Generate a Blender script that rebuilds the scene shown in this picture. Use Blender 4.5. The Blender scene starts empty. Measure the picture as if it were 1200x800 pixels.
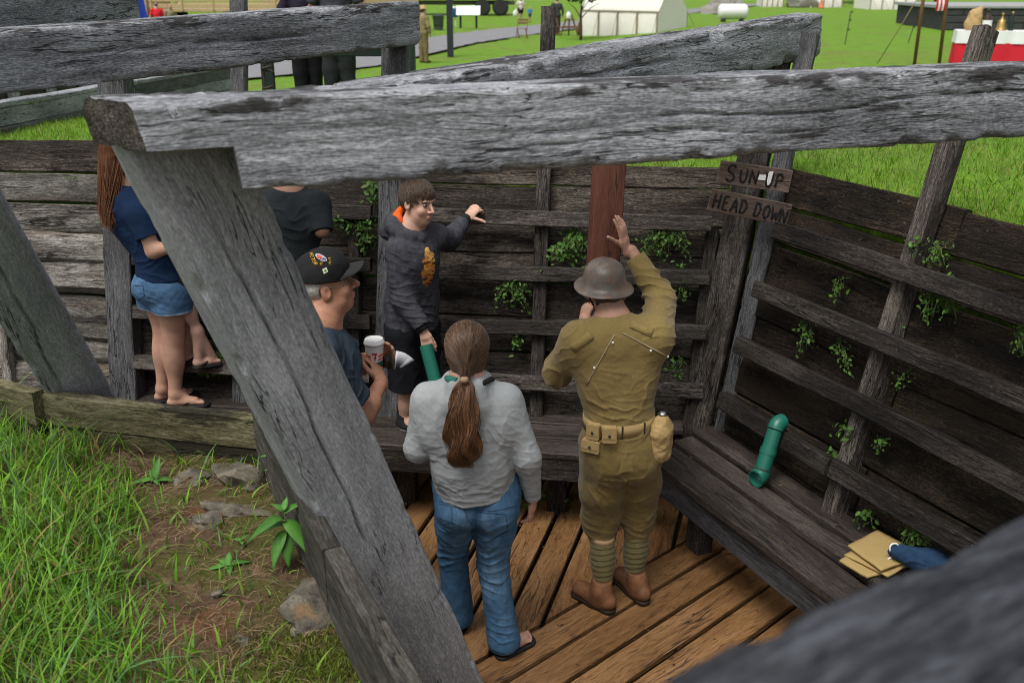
import bpy, bmesh, math, random
import numpy as np
from mathutils import Matrix, Vector

scene = bpy.context.scene
COL = scene.collection
rng = np.random.default_rng(7)
random.seed(7)
R = math.radians

# ---------------------------------------------------------------- camera
CAM_H, CAM_PITCH, CAM_F = 2.97, R(19.8), 1167.0
cam_data = bpy.data.cameras.new('camera')
cam_data.sensor_width = 36.0
cam_data.lens = 36.0 * CAM_F / 1200.0
cam_data.clip_start = 0.05
cam_data.clip_end = 2000.0
cam_data.dof.use_dof = True
cam_data.dof.focus_distance = 4.75
cam_data.dof.aperture_fstop = 3.3
cam = bpy.data.objects.new('camera', cam_data)
cam.location = (0, 0, CAM_H)
cam.rotation_euler = (math.pi / 2 - CAM_PITCH, 0, 0)
COL.objects.link(cam)
scene.camera = cam

# ---------------------------------------------------------------- sky, sun, exposure
SUN_EL, SUN_AZ = R(64), R(215)
world = bpy.data.worlds.new('World')
scene.world = world
world.use_nodes = True
wt = world.node_tree
wt.nodes.clear()
w_out = wt.nodes.new('ShaderNodeOutputWorld')
w_bg = wt.nodes.new('ShaderNodeBackground')
w_sky = wt.nodes.new('ShaderNodeTexSky')
w_sky.sky_type = 'NISHITA'
w_sky.sun_disc = False
w_sky.sun_elevation = SUN_EL
w_sky.sun_rotation = SUN_AZ
w_sky.air_density = 1.0
w_sky.dust_density = 4.0
w_hs = wt.nodes.new('ShaderNodeHueSaturation')
w_hs.inputs['Saturation'].default_value = 0.33      # overcast: the blue is veiled by cloud
wt.links.new(w_sky.outputs[0], w_hs.inputs['Color'])
wt.links.new(w_hs.outputs[0], w_bg.inputs['Color'])
w_bg.inputs['Strength'].default_value = 0.105
wt.links.new(w_bg.outputs[0], w_out.inputs[0])

sun_data = bpy.data.lights.new('sun', 'SUN')
sun_data.energy = 1.5
sun_data.angle = R(28)
sun_data.color = (1.0, 0.97, 0.92)
sun = bpy.data.objects.new('sun', sun_data)
sd = Vector((math.sin(SUN_AZ) * math.cos(SUN_EL), math.cos(SUN_AZ) * math.cos(SUN_EL), math.sin(SUN_EL)))
sun.rotation_euler = (-sd).to_track_quat('-Z', 'Y').to_euler()
sun.location = sd * 30
COL.objects.link(sun)

scene.view_settings.view_transform = 'Standard'
scene.view_settings.look = 'None'
scene.view_settings.exposure = 0.70
scene.view_settings.gamma = 1.0
scene.view_settings.use_curve_mapping = False
scene.render.engine = 'CYCLES'
scene.cycles.use_denoising = True
scene.cycles.filter_width = 0.9
scene.cycles.denoising_prefilter = 'ACCURATE'
scene.cycles.max_bounces = 6
scene.cycles.diffuse_bounces = 3
scene.cycles.glossy_bounces = 3
scene.cycles.transparent_max_bounces = 6
# ---------------------------------------------------------------- maths helpers
def V(*a):
    return np.array(a[0] if len(a) == 1 else a, float)

def nrm(v):
    v = np.asarray(v, float)
    return v / (np.linalg.norm(v) + 1e-12)

def at(u, v, y):
    """point of the place seen at photo pixel (u, v) that lies y metres in front of the camera"""
    x, k = (u - 600) / CAM_F, (400 - v) / CAM_F
    d = V(x, math.cos(CAM_PITCH) + k * math.sin(CAM_PITCH), -math.sin(CAM_PITCH) + k * math.cos(CAM_PITCH))
    return V(0, 0, CAM_H) + d * (y / d[1])

def atz(u, v, z):
    x, k = (u - 600) / CAM_F, (400 - v) / CAM_F
    d = V(x, math.cos(CAM_PITCH) + k * math.sin(CAM_PITCH), -math.sin(CAM_PITCH) + k * math.cos(CAM_PITCH))
    return V(0, 0, CAM_H) + d * ((z - CAM_H) / d[2])

def _hash(ix, iy, iz, seed):
    h = (ix.astype(np.int64) * 374761393 + iy.astype(np.int64) * 668265263 + iz.astype(np.int64) * 2147483647 + seed * 1274126177) & 0xFFFFFFFF
    h = ((h ^ (h >> 13)) * 1274126177) & 0xFFFFFFFF
    h = (h ^ (h >> 16)) & 0xFFFFFF
    return h.astype(np.float64) / 0x7FFFFF - 1.0

def vnoise(p, seed=0):
    """smooth value noise in -1..1 at points p (N,3)"""
    p = np.asarray(p, float)
    i = np.floor(p).astype(np.int64)
    f = p - i
    f = f * f * f * (f * (f * 6 - 15) + 10)
    out = 0
    for dx in (0, 1):
        wx = f[:, 0] if dx else 1 - f[:, 0]
        for dy in (0, 1):
            wy = f[:, 1] if dy else 1 - f[:, 1]
            for dz in (0, 1):
                wz = f[:, 2] if dz else 1 - f[:, 2]
                out = out + wx * wy * wz * _hash(i[:, 0] + dx, i[:, 1] + dy, i[:, 2] + dz, seed)
    return out

def fbm(p, seed=0, octaves=3, gain=0.5):
    p = np.asarray(p, float)
    a, s, out = 1.0, 1.0, 0
    for o in range(octaves):
        out = out + a * vnoise(p * s + 17.3 * o, seed + o)
        a *= gain
        s *= 2.03
    return out

def sstep(a, b, x):
    t = np.clip((x - a) / (b - a), 0, 1)
    return t * t * (3 - 2 * t)

# ---------------------------------------------------------------- object helpers
def mesh_from(name, verts, faces, smooth=True, col=None):
    me = bpy.data.meshes.new(name)
    verts = np.asarray(verts, np.float32)
    if isinstance(faces, np.ndarray):
        n, k = faces.shape
        me.vertices.add(len(verts))
        me.vertices.foreach_set('co', verts.ravel())
        me.loops.add(n * k)
        me.loops.foreach_set('vertex_index', faces.astype(np.int32).ravel())
        me.polygons.add(n)
        me.polygons.foreach_set('loop_start', np.arange(0, n * k, k, dtype=np.int32))
        me.update(calc_edges=True)
        me.validate()
    else:
        me.from_pydata([tuple(map(float, v)) for v in verts], [], faces)
    if smooth:
        me.polygons.foreach_set('use_smooth', np.ones(len(me.polygons), bool))
    if col is not None:
        a = me.color_attributes.new('Col', 'FLOAT_COLOR', 'POINT')
        c = np.ones((len(verts), 4), np.float32)
        c[:, :3] = np.asarray(col, np.float32)
        a.data.foreach_set('color', c.ravel())
    me.update()
    return me

def link(name, me, mat=None, parent=None, mw=None):
    o = bpy.data.objects.new(name, me)
    if mat is not None and me is not None:
        if not me.materials:
            me.materials.append(mat)
    COL.objects.link(o)
    if parent is not None:
        o.parent = parent
    if mw is not None:
        o.matrix_local = mw
    return o

def tag(o, label=None, cat=None, group=None, kind=None):
    if label: o['label'] = label
    if cat: o['category'] = cat
    if group: o['group'] = group
    if kind: o['kind'] = kind
    return o

def empty(name, loc=(0, 0, 0), label=None, cat=None, group=None, kind=None):
    o = bpy.data.objects.new(name, None)
    o.empty_display_size = 0.2
    o.location = tuple(map(float, loc))
    COL.objects.link(o)
    return tag(o, label, cat, group, kind)

def frame(origin, x, z):
    """matrix with local X along x and local Z as near to z as possible"""
    x = nrm(x)
    z = np.asarray(z, float)
    y = nrm(np.cross(z, x))
    z = np.cross(x, y)
    m = Matrix.Identity(4)
    for i in range(3):
        m[i][0], m[i][1], m[i][2], m[i][3] = x[i], y[i], z[i], float(origin[i])
    return m

def rel(mw, parent):
    """world matrix -> local matrix under a parent that is only translated"""
    return Matrix.Translation(-parent.location) @ mw

class MB:
    """collects simple shapes into one mesh"""
    def __init__(self):
        self.v, self.f = [], []
    def add(self, vs, fs):
        n = len(self.v)
        self.v += [tuple(map(float, v)) for v in vs]
        self.f += [tuple(i + n for i in f) for f in fs]
        return self
    def box(self, c, s, m=None, ch=0.0):
        x, y, z = s[0] / 2, s[1] / 2, s[2] / 2
        if ch <= 0:
            vs = [(sx * x, sy * y, sz * z) for sz in (-1, 1) for sy in (-1, 1) for sx in (-1, 1)]
            fs = [(0, 2, 3, 1), (4, 5, 7, 6), (0, 1, 5, 4), (2, 6, 7, 3), (0, 4, 6, 2), (1, 3, 7, 5)]
        else:
            vs, fs = [], []
            prof = [(-y + ch, -z), (y - ch, -z), (y, -z + ch), (y, z - ch), (y - ch, z), (-y + ch, z), (-y, z - ch), (-y, -z + ch)]
            for sx in (-x, x):
                vs += [(sx, a, b) for a, b in prof]
            for i in range(8):
                j = (i + 1) % 8
                fs.append((i, j, j + 8, i + 8))
            fs.append(tuple(range(7, -1, -1)))
            fs.append(tuple(range(8, 16)))
        if m is not None:
            vs = [tuple(m @ Vector(v)) for v in vs]
        vs = [(v[0] + c[0], v[1] + c[1], v[2] + c[2]) for v in vs]
        return self.add(vs, fs)
    def tube(self, pts, rad, n=8, caps=True, flat=None):
        pts = [V(p) for p in pts]
        m = len(pts)
        rads = [rad] * m if np.isscalar(rad) else list(rad)
        vs, fs = [], []
        a = None
        for i in range(m):
            t = nrm(pts[min(i + 1, m - 1)] - pts[max(i - 1, 0)])
            if a is None:
                a = nrm(np.cross(t, (0.12, 0.33, 0.93) if abs(t[2]) < 0.9 else (1, 0.1, 0)))
            else:
                a = nrm(a - t * np.dot(a, t))
            b = np.cross(t, a)
            for k in range(n):
                w = 2 * math.pi * k / n
                vs.append(pts[i] + rads[i] * (math.cos(w) * a + math.sin(w) * b))
        for i in range(m - 1):
            for k in range(n):
                k2 = (k + 1) % n
                fs.append((i * n + k, i * n + k2, (i + 1) * n + k2, (i + 1) * n + k))
        if caps:
            fs.append(tuple(range(n - 1, -1, -1)))
            fs.append(tuple((m - 1) * n + k for k in range(n)))
        return self.add(vs, fs)
    def lathe(self, prof, n=24, c=(0, 0, 0), m=None):
        vs, fs = [], []
        for r, z in prof:
            for k in range(n):
                w = 2 * math.pi * k / n
                vs.append((r * math.cos(w), r * math.sin(w), z))
        for i in range(len(prof) - 1):
            for k in range(n):
                k2 = (k + 1) % n
                fs.append((i * n + k, i * n + k2, (i + 1) * n + k2, (i + 1) * n + k))
        fs.append(tuple(range(n - 1, -1, -1)))
        fs.append(tuple((len(prof) - 1) * n + k for k in range(n)))
        if m is not None:
            vs = [tuple(m @ Vector(v)) for v in vs]
        vs = [(v[0] + c[0], v[1] + c[1], v[2] + c[2]) for v in vs]
        return self.add(vs, fs)
    def quad(self, a, b, c, d):
        return self.add([a, b, c, d], [(0, 1, 2, 3)])
    def build(self, name, mat, parent=None, smooth=False, mw=None):
        me = mesh_from(name, self.v, self.f, smooth)
        return link(name, me, mat, parent, mw)

def smooth_by_angle(me, ang=40):
    me.polygons.foreach_set('use_smooth', np.ones(len(me.polygons), bool))
    me.set_sharp_from_angle(angle=R(ang))

# ---------------------------------------------------------------- material helpers
class NT:
    def __init__(self, name):
        self.m = bpy.data.materials.new(name)
        self.m.use_nodes = True
        self.t = self.m.node_tree
        self.b = self.t.nodes['Principled BSDF']
    def n(self, typ, **kw):
        nd = self.t.nodes.new('ShaderNode' + typ)
        for k, v in kw.items():
            setattr(nd, k, v)
        return nd
    def set(self, sock, val):
        if isinstance(val, bpy.types.NodeSocket):
            self.t.links.new(val, sock)
        else:
            if sock.type == 'RGBA' and len(val) == 3:
                val = (*val, 1)
            sock.default_value = val
    def math(self, op, a, b=0.0, c=0.0, clamp=False):
        nd = self.n('Math', operation=op, use_clamp=clamp)
        for s, x in zip(nd.inputs, (a, b, c)):
            self.set(s, x)
        return nd.outputs[0]
    def vmath(self, op, a, b=(0, 0, 0)):
        nd = self.n('VectorMath', operation=op)
        self.set(nd.inputs[0], a)
        self.set(nd.inputs[1], b)
        return nd.outputs[0]
    def noise(self, vec, scale=5.0, detail=4.0, rough=0.55, dist=0.0, out=0):
        nd = self.n('TexNoise')
        self.set(nd.inputs['Vector'], vec)
        for k, v in (('Scale', scale), ('Detail', detail), ('Roughness', rough), ('Distortion', dist)):
            nd.inputs[k].default_value = v
        return nd.outputs[out]
    def scale(self, vec, s):
        return self.vmath('MULTIPLY', vec, s)
    def mix(self, f, a, b, blend='MIX'):
        nd = self.n('Mix', data_type='RGBA', blend_type=blend)
        nd.clamp_factor = True
        self.set(nd.inputs[0], f)
        self.set(nd.inputs[6], a)
        self.set(nd.inputs[7], b)
        return nd.outputs[2]
    def ramp(self, f, stops):
        nd = self.n('ValToRGB')
        el = nd.color_ramp.elements
        while len(el) < len(stops):
            el.new(0.5)
        for e, (p, c) in zip(el, stops):
            e.position = p
            e.color = (*c, 1) if not np.isscalar(c) else (c, c, c, 1)
        self.set(nd.inputs[0], f)
        return nd.outputs[0]
    def step(self, f, a, b):
        nd = self.n('MapRange', interpolation_type='SMOOTHSTEP')
        self.set(nd.inputs[0], f)
        nd.inputs[1].default_value = a
        nd.inputs[2].default_value = b
        return nd.outputs[0]
    def bump(self, h, strength=0.4, dist=0.01, prev=None):
        nd = self.n('Bump')
        nd.inputs['Strength'].default_value = strength
        nd.inputs['Distance'].default_value = dist
        self.set(nd.inputs['Height'], h)
        if prev is not None:
            self.set(nd.inputs['Normal'], prev)
        return nd.outputs[0]
    def done(self, col=None, rough=None, normal=None, spec=None, **kw):
        if col is not None: self.set(self.b.inputs['Base Color'], col)
        if rough is not None: self.set(self.b.inputs['Roughness'], rough)
        if normal is not None: self.set(self.b.inputs['Normal'], normal)
        if spec is not None: self.set(self.b.inputs['Specular IOR Level'], spec)
        for k, v in kw.items():
            self.set(self.b.inputs[k], v)
        return self.m

def obj_coord(t):
    tc = t.n('TexCoord')
    oi = t.n('ObjectInfo')
    off = t.n('CombineXYZ')
    t.set(off.inputs[0], t.math('MULTIPLY', oi.outputs['Random'], 37.0))
    t.set(off.inputs[1], t.math('MULTIPLY', oi.outputs['Random'], 71.0))
    t.set(off.inputs[2], t.math('MULTIPLY', oi.outputs['Random'], 53.0))
    return t.vmath('ADD', tc.outputs['Object'], off.outputs[0]), oi.outputs['Random'], tc.outputs['Object']

def wood(name, lo, mid, hi, stain=(0.018, 0.015, 0.013), stain_lo=0.56, stain_hi=0.66, moss=0.0,
         mosscol=(0.045, 0.06, 0.012), rough=0.75, gs=1.0, bump=0.5, var=0.35, spec=0.3, lichen=0.0, brown=None, edge=None, lines=0.0, speck=0.22, grain=0.7):
    t = NT(name)
    v, rnd, raw = obj_coord(t)
    # wandering of the grain round knots
    wob = t.noise(t.scale(v, (1.6, 4, 4)), 1.0, 2, 0.5, out=1)
    wv = t.vmath('ADD', v, t.scale(t.vmath('SUBTRACT', wob, (0.5, 0.5, 0.5)), (0.25, 0.09, 0.09)))
    g1 = t.noise(t.scale(wv, (4.5 * gs, 55 * gs, 55 * gs)), 1.0, 4, 0.6)
    g2 = t.noise(t.scale(wv, (22 * gs, 150 * gs, 150 * gs)), 1.0, 3, 0.6)
    mac = t.noise(t.scale(v, (1.5, 6, 6)), 1.0, 4, 0.6)
    spk = t.noise(t.scale(v, (70, 140, 140)), 1.0, 2, 0.6)
    def c0(x, k): return t.math('MULTIPLY', t.math('SUBTRACT', x, 0.5), k)
    f = t.math('ADD', 0.5, t.math('ADD', c0(g1, grain), t.math('ADD', c0(g2, 0.65), t.math('ADD', c0(mac, 0.75), c0(spk, speck)))))
    c = t.ramp(f, [(0.26, lo), (0.5, mid), (0.74, hi)])
    if brown is not None:
        bm = t.step(t.noise(t.scale(v, (0.9, 6, 6)), 1.3, 4, 0.6), 0.52, 0.68)
        c = t.mix(t.math('MULTIPLY', bm, 0.75), c, brown)
    st = t.noise(t.vmath('ADD', t.scale(wv, (1.8, 7, 7)), (3.1, 7.7, 1.2)), 1.0, 7, 0.68)
    st = t.math('ADD', st, t.math('MULTIPLY', t.math('SUBTRACT', g1, 0.5), 0.3))
    if edge is not None:                      # damp, rotted upper arris
        sp = t.n('SeparateXYZ'); t.set(sp.inputs[0], raw)
        st = t.math('ADD', st, t.math('MULTIPLY', t.step(sp.outputs[1], edge[0], edge[1]), edge[2]))
    sm = t.step(st, stain_lo, stain_hi)
    c = t.mix(t.math('MULTIPLY', sm, 0.88), c, t.mix(g2, tuple(x * 0.35 for x in stain), tuple(x * 2.2 for x in stain)))
    # fine drying cracks along the grain
    cr = t.noise(t.scale(wv, (1.6 * gs, 30 * gs, 30 * gs)), 1.0, 2, 0.5)
    cm = t.math('SUBTRACT', 1.0, t.step(t.math('ABSOLUTE', t.math('SUBTRACT', cr, 0.5)), 0.004, 0.022))
    cg = t.step(t.noise(t.scale(v, (0.9, 3, 3)), 1.7, 2, 0.5), 0.46, 0.6)
    cm = t.math('MULTIPLY', cm, cg)
    c = t.mix(t.math('MULTIPLY', cm, 0.85), c, (0.006, 0.006, 0.006))
    if lines > 0:                             # dark late-wood lines
        sv = t.n('SeparateXYZ'); t.set(sv.inputs[0], t.vmath('ADD', v, t.scale(t.vmath('SUBTRACT', t.noise(t.scale(v, (2.2, 9, 9)), 1.0, 3, 0.55, out=1), (0.5, 0.5, 0.5)), (0, 0.16, 0.16))))
        ln = t.math('SINE', t.math('MULTIPLY', t.math('ADD', sv.outputs[1], sv.outputs[2]), 260.0))
        lm = t.math('MULTIPLY', t.step(ln, 0.55, 0.95), t.step(t.noise(t.scale(v, (9, 40, 40)), 1.0, 3, 0.6), 0.44, 0.58))
        c = t.mix(t.math('MULTIPLY', lm, lines), c, tuple(x * 0.35 for x in lo))
    if lichen > 0:
        lm2 = t.step(t.noise(v, 34, 4, 0.7), 0.64, 0.71)
        c = t.mix(t.math('MULTIPLY', lm2, lichen), c, (0.34, 0.37, 0.31))
    if moss > 0:
        mm = t.step(t.noise(v, 4.5, 6, 0.7), 0.62 - 0.3 * moss, 0.85 - 0.3 * moss)
        c = t.mix(mm, c, mosscol)
    # every board keeps its own tone
    tone = t.math('ADD', 1.0 - var * 0.5, t.math('MULTIPLY', rnd, var))
    hs = t.n('HueSaturation')
    t.set(hs.inputs['Color'], c)
    t.set(hs.inputs['Value'], tone)
    h = t.math('ADD', t.math('MULTIPLY', g1, 0.6), t.math('ADD', t.math('MULTIPLY', g2, 0.5), t.math('MULTIPLY', cm, -1.0)))
    nb = t.bump(h, bump, 0.012)
    rr = t.math('ADD', rough, t.math('MULTIPLY', t.math('SUBTRACT', mac, 0.5), 0.35))
    return t.done(hs.outputs[0], rr, nb, spec)

def plain(name, col, rough=0.7, var=0.12, ns=12.0, spec=0.3, bumps=0.15, bs=60, metal=0.0):
    t = NT(name)
    v, rnd, raw = obj_coord(t)
    n = t.noise(v, ns, 4, 0.6)
    c = t.mix(n, tuple(x * (1 - var) for x in col), tuple(min(1, x * (1 + var)) for x in col))
    nb = t.bump(t.noise(v, bs, 3, 0.6), bumps, 0.004)
    t.b.inputs['Metallic'].default_value = metal
    return t.done(c, rough, nb, spec)

def vcol(name, rough=0.7, bumps=0.15, bs=200, spec=0.3, ns=30, var=0.15, trans=0.0, sheen=0.0):
    """colour from the per-vertex colour of the thing, with fine mottling"""
    t = NT(name)
    at_ = t.n('Attribute', attribute_name='Col')
    tc = t.n('TexCoord')
    n = t.noise(tc.outputs['Object'], ns, 4, 0.65)
    c = t.mix(1.0, at_.outputs['Color'], t.ramp(n, [(0.25, 1 - var), (0.75, 1 + var)]), 'MULTIPLY')
    nb = t.bump(t.noise(tc.outputs['Object'], bs, 2, 0.6), bumps, 0.003)
    if sheen:
        t.b.inputs['Sheen Weight'].default_value = sheen
    m = t.done(c, rough, nb, spec)
    if trans:
        tr = t.n('BsdfTranslucent')
        t.set(tr.inputs['Color'], c)
        mx = t.n('MixShader')
        mx.inputs[0].default_value = trans
        t.t.links.new(t.b.outputs[0], mx.inputs[1])
        t.t.links.new(tr.outputs[0], mx.inputs[2])
        t.t.links.new(mx.outputs[0], t.t.nodes['Material Output'].inputs[0])
    return m
# ---------------------------------------------------------------- materials of the setting
M = {}
M['beam'] = wood('weathered_grey_oak', (0.07436, 0.0749, 0.08064), (0.2082, 0.214, 0.2282), (0.4263, 0.4378, 0.4614), stain=(0.01581, 0.0133, 0.01186), stain_lo=0.615, stain_hi=0.68, rough=0.78, bump=0.6, var=0.15, edge=(0.05, 0.108, 0.11), speck=0.6, spec=0.2, grain=0.34, gs=1.3)
M['post'] = wood('grey_oak_post', (0.03564, 0.03564, 0.03663), (0.0891, 0.0891, 0.09207), (0.1881, 0.1881, 0.1921), stain=(0.0132, 0.0121, 0.0121), stain_lo=0.58, stain_hi=0.75, rough=0.75, bump=0.7, var=0.12, lichen=0.25, speck=0.5, spec=0.2, grain=0.5, gs=1.2)
M['board'] = wood('dark_wall_board', (0.01696, 0.01393, 0.01105), (0.04697, 0.03831, 0.03012), (0.15, 0.1277, 0.1044), stain=(0.01145, 0.00945, 0.008248), stain_lo=0.50, stain_hi=0.66, rough=0.75, var=0.9, lichen=0.18, bump=0.9, spec=0.15, speck=0.6, grain=0.5, gs=1.2)
M['board_wet'] = wood('wet_dark_board', (0.00911, 0.007115, 0.004995), (0.02147, 0.01629, 0.01133), (0.07807, 0.05623, 0.0365), stain=(0.006025, 0.004934, 0.003948), stain_lo=0.50, stain_hi=0.66, moss=0.13, mosscol=(0.016, 0.018, 0.006), rough=0.72, var=0.8, lichen=0.2, bump=0.9, brown=(0.034, 0.023, 0.014), spec=0.15, speck=0.8, grain=0.5, gs=1.2)
M['rail'] = wood('dark_rail', (0.01397, 0.01173, 0.00999), (0.04307, 0.03624, 0.0314), (0.1397, 0.1237, 0.1066), stain=(0.01082, 0.0091, 0.008112), stain_lo=0.54, stain_hi=0.70, rough=0.7, var=0.6, bump=0.8, spec=0.18, speck=0.5, grain=0.5, gs=1.2)
M['rail_wet'] = wood('wet_dark_rail', (0.006436, 0.005304, 0.004668), (0.02022, 0.0168, 0.01443), (0.06895, 0.05834, 0.04922), stain=(0.004597, 0.00389, 0.003395), stain_lo=0.56, stain_hi=0.72, rough=0.66, var=0.5, bump=0.8, spec=0.2, speck=0.6, lichen=0.12, grain=0.5, gs=1.2)
M['log'] = wood('pale_old_log', (0.035, 0.03, 0.024), (0.13, 0.12, 0.102), (0.33, 0.315, 0.29), stain=(0.013, 0.010, 0.008), stain_lo=0.54, stain_hi=0.66, rough=0.78, var=0.6, bump=0.9, brown=(0.09, 0.062, 0.038), spec=0.2, speck=0.5, grain=0.5)
M['bench'] = wood('wet_bench_board', (0.01538, 0.01267, 0.01104), (0.04173, 0.03274, 0.02809), (0.1043, 0.08659, 0.07223), stain=(0.0096, 0.0084, 0.0072), stain_lo=0.57, stain_hi=0.74, rough=0.58, var=0.3, bump=0.6, spec=0.3, speck=0.6, grain=0.5, gs=1.2)
M['fascia'] = wood('grey_fascia_board', (0.018, 0.018, 0.020), (0.045, 0.046, 0.050), (0.10, 0.10, 0.108), stain_lo=0.6, stain_hi=0.8, rough=0.68, var=0.2, bump=0.5, spec=0.2, speck=0.4)
M['mossy'] = wood('mossy_plank', (0.04, 0.036, 0.017), (0.12, 0.108, 0.055), (0.27, 0.245, 0.15), stain=(0.010, 0.009, 0.006), stain_lo=0.53, stain_hi=0.61, moss=0.2, mosscol=(0.06, 0.062, 0.016), rough=0.78, var=0.2, edge=(0.0, 0.09, 0.09), spec=0.2, speck=0.4)
M['deck'] = wood('wet_brown_deck', (0.1296, 0.06264, 0.02376), (0.243, 0.1242, 0.04752), (0.3564, 0.1998, 0.08856), stain=(0.02376, 0.01512, 0.00972), stain_lo=0.70, stain_hi=0.84, rough=0.45, var=0.22, bump=0.5, spec=0.5, gs=0.9, lines=0.65, speck=0.3, grain=0.5)
M['lean'] = wood('grey_sawn_post', (0.1527, 0.157, 0.1658), (0.2657, 0.2724, 0.2874), (0.4383, 0.4468, 0.4671), stain_lo=0.72, stain_hi=0.85, rough=0.75, bump=0.35, var=0.1, lichen=0.3, speck=0.6, gs=1.5, grain=0.3, spec=0.2)

# ---------------------------------------------------------------- lie of the land
FAR_LINE = [(-14, 7.72), (-3.23, 6.42), (1.52, 5.86), (1.68, 5.66), (2.32, 4.28), (3.62, 1.44), (6.0, -3.8)]
NEAR_LINE = [(2.0, -3.8), (0.80, -0.6), (0.32, 0.75), (-0.135, 1.88), (-0.535, 2.74), (-1.08, 3.88), (-2.16, 4.08), (-2.5, 4.30), (-14, 5.6)]
TRENCH = np.array(FAR_LINE + NEAR_LINE)

def seg_dist(px, py, line):
    best = np.full(px.shape, 1e9)
    bx = np.zeros(px.shape); by = np.zeros(px.shape)
    line = np.asarray(line, float)
    for a, b in zip(line[:-1], line[1:]):
        d = b - a
        t = np.clip(((px - a[0]) * d[0] + (py - a[1]) * d[1]) / (d @ d), 0, 1)
        qx, qy = a[0] + t * d[0], a[1] + t * d[1]
        r = np.hypot(px - qx, py - qy)
        m = r < best
        best = np.where(m, r, best); bx = np.where(m, qx, bx); by = np.where(m, qy, by)
    return best, bx, by

def inside(px, py, poly=TRENCH):
    c = np.zeros(px.shape, bool)
    n = len(poly)
    for i in range(n):
        x1, y1 = poly[i]; x2, y2 = poly[(i + 1) % n]
        cond = ((y1 > py) != (y2 > py))
        with np.errstate(divide='ignore', invalid='ignore'):
            xi = (x2 - x1) * (py - y1) / (y2 - y1 + 1e-12) + x1
        c ^= cond & (px < xi)
    return c

def ground_z(x, y):
    x = np.asarray(x, float); y = np.asarray(y, float)
    sh = x.shape
    x = x.ravel(); y = y.ravel()
    df, _, _ = seg_dist(x, y, FAR_LINE)
    dn, _, _ = seg_dist(x, y, NEAR_LINE)
    p = np.stack([x, y, 0 * x], 1)
    rough = 0.02 * fbm(p * 1.7, 3, 3)
    far = 0.45 + 1.45 * (1 - sstep(0.7, 15, df)) + rough * 0.8 + 0.10 * fbm(p * 0.12, 9, 2) * sstep(4, 15, df)
    far = far + 2.2 * sstep(60, 200, y) + 0.6 * sstep(3, 10, x) * sstep(8, 18, y) * (1 - sstep(40, 90, y))
    near = 1.02 + 0.05 * sstep(0.2, 2.0, dn) + rough * 1.3
    near = near + (0.45 - near) * sstep(6, 20, dn)
    return np.where(df < dn, far, near).reshape(sh)

def stretch(lo, hi, step, far, grow=1.22):
    c = list(np.arange(lo, hi + 1e-6, step))
    s = step
    a = c[0]
    while a > -far:
        s *= grow; a -= s; c.insert(0, a)
    s = step; a = c[-1]
    while a < far:
        s *= grow; a += s; c.append(a)
    return np.array(c)

gx = stretch(-5.0, 5.0, 0.09, 420)
gy = stretch(-1.5, 9.5, 0.09, 420)
GX, GY = np.meshgrid(gx, gy, indexing='ij')
ins = inside(GX, GY)
d_edge, ex, ey = seg_dist(GX, GY, FAR_LINE + NEAR_LINE + [FAR_LINE[0]])
snap = ins & (d_edge < 0.10) & (np.abs(GX) < 6) & (GY > -2) & (GY < 10)
GX = np.where(snap, ex, GX); GY = np.where(snap, ey, GY)
GZ = ground_z(GX, GY)
GZ = np.where(ins & ~snap, -0.16, GZ)
nxg, nyg = GX.shape
idx = np.arange(nxg * nyg).reshape(nxg, nyg)
faces = np.stack([idx[:-1, :-1], idx[1:, :-1], idx[1:, 1:], idx[:-1, 1:]], -1).reshape(-1, 4)

def ground_material():
    t = NT('ground_soil_and_turf')
    geo = t.n('NewGeometry')
    p = geo.outputs['Position']
    sep = t.n('SeparateXYZ'); t.set(sep.inputs[0], p)
    n1 = t.noise(p, 2.2, 6, 0.65)
    n2 = t.noise(p, 14, 5, 0.7)
    n3 = t.noise(p, 0.5, 4, 0.6)
    n4 = t.noise(p, 70, 4, 0.7)
    grass = t.ramp(t.math('ADD', t.math('MULTIPLY', n2, 0.45), t.math('MULTIPLY', n4, 0.55)), [(0.34, (0.05, 0.125, 0.008)), (0.5, (0.125, 0.25, 0.016)), (0.66, (0.22, 0.36, 0.035))])
    dry = t.step(t.math('ADD', t.math('MULTIPLY', n3, 0.7), t.math('MULTIPLY', n1, 0.3)), 0.48, 0.64)
    grass = t.mix(t.math('MULTIPLY', dry, 0.7), grass, (0.17, 0.165, 0.045))
    grass = t.mix(t.math('MULTIPLY', t.step(n1, 0.45, 0.65), 0.4), grass, (0.075, 0.145, 0.022))
    soil = t.ramp(n2, [(0.25, (0.035, 0.022, 0.012)), (0.5, (0.10, 0.062, 0.034)), (0.75, (0.20, 0.135, 0.08))])
    red = t.step(t.noise(p, 3.1, 3, 0.6), 0.57, 0.68)
    soil = t.mix(t.math('MULTIPLY', red, 0.6), soil, (0.17, 0.062, 0.03))
    moss = t.step(t.noise(t.vmath('ADD', p, (5, 2, 9)), 2.6, 5, 0.7), 0.46, 0.58)
    soil = t.mix(t.math('MULTIPLY', moss, 0.8), soil, (0.075, 0.085, 0.016))
    pale = t.step(n4, 0.66, 0.74)
    soil = t.mix(t.math('MULTIPLY', pale, 0.4), soil, (0.30, 0.26, 0.20))
    # bare strip on the near side of the trench
    near = t.math('LESS_THAN', t.math('ADD', sep.outputs[1], t.math('MULTIPLY', sep.outputs[0], 0.12)), 4.6)
    near = t.math('MULTIPLY', near, t.math('LESS_THAN', sep.outputs[0], 2.1))
    near = t.math('MAXIMUM', near, t.math('LESS_THAN', sep.outputs[2], 0.2))
    c = t.mix(near, grass, soil)
    h = t.math('ADD', n2, t.math('MULTIPLY', n4, 0.5))
    return t.done(c, 0.9, t.bump(h, 0.9, 0.03), 0.2)
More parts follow.
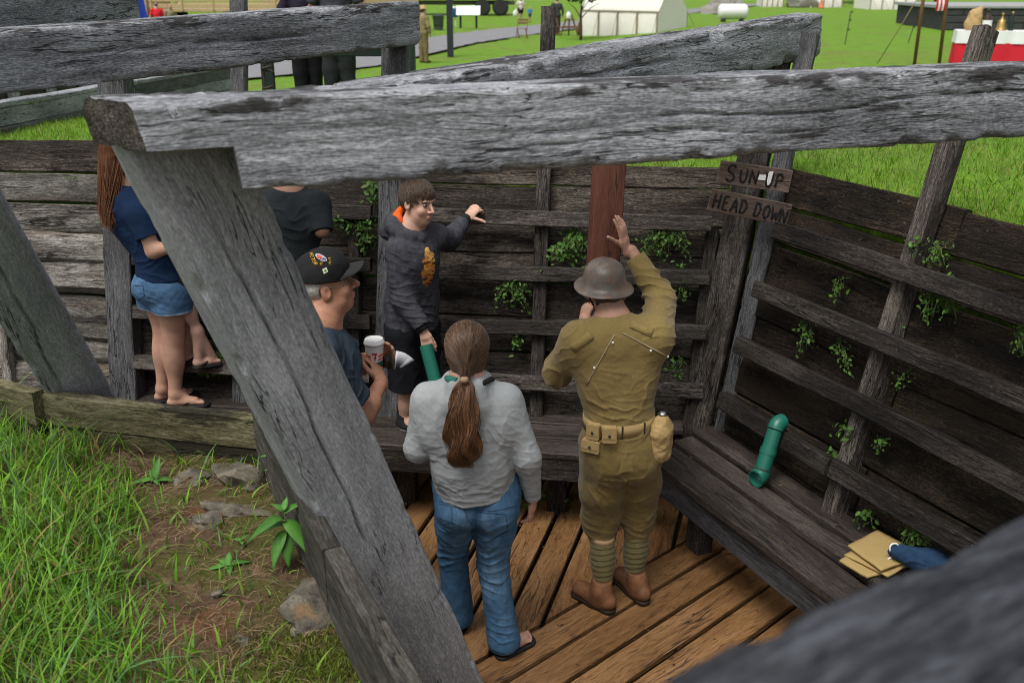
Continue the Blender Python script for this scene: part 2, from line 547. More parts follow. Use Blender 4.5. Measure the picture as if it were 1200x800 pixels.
M['ground'] = ground_material()
ground = link('ground', mesh_from('ground', np.stack([GX, GY, GZ], -1).reshape(-1, 3), faces), M['ground'])
tag(ground, kind='structure')

# ---------------------------------------------------------------- timber pieces
def board_mesh(L, W, T, seed, seg=None, amp=0.004, ch=0.006, warp=0.006, ny=3, shear0=0.0):
    """board lying along local X, width along Y, thickness along Z"""
    seg = seg or max(3, int(L / 0.16))
    y, z = W / 2, T / 2
    prof = [(-y + ch + (2 * y - 2 * ch) * i / ny, -z) for i in range(ny + 1)]
    prof += [(y, -z + ch), (y, z - ch)]
    prof += [(y - ch - (2 * y - 2 * ch) * i / ny, z) for i in range(ny + 1)]
    prof += [(-y, z - ch), (-y, -z + ch)]
    prof = np.array(prof)
    n = len(prof)
    xs = np.linspace(-L / 2, L / 2, seg + 1)
    vs = np.zeros((seg + 1, n, 3))
    vs[:, :, 0] = xs[:, None]
    vs[:, :, 1:] = prof[None]
    p = vs.reshape(-1, 3)
    p[:, 0] += shear0 * p[:, 1] * (0.5 - p[:, 0] / L)
    q = p * (3.0, 14, 14) + seed * 3.77
    d = np.stack([vnoise(q, 1) * 1.5, vnoise(q + 9.1, 2), vnoise(q + 4.4, 3)], 1) * amp
    bow = warp * vnoise(np.stack([p[:, 0] * 1.1 + seed * 5.1, 0 * p[:, 0], 0 * p[:, 0]], 1), 5)
    p = p + d
    p[:, 2] += bow
    p[:, 1] += warp * 0.7 * vnoise(np.stack([p[:, 0] * 0.9 + seed * 2.3, 0 * p[:, 0] + 5, 0 * p[:, 0]], 1), 6)
    fs = []
    for i in range(seg):
        for k in range(n):
            k2 = (k + 1) % n
            fs.append((i * n + k, i * n + k2, (i + 1) * n + k2, (i + 1) * n + k))
    fs.append(tuple(range(n - 1, -1, -1)))
    fs.append(tuple(seg * n + k for k in range(n)))
    me = mesh_from('board', p, fs)
    smooth_by_angle(me, 38)
    return me

_seed = [0]
def board(name, a, b, normal, W, T, mat, parent=None, **kw):
    """board from a to b whose broad face looks along normal"""
    _seed[0] += 1
    a, b = V(a), V(b)
    me = board_mesh(float(np.linalg.norm(b - a)), W, T, _seed[0], **kw)
    mw = frame((a + b) / 2, b - a, normal)
    if parent is not None:
        mw = rel(mw, parent)
    return link(name, me, mat, parent, mw)

def beam_mesh(L, W, T, seed, seg, ny, nz, amp=0.006, chip=0.018, grooves=(), notch=None, radius=0.012, sag=0.0, bevel=None):
    """big squared timber along local X, width Y, thickness Z, with worn edges and drying cracks"""
    def side(a, b, n):
        return [a + (b - a) * i / n for i in range(n)]
    y, z = W / 2, T / 2
    prof = [(s, -z) for s in side(-y, y, ny)] + [(y, s) for s in side(-z, z, nz)] + [(s, z) for s in side(y, -y, ny)] + [(-y, s) for s in side(z, -z, nz)]
    prof = np.array(prof)
    n = len(prof)
    xs = np.linspace(-L / 2, L / 2, seg + 1)
    p = np.zeros((seg + 1, n, 3))
    p[:, :, 0] = xs[:, None]
    p[:, :, 1:] = prof[None]
    p = p.reshape(-1, 3)
    # rounded, chipped arrises
    ey = y - np.abs(p[:, 1]); ez = z - np.abs(p[:, 2])
    e = np.maximum(ey, ez)          # distance along the face to the nearest arris
    q = np.stack([p[:, 0] * 5, np.sign(p[:, 1]) * 3.3, np.sign(p[:, 2]) * 5.7], 1) + seed
    ch = radius * (0.6 + 0.6 * vnoise(q, 1)) + chip * np.clip(fbm(q * 2.3 + 4, 2, 3) - 0.15, 0, 1)
    w = np.clip(1 - e / np.maximum(ch * 2.2, 1e-4), 0, 1) ** 2
    p[:, 1] -= np.sign(p[:, 1]) * w * ch * 0.7
    p[:, 2] -= np.sign(p[:, 2]) * w * ch * 0.7
    # surface relief drawn out along the grain
    q = p * (4.5, 55, 55) + seed * 2.1
    r = 0.55 * fbm(q, 4, 3) + 0.9 * vnoise(p * (2.2, 11, 11) + seed, 8)
    out = np.zeros_like(p)
    on_z = ez < ey
    out[:, 2] = np.where(on_z, np.sign(p[:, 2]), 0)
    out[:, 1] = np.where(~on_z, np.sign(p[:, 1]), 0)
    p = p + out * (r * amp)[:, None]
    for axis, sgn, c0, slope, width, depth, x0, x1 in grooves:
        o = 1 if axis == 2 else 2
        line = c0 + slope * p[:, 0] + 0.006 * vnoise(np.stack([p[:, 0] * 7 + seed, 0 * p[:, 0], 0 * p[:, 0]], 1), 11) + 0.012 * vnoise(np.stack([p[:, 0] * 2 + seed, 0 * p[:, 0] + 3, 0 * p[:, 0]], 1), 12)
        face = (np.sign(p[:, axis]) == sgn) & ((on_z) if axis == 2 else (~on_z))
        g = np.exp(-((p[:, o] - line) / width) ** 2) * sstep(x0, x0 + 0.15, p[:, 0]) * (1 - sstep(x1 - 0.15, x1, p[:, 0]))
        p[:, axis] -= np.where(face, sgn * depth * g, 0)
    if notch is not None:
        xn, ycut = notch
        m = (p[:, 0] < xn - L / 2) & (p[:, 1] < ycut)
        p[:, 1] = np.where(m, ycut + 0.15 * (p[:, 1] - ycut) * 0, p[:, 1])
    if bevel is not None:
        wb = 1 - sstep(0, 0.35, p[:, 0] + L / 2)
        p[:, 0] += wb * (bevel[0] * (p[:, 2] / T + 0.5) + bevel[1] * (0.5 - p[:, 1] / W))
    p[:, 1] += sag * vnoise(np.stack([p[:, 0] * 0.8 + seed, 0 * p[:, 0], 0 * p[:, 0]], 1), 21)
    fs = []
    for i in range(seg):
        for k in range(n):
            k2 = (k + 1) % n
            fs.append((i * n + k, i * n + k2, (i + 1) * n + k2, (i + 1) * n + k))
    fs.append(tuple(range(n - 1, -1, -1)))
    fs.append(tuple(seg * n + k for k in range(n)))
    me = mesh_from('beam', p, fs)
    smooth_by_angle(me, 50)
    return me

def beam(name, a, b, up, W, T, mat, label, cat, group=None, seed=1, res=0.02, rc=0.012, **kw):
    """W is measured along `up`, T across it"""
    a, b = V(a), V(b)
    L = float(np.linalg.norm(b - a))
    me = beam_mesh(L, W, T, seed, max(8, int(L / res)), max(4, int(W / rc)), max(4, int(T / rc)), **kw)
    x = nrm(b - a)
    zdir = np.cross(x, V(up))
    o = link(name, me, mat, None, frame((a + b) / 2, b - a, zdir))
    return tag(o, label, cat, group)

# ---------------------------------------------------------------- floor of duckboards
deck = link('trench_floor', mesh_from('trench_floor', [(-9, 3.2, -0.12), (6, -3.5, -0.12), (6, 6.2, -0.12), (-9, 7.2, -0.12), (0.4, -3.5, -0.12)], [(0, 4, 1, 2, 3)]), M['ground'])
tag(deck, kind='structure')
def clip_line(p, d, poly):
    """parameters where the line p + t d crosses a convex or simple polygon"""
    ts = []
    n = len(poly)
    for i in range(n):
        a = V(poly[i]); b = V(poly[(i + 1) % n])
        e = b - a
        den = d[0] * e[1] - d[1] * e[0]
        if abs(den) < 1e-9: continue
        t = ((a[0] - p[0]) * e[1] - (a[1] - p[1]) * e[0]) / den
        s = ((a[0] - p[0]) * d[1] - (a[1] - p[1]) * d[0]) / den
        if 0 <= s < 1: ts.append(t)
    return sorted(ts)
DECK_T = 0.036
# boards of the near run, all parallel at 43 degrees
dn = V(math.cos(R(43)), math.sin(R(43)), 0)
pn = V(-dn[1], dn[0], 0)
k0 = V(-0.15, 3.87, 0)
REG_NEAR = [(-1.0, 2.4), (0.3, -1.6), (3.4, -1.6), (2.6, 3.0), (1.75, 4.35), (1.02, 5.45), (0.95, 5.5), (-0.6, 3.6)]
pitch = 0.192
for i in range(-26, 1):
    c = k0 + pn * (i * pitch - pitch / 2)
    ts = clip_line(c[:2], dn[:2], REG_NEAR)
    if len(ts) < 2 or ts[-1] - ts[0] < 0.3: continue
    jit = 0.012 * math.sin(i * 7.1)
    board('plank', c + dn * ts[0] + (0, 0, -DECK_T / 2), c + dn * (ts[-1] + jit) + (0, 0, -DECK_T / 2), (0, 0, 1), pitch - 0.026, DECK_T, M['deck'], deck, warp=0.003, amp=0.0015, ch=0.005)
# boards of the bay, butting against them
db = V(math.cos(R(74.3)), math.sin(R(74.3)), 0)
pb = V(db[1], -db[0], 0)
k1 = V(0.01, 4.32, 0)
pitchb = 0.178
for i in range(-14, 6):
    c = k1 + pb * (i * pitchb - pitchb / 2)
    # start on the near-run edge, plus a small gap
    den = db[0] * dn[1] - db[1] * dn[0]
    t0 = ((k0[0] - c[0]) * dn[1] - (k0[1] - c[1]) * dn[0]) / den + 0.014
    start = c + db * t0
    if start[1] < 3.0: start = c + db * ((3.0 - c[1]) / db[1])
    tend = (5.72 - 0.12 * c[0] - c[1]) / db[1]
    end = c + db * tend
    if np.dot(end - start, db) < 0.2: continue
    board('plank', start + (0, 0, -DECK_T / 2), end + (0, 0, -DECK_T / 2), (0, 0, 1), pitchb - 0.026, DECK_T, M['deck'], deck, warp=0.003, amp=0.0015, ch=0.005, shear0=(1 / math.tan(R(43 - 74.3)) if start[1] > 3.01 else 0))

# ---------------------------------------------------------------- revetment walls
class Wall:
    def __init__(self, o, d, lean, out):
        self.o, self.d = V(o), nrm(V(d))
        self.q = nrm(V(out))                    # horizontal, away from the trench
        self.lean = lean
        self.up = nrm(V(self.q[0] * lean, self.q[1] * lean, 1))
        self.n = nrm(np.cross(self.d, self.up))
        if np.dot(self.n, self.q) > 0: self.n = -self.n   # into the trench
    def p(self, s, z, off=0.0):
        dz = z - 0.5
        return self.o + self.d * s + self.q * (self.lean * dz) + V(0, 0, dz) + self.n * off

WB = Wall((-1.18, 5.75, 0.5), (1.39, -0.17, 0), 0.218, (0.121, 0.993, 0))
WC = Wall((1.2, 5.35, 0.5), (0.416, -0.909, 0), 0.30, (0.909, 0.416, 0))
sB = lambda x: (x + 1.18) / WB.d[0]
RAILZ = (1.655, 1.335, 1.02, 0.70)

wall_b = empty('revetment_wall', (-0.6, 5.8, 0.0), 'dark board trench wall with rails behind the boy and the soldier', 'wall')
def rows(zs, rnd):
    out = []
    z = zs[0]
    while z < zs[1] - 0.08:
        h = rnd.uniform(0.17, 0.23)
        if zs[1] - (z + h) < 0.12: h = zs[1] - z
        out.append((z, z + h)); z += h
    return out
rw = random.Random(3)
for zi, (z0, z1) in enumerate(rows((0.28, 1.965), rw)):
    s = sB(-2.42); e = sB(1.24)
    cuts = [s, sB(-0.75) + rw.uniform(-0.05, 0.05)] + ([sB(0.15)] if zi % 2 else []) + [e]
    for a, b in zip(cuts[:-1], cuts[1:]):
        zc = (z0 + z1) / 2
        o = rw.uniform(-0.012, 0.008)
        top = 0.03 if (zi == 0) else 0
        board('plank', WB.p(a + 0.004, zc, -0.03 + o), WB.p(b - 0.004, zc + rw.uniform(-0.008, 0.008), -0.03 + o), WB.n, (z1 - z0) * 1.024 - 0.006, 0.042, M['board'], wall_b, warp=0.012, amp=0.006)
# thin posts against the boards, rails on top of them, big posts in front
for x, w in ((-1.70, 0.09), (0.15, 0.082), (-0.98, 0.07)):
    ztop = {-1.70: 2.95, 0.15: 2.83, -0.98: 1.6}[x]
    board('post', WB.p(sB(x), 0.40, 0.03), WB.p(sB(x), ztop, 0.03), WB.n, w, 0.075, M['rail'] if x > -1 else M['post'], wall_b, seg=24)
board('post', WB.p(sB(1.06), 0.45, 0.03), WB.p(sB(1.14), 1.62, 0.03), WB.n, 0.075, 0.06, M['rail'], wall_b)
for z in RAILZ:
    for a, b in ((sB(-2.36), sB(-0.86)), (sB(-0.66), sB(1.13))):
        dz = rw.uniform(-0.012, 0.012)
        board('rail', WB.p(a, z + dz, 0.098), WB.p(b, z + rw.uniform(-0.012, 0.012), 0.098), WB.n, 0.088, 0.055, M['rail'], wall_b, warp=0.008)
board('post', WB.p(sB(-0.75), 0.42, 0.085), WB.p(sB(-0.72), 2.62, 0.085), WB.n, 0.145, 0.15, M['post'], wall_b, seg=30, amp=0.006)
board('post', WB.p(sB(-2.44), 0.42, 0.06), WB.p(sB(-2.47), 2.68, 0.06), WB.n, 0.17, 0.13, M['post'], wall_b, seg=30, amp=0.008)

# round log stretch to the left
wall_l = empty('log_revetment_wall', (-3.3, 6.1, 0.0), 'stacked weathered log and plank wall left of the woman in denim shorts', 'wall')
z = 0.30
li = 0
while z < 2.0:
    lower = z < 1.35
    h = rw.uniform(0.13, 0.19) if lower else rw.uniform(0.16, 0.2)
    if 2.04 - z - h < 0.1: h = 2.04 - z
    zc = z + h / 2
    a, b = sB(-5.2), sB(-2.50)
    off = 0.03 + rw.uniform(-0.02, 0.03)
    if lower:
        o = board('log', WB.p(a, zc, off), WB.p(b, zc + rw.uniform(-0.02, 0.02), off), WB.n, h + 0.012, 0.12, M['log'], wall_l, ch=min(0.045, h * 0.3), amp=0.012, warp=0.02, ny=4)
    else:
        board('plank', WB.p(a, zc, off - 0.04), WB.p(b, zc + rw.uniform(-0.01, 0.01), off - 0.04), WB.n, h - 0.008, 0.05, M['board'] if z > 1.75 else M['log'], wall_l, amp=0.008, warp=0.015)
    z += h
    li += 1
board('post', WB.p(sB(-3.18), 0.5, 0.12), WB.p(sB(-3.32), 1.78, 0.12), WB.n, 0.07, 0.06, M['log'], wall_l)

# right wall
wall_c = empty('revetment_wall', (1.7, 4.3, 0.0), 'damp blackened board wall with climbing vines behind the green pipe', 'wall')
rw = random.Random(11)
for zi, (z0, z1) in enumerate([(0.30, 0.52), (0.52, 0.74), (0.74, 0.95), (0.95, 1.17), (1.17, 1.36), (1.36, 1.58), (1.58, 1.772), (1.778, 1.985)]):
    cuts = [-0.17] + ([1.12] if zi in (7, 6, 3, 1) else [2.3]) + [4.6]
    for a, b in zip(cuts[:-1], cuts[1:]):
        zc = (z0 + z1) / 2
        o = rw.uniform(-0.012, 0.008) + (-0.012 if zi == 7 else 0)
        board('plank', WC.p(a + 0.004, zc, -0.03 + o), WC.p(b - 0.004, zc + rw.uniform(-0.006, 0.006) + (0.01 if zi == 7 else 0), -0.03 + o), WC.n, (z1 - z0) * 1.044 - 0.006, 0.045, M['board_wet'], wall_c, warp=0.012, amp=0.006)
board('post', WC.p(1.05, 0.47, 0.036), WC.p(0.93, 2.76, 0.036), WC.n, 0.090, 0.10, M['rail'], wall_c, seg=30, amp=0.006)
board('post', WC.p(2.45, 0.47, 0.036), WC.p(2.35, 2.76, 0.036), WC.n, 0.115, 0.085, M['rail'], wall_c, seg=30, amp=0.006)
for z in RAILZ:
    for a, b in ((0.10, 1.02), (1.03, 3.4)) if z == 0.70 else ((0.10, 3.4),):
        board('rail', WC.p(a, z, 0.118), WC.p(b, z + rw.uniform(-0.01, 0.01), 0.118), WC.n, 0.094, 0.06, M['rail_wet'], wall_c, warp=0.01)

# corner posts
cp1 = beam('corner_post', V(1.10, 5.44, 0.40), V(1.50, 5.80, 2.72), WB.d * 0.8 + WC.d * 0.3, 0.165, 0.15, M['rail'], 'tall weathered corner post behind the two painted signs', 'post', seed=31, amp=0.006)
cp2 = beam('corner_post', V(1.245, 5.36, 0.42), V(1.645, 5.74, 2.70), WB.d * 0.8 + WC.d * 0.3, 0.10, 0.14, M['post'], 'thin pale post set against the corner post with signs', 'post', seed=32, amp=0.006)

# ---------------------------------------------------------------- benches
bench_b = empty('trench_bench', (-0.6, 5.3, 0), 'dark plank fire step along the wall below the boy', 'bench')
BD = WB.d; BQ = WB.q
def bb(s, back, z):
    return WB.o + WB.d * s - WB.q * back + V(0, 0, z - 0.5)
for lo, hi in ((0.005, 0.15), (0.165, 0.352), (0.370, 0.56)):
    m = (lo + hi) / 2
    board('plank', bb(sB(-3.6), m, 0.48), bb(sB(-1.9), m, 0.48), (0, 0, 1), hi - lo, 0.04, M['bench'], bench_b)
    board('plank', bb(sB(-1.895), m, 0.48), bb(sB(0.80 + 0.47 * (0.56 - m)), m, 0.48), (0, 0, 1), hi - lo, 0.04, M['bench'], bench_b)
board('fascia_board', bb(sB(-3.6), 0.535, 0.392), bb(sB(0.78), 0.535, 0.392), -WB.q, 0.135, 0.045, M['rail'], bench_b)
for x in (-2.6, -1.6, -0.6, 0.3):
    board('leg', bb(sB(x), 0.28, -0.02), bb(sB(x), 0.28, 0.455), -WB.q, 0.11, 0.09, M['rail'], bench_b)
bench_c = empty('trench_bench', (1.3, 4.2, 0), 'dark wet plank bench carrying the green pipe and canvas bag', 'bench')
def bc(s, back, z):
    return WC.o + WC.d * s - WC.q * back + V(0, 0, z - 0.5)
for lo, hi in ((0.0, 0.145), (0.186, 0.318), (0.36, 0.56)):
    m = (lo + hi) / 2
    board('plank', bc(-0.06 + 0.42 * m, m, 0.485), bc(1.55 + 0.3 * lo, m, 0.485), (0, 0, 1), hi - lo, 0.045, M['bench'], bench_c)
    board('plank', bc(1.556 + 0.3 * lo, m, 0.485), bc(3.6, m, 0.485), (0, 0, 1), hi - lo, 0.045, M['bench'], bench_c)
board('fascia_board', bc(0.22, 0.515, 0.378), bc(3.6, 0.515, 0.378), -WC.q, 0.16, 0.05, M['fascia'], bench_c)
for s in (0.4, 1.4, 2.4):
    board('leg', bc(s, 0.36, -0.02), bc(s, 0.36, 0.455), -WC.q, 0.12, 0.10, M['rail'], bench_c)

# ---------------------------------------------------------------- near side: low boards that hold the turf
nb = empty('retaining_boards', (-1.6, 4.0, 1.0), 'mossy low planks edging the grass below the woman in shorts', 'edging')
A1, A2 = atz(40, 457, 1.245), atz(322, 489, 1.245)
dd = nrm(A2 - A1); nn = nrm(V(dd[1], -dd[0], 0.0))
board('plank', A1 + (0, 0, -0.075), A2 + (0, 0, -0.075), nn, 0.15, 0.055, M['mossy'], nb, amp=0.005)
board('plank', A1 + dd * 0.02 + (0, 0, -0.225) - nn * 0.004, A2 + (0, 0, -0.23) - nn * 0.004, nn, 0.15, 0.05, M['mossy'], nb, amp=0.005)
board('plank', A1 + dd * 0.02 + (0, 0, -0.40), A2 + (0, 0, -0.40), nn, 0.19, 0.05, M['mossy'], nb)
B1, B2 = atz(-260, 380, 1.275), atz(44, 455, 1.275)
board('plank', B1 + (0, 0, -0.08), B2 + (0, 0, -0.085), nn, 0.16, 0.06, M['mossy'], nb)
board('plank', B1 + (0, 0, -0.26), B2 + (0, 0, -0.26), nn, 0.18, 0.06, M['mossy'], nb)
M['edging'] = wood('split_edging_board', (0.02, 0.019, 0.017), (0.055, 0.051, 0.044), (0.13, 0.12, 0.10), stain_lo=0.56, stain_hi=0.7, rough=0.75, var=0.2, spec=0.2, moss=0.08)
ne = empty('retaining_boards', (-0.7, 3.0, 1.0), 'split dark board edging the soil beside the leaning post', 'edging')
E1, E2, E3 = atz(302, 478, 1.28), atz(390, 640, 1.29), atz(518, 870, 1.29)
n2 = nrm(np.cross(E3 - E1, (0, 0, 1)))
board('plank', E1 + (0, 0, -0.13), E2 + (0, 0, -0.13), n2, 0.26, 0.062, M['edging'], ne, amp=0.005)
board('plank', E2 + (E3 - E2) * 0.01 + (0, 0, -0.13), E3 + (0, 0, -0.13), n2, 0.26, 0.062, M['edging'], ne, amp=0.005)
for k, zz in enumerate((0.91, 0.70, 0.48, 0.26, 0.05)):
    inn = n2 * (-0.03 - 0.05 * k) if n2[0] < 0 else n2 * (0.03 + 0.05 * k)
    board('plank', V(E1[0], E1[1], zz) + inn, V(E3[0], E3[1], zz) + inn, n2, 0.2, 0.045, M['board'], ne)

# ---------------------------------------------------------------- struts over the trench and leaning posts
H1a, H1b = at(300, 163, 2.67), at(1200, 115, 3.54)
hd = nrm(H1b - H1a)
h1_left = H1a - hd * 0.43
h1_right = H1b + hd * 1.15
strut1 = beam('timber_strut', h1_left, h1_right, (0, 0, 1), 0.235, 0.20, M['beam'],
     'big pale grey strut notched onto the leaning post, spanning over the soldier', 'beam', 'timber struts across the trench', seed=5, res=0.014, rc=0.007, amp=0.004, chip=0.03, notch=(0.37, -0.002), bevel=(0.13, 0.05),
     grooves=((2, -1, 0.01, 0.02, 0.004, 0.012, 0.4, 1.9), (2, 1, 0.02, 0.03, 0.004, 0.012, -0.6, 0.5), (2, 1, 0.05, -0.02, 0.004, 0.012, 0.4, 1.9), (2, 1, -0.04, 0.0, 0.003, 0.008, -1.2, 0.1)))
strut1.data.materials.append(M['rail'])
for pol in list(strut1.data.polygons)[-2:]: pol.material_index = 1
p_top, p_bot = at(196, 148, 2.74), at(514, 795, 3.42)
pd = nrm(p_bot - p_top)
post1 = beam('leaning_post', p_top - pd * 0.02, p_bot + pd * 0.20, nrm(np.cross(pd, V(0.42, -0.84, 0.3))), 0.288, 0.225, M['lean'],
     'thick grey leaning post with a long split, beside the weeds', 'post', 'leaning timber posts', seed=9, res=0.012, rc=0.006, amp=0.0035, chip=0.02,
     grooves=((2, 1, -0.035, 0.05, 0.0045, 0.022, -1.1, 0.3), (2, -1, 0.04, 0.03, 0.0045, 0.022, -1.1, 0.3), (2, 1, 0.06, -0.02, 0.003, 0.010, -0.2, 0.9)))
h2_r, h2_l = at(938, 42, 5.93), V(-0.80, 2.86, 2.535)
strut2 = beam('timber_strut', h2_l, h2_r + nrm(h2_r - h2_l) * 0.05, (0, 0, 1), 0.235, 0.20, M['beam'],
     'long grey strut ending on the corner post above the signs', 'beam', 'timber struts across the trench', seed=13, res=0.02, rc=0.010, amp=0.006, chip=0.05,
     grooves=((2, -1, 0.03, 0.0, 0.006, 0.02, -0.6, 0.4), (2, 1, 0.03, 0.0, 0.006, 0.02, -0.6, 0.4), (2, 1, -0.02, 0.04, 0.005, 0.02, -0.9, 0.2)))
h3_r, h3_l = at(478, 27, 6.0), at(0, 72, 4.0)
strut3 = beam('timber_strut', h3_l - nrm(h3_r - h3_l) * 0.9, h3_r, (0, 0, 1), 0.235, 0.18, M['beam'],
     'grey strut with dark stains ending on the square wall post', 'beam', 'timber struts across the trench', seed=19, res=0.025, rc=0.012, amp=0.005, chip=0.02,
     grooves=((2, 1, 0.01, 0.0, 0.005, 0.015, -0.6, 0.9), (2, -1, 0.01, 0.0, 0.005, 0.015, -0.6, 0.9)))
h4_r = at(146, 13, 6.30)
strut4 = beam('timber_strut', at(-130, 22, 4.3), h4_r, (0, 0, 1), 0.235, 0.18, M['beam'],
     'plain grey strut above the stained one, tenoned on a pale post', 'beam', 'timber struts across the trench', seed=23, res=0.03, rc=0.014)
d3_b = at(98, 465, 4.36)
d3_t = at(-75, 180, 3.55)
dd3 = nrm(d3_b - d3_t)
post3 = beam('leaning_post', d3_t - dd3 * 0.45, d3_b + dd3 * 0.35, nrm(np.cross(dd3, V(0.30, -0.82, 0.5))), 0.25, 0.21, M['lean'],
     'thick grey leaning post rising behind the joint of the mossy planks', 'post', 'leaning timber posts', seed=29, res=0.016, rc=0.009, amp=0.004,
     grooves=((2, 1, -0.03, 0.03, 0.005, 0.02, -0.7, 0.7), (2, -1, 0.03, 0.03, 0.005, 0.02, -0.7, 0.7)))
f1, f2 = atz(722, 800, 2.45), atz(1200, 600, 2.45)
fd = nrm(f2 - f1); fn = V(fd[1], -fd[0], 0)
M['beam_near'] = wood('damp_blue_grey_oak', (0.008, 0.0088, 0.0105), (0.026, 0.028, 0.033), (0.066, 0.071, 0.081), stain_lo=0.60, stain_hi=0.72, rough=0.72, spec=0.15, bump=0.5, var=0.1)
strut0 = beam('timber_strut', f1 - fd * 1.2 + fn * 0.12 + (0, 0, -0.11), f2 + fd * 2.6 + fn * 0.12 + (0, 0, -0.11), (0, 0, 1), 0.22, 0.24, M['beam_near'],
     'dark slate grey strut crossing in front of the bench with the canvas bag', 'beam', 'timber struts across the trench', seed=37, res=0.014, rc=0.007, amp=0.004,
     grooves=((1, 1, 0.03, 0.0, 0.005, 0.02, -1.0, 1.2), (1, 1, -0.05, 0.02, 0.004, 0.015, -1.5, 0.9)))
# ---------------------------------------------------------------- bodies: smooth blended volumes turned into one skin
class SDF:
    def __init__(self):
        self.pr = []
    def cone(self, a, b, ra, rb, k=0.03, flat=None, fs=1.0, cap=0):
        """tapered limb a->b; flat: direction along which it is fs times thinner; cap 1/2/3 = cut square at b / a / both"""
        a, b = V(a), V(b)
        m = max(ra, rb) + 0.02
        self.pr.append(('cone', a, b, ra, rb, k, None if flat is None else nrm(flat), fs, cap, np.minimum(a, b) - m, np.maximum(a, b) + m))
        return self
    def ell(self, c, r, rot=None, k=0.02, sub=False):
        c, r = V(c), V(r)
        m = max(r) + 0.02
        self.pr.append(('sub' if sub else 'ell', c, r, rot, k, c - m, c + m))
        return self
    def cut(self, c, n, reg=None):
        """remove everything on the n side of the plane, only within radius reg of c"""
        self.pr.append(('cut', V(c), nrm(n), reg))
        return self
    def chain(self, pts, rads, k=0.03, **kw):
        for a, b, ra, rb in zip(pts[:-1], pts[1:], rads[:-1], rads[1:]):
            self.cone(a, b, ra, rb, k, **kw)
        return self
    def mesh(self, h):
        lo = np.min([p[-2] for p in self.pr if p[0] in ('cone', 'ell')], 0) - 3 * h
        hi = np.max([p[-1] for p in self.pr if p[0] in ('cone', 'ell')], 0) + 3 * h
        n = np.ceil((hi - lo) / h).astype(int) + 1
        F = np.full(n, 0.08, np.float32)
        ax = [(lo[i] + h * np.arange(n[i])).astype(np.float32) for i in range(3)]
        def sl(a, b, m):
            i0 = np.clip(np.floor((a - m - lo) / h).astype(int), 0, n - 1)
            i1 = np.clip(np.ceil((b + m - lo) / h).astype(int) + 1, 1, n)
            return tuple(slice(int(i0[i]), int(i1[i])) for i in range(3))
        for p in self.pr:
            if p[0] == 'cut':
                _, c, nn, reg = p
                s = sl(c - (reg or 9), c + (reg or 9), 0)
                X, Y, Z = ax[0][s[0]][:, None, None] - c[0], ax[1][s[1]][None, :, None] - c[1], ax[2][s[2]][None, None, :] - c[2]
                d = X * nn[0] + Y * nn[1] + Z * nn[2]
                if reg:
                    d = np.where(X * X + Y * Y + Z * Z < reg * reg, d, -1)
                F[s] = np.maximum(F[s], d)
                continue
            k = p[4] if p[0] != 'cone' else p[5]
            s = sl(p[-2], p[-1], k + 2 * h)
            X, Y, Z = ax[0][s[0]][:, None, None], ax[1][s[1]][None, :, None], ax[2][s[2]][None, None, :]
            if p[0] == 'cone':
                _, a, b, ra, rb, k, fl, fs, cap, _, _ = p
                e = b - a
                L2 = float(e @ e) + 1e-9
                px, py, pz = X - a[0], Y - a[1], Z - a[2]
                tu = (px * e[0] + py * e[1] + pz * e[2]) / L2
                t = np.clip(tu, 0, 1)
                dx, dy, dz = px - t * e[0], py - t * e[1], pz - t * e[2]
                r2 = dx * dx + dy * dy + dz * dz
                if fl is not None:
                    q = dx * fl[0] + dy * fl[1] + dz * fl[2]
                    r2 = r2 + q * q * (fs * fs - 1)
                d = np.sqrt(r2) - (ra + (rb - ra) * t)
                L = math.sqrt(L2)
                if cap & 1: d = np.maximum(d, (tu - 1) * L)
                if cap & 2: d = np.maximum(d, -tu * L)
            else:
                _, c, r, rot, k, _, _ = p
                px, py, pz = X - c[0], Y - c[1], Z - c[2]
                if rot is not None:
                    px, py, pz = (px * rot[0, i] + py * rot[1, i] + pz * rot[2, i] for i in range(3))
                ax_, ay_, az_ = px / r[0], py / r[1], pz / r[2]
                k0 = np.sqrt(ax_ ** 2 + ay_ ** 2 + az_ ** 2)
                k1 = np.sqrt((ax_ / r[0]) ** 2 + (ay_ / r[1]) ** 2 + (az_ / r[2]) ** 2) + 1e-6
                d = k0 * (k0 - 1) / k1
            A = F[s]
            if p[0] == 'sub':
                d = -d
                hh = np.clip(0.5 - 0.5 * (A - d) / k, 0, 1)
                F[s] = A * (1 - hh) + d * hh + k * hh * (1 - hh)
            else:
                hh = np.clip(0.5 + 0.5 * (A - d) / k, 0, 1)
                F[s] = A * (1 - hh) + d * hh - k * hh * (1 - hh)
        return surface_nets(F, lo, h)

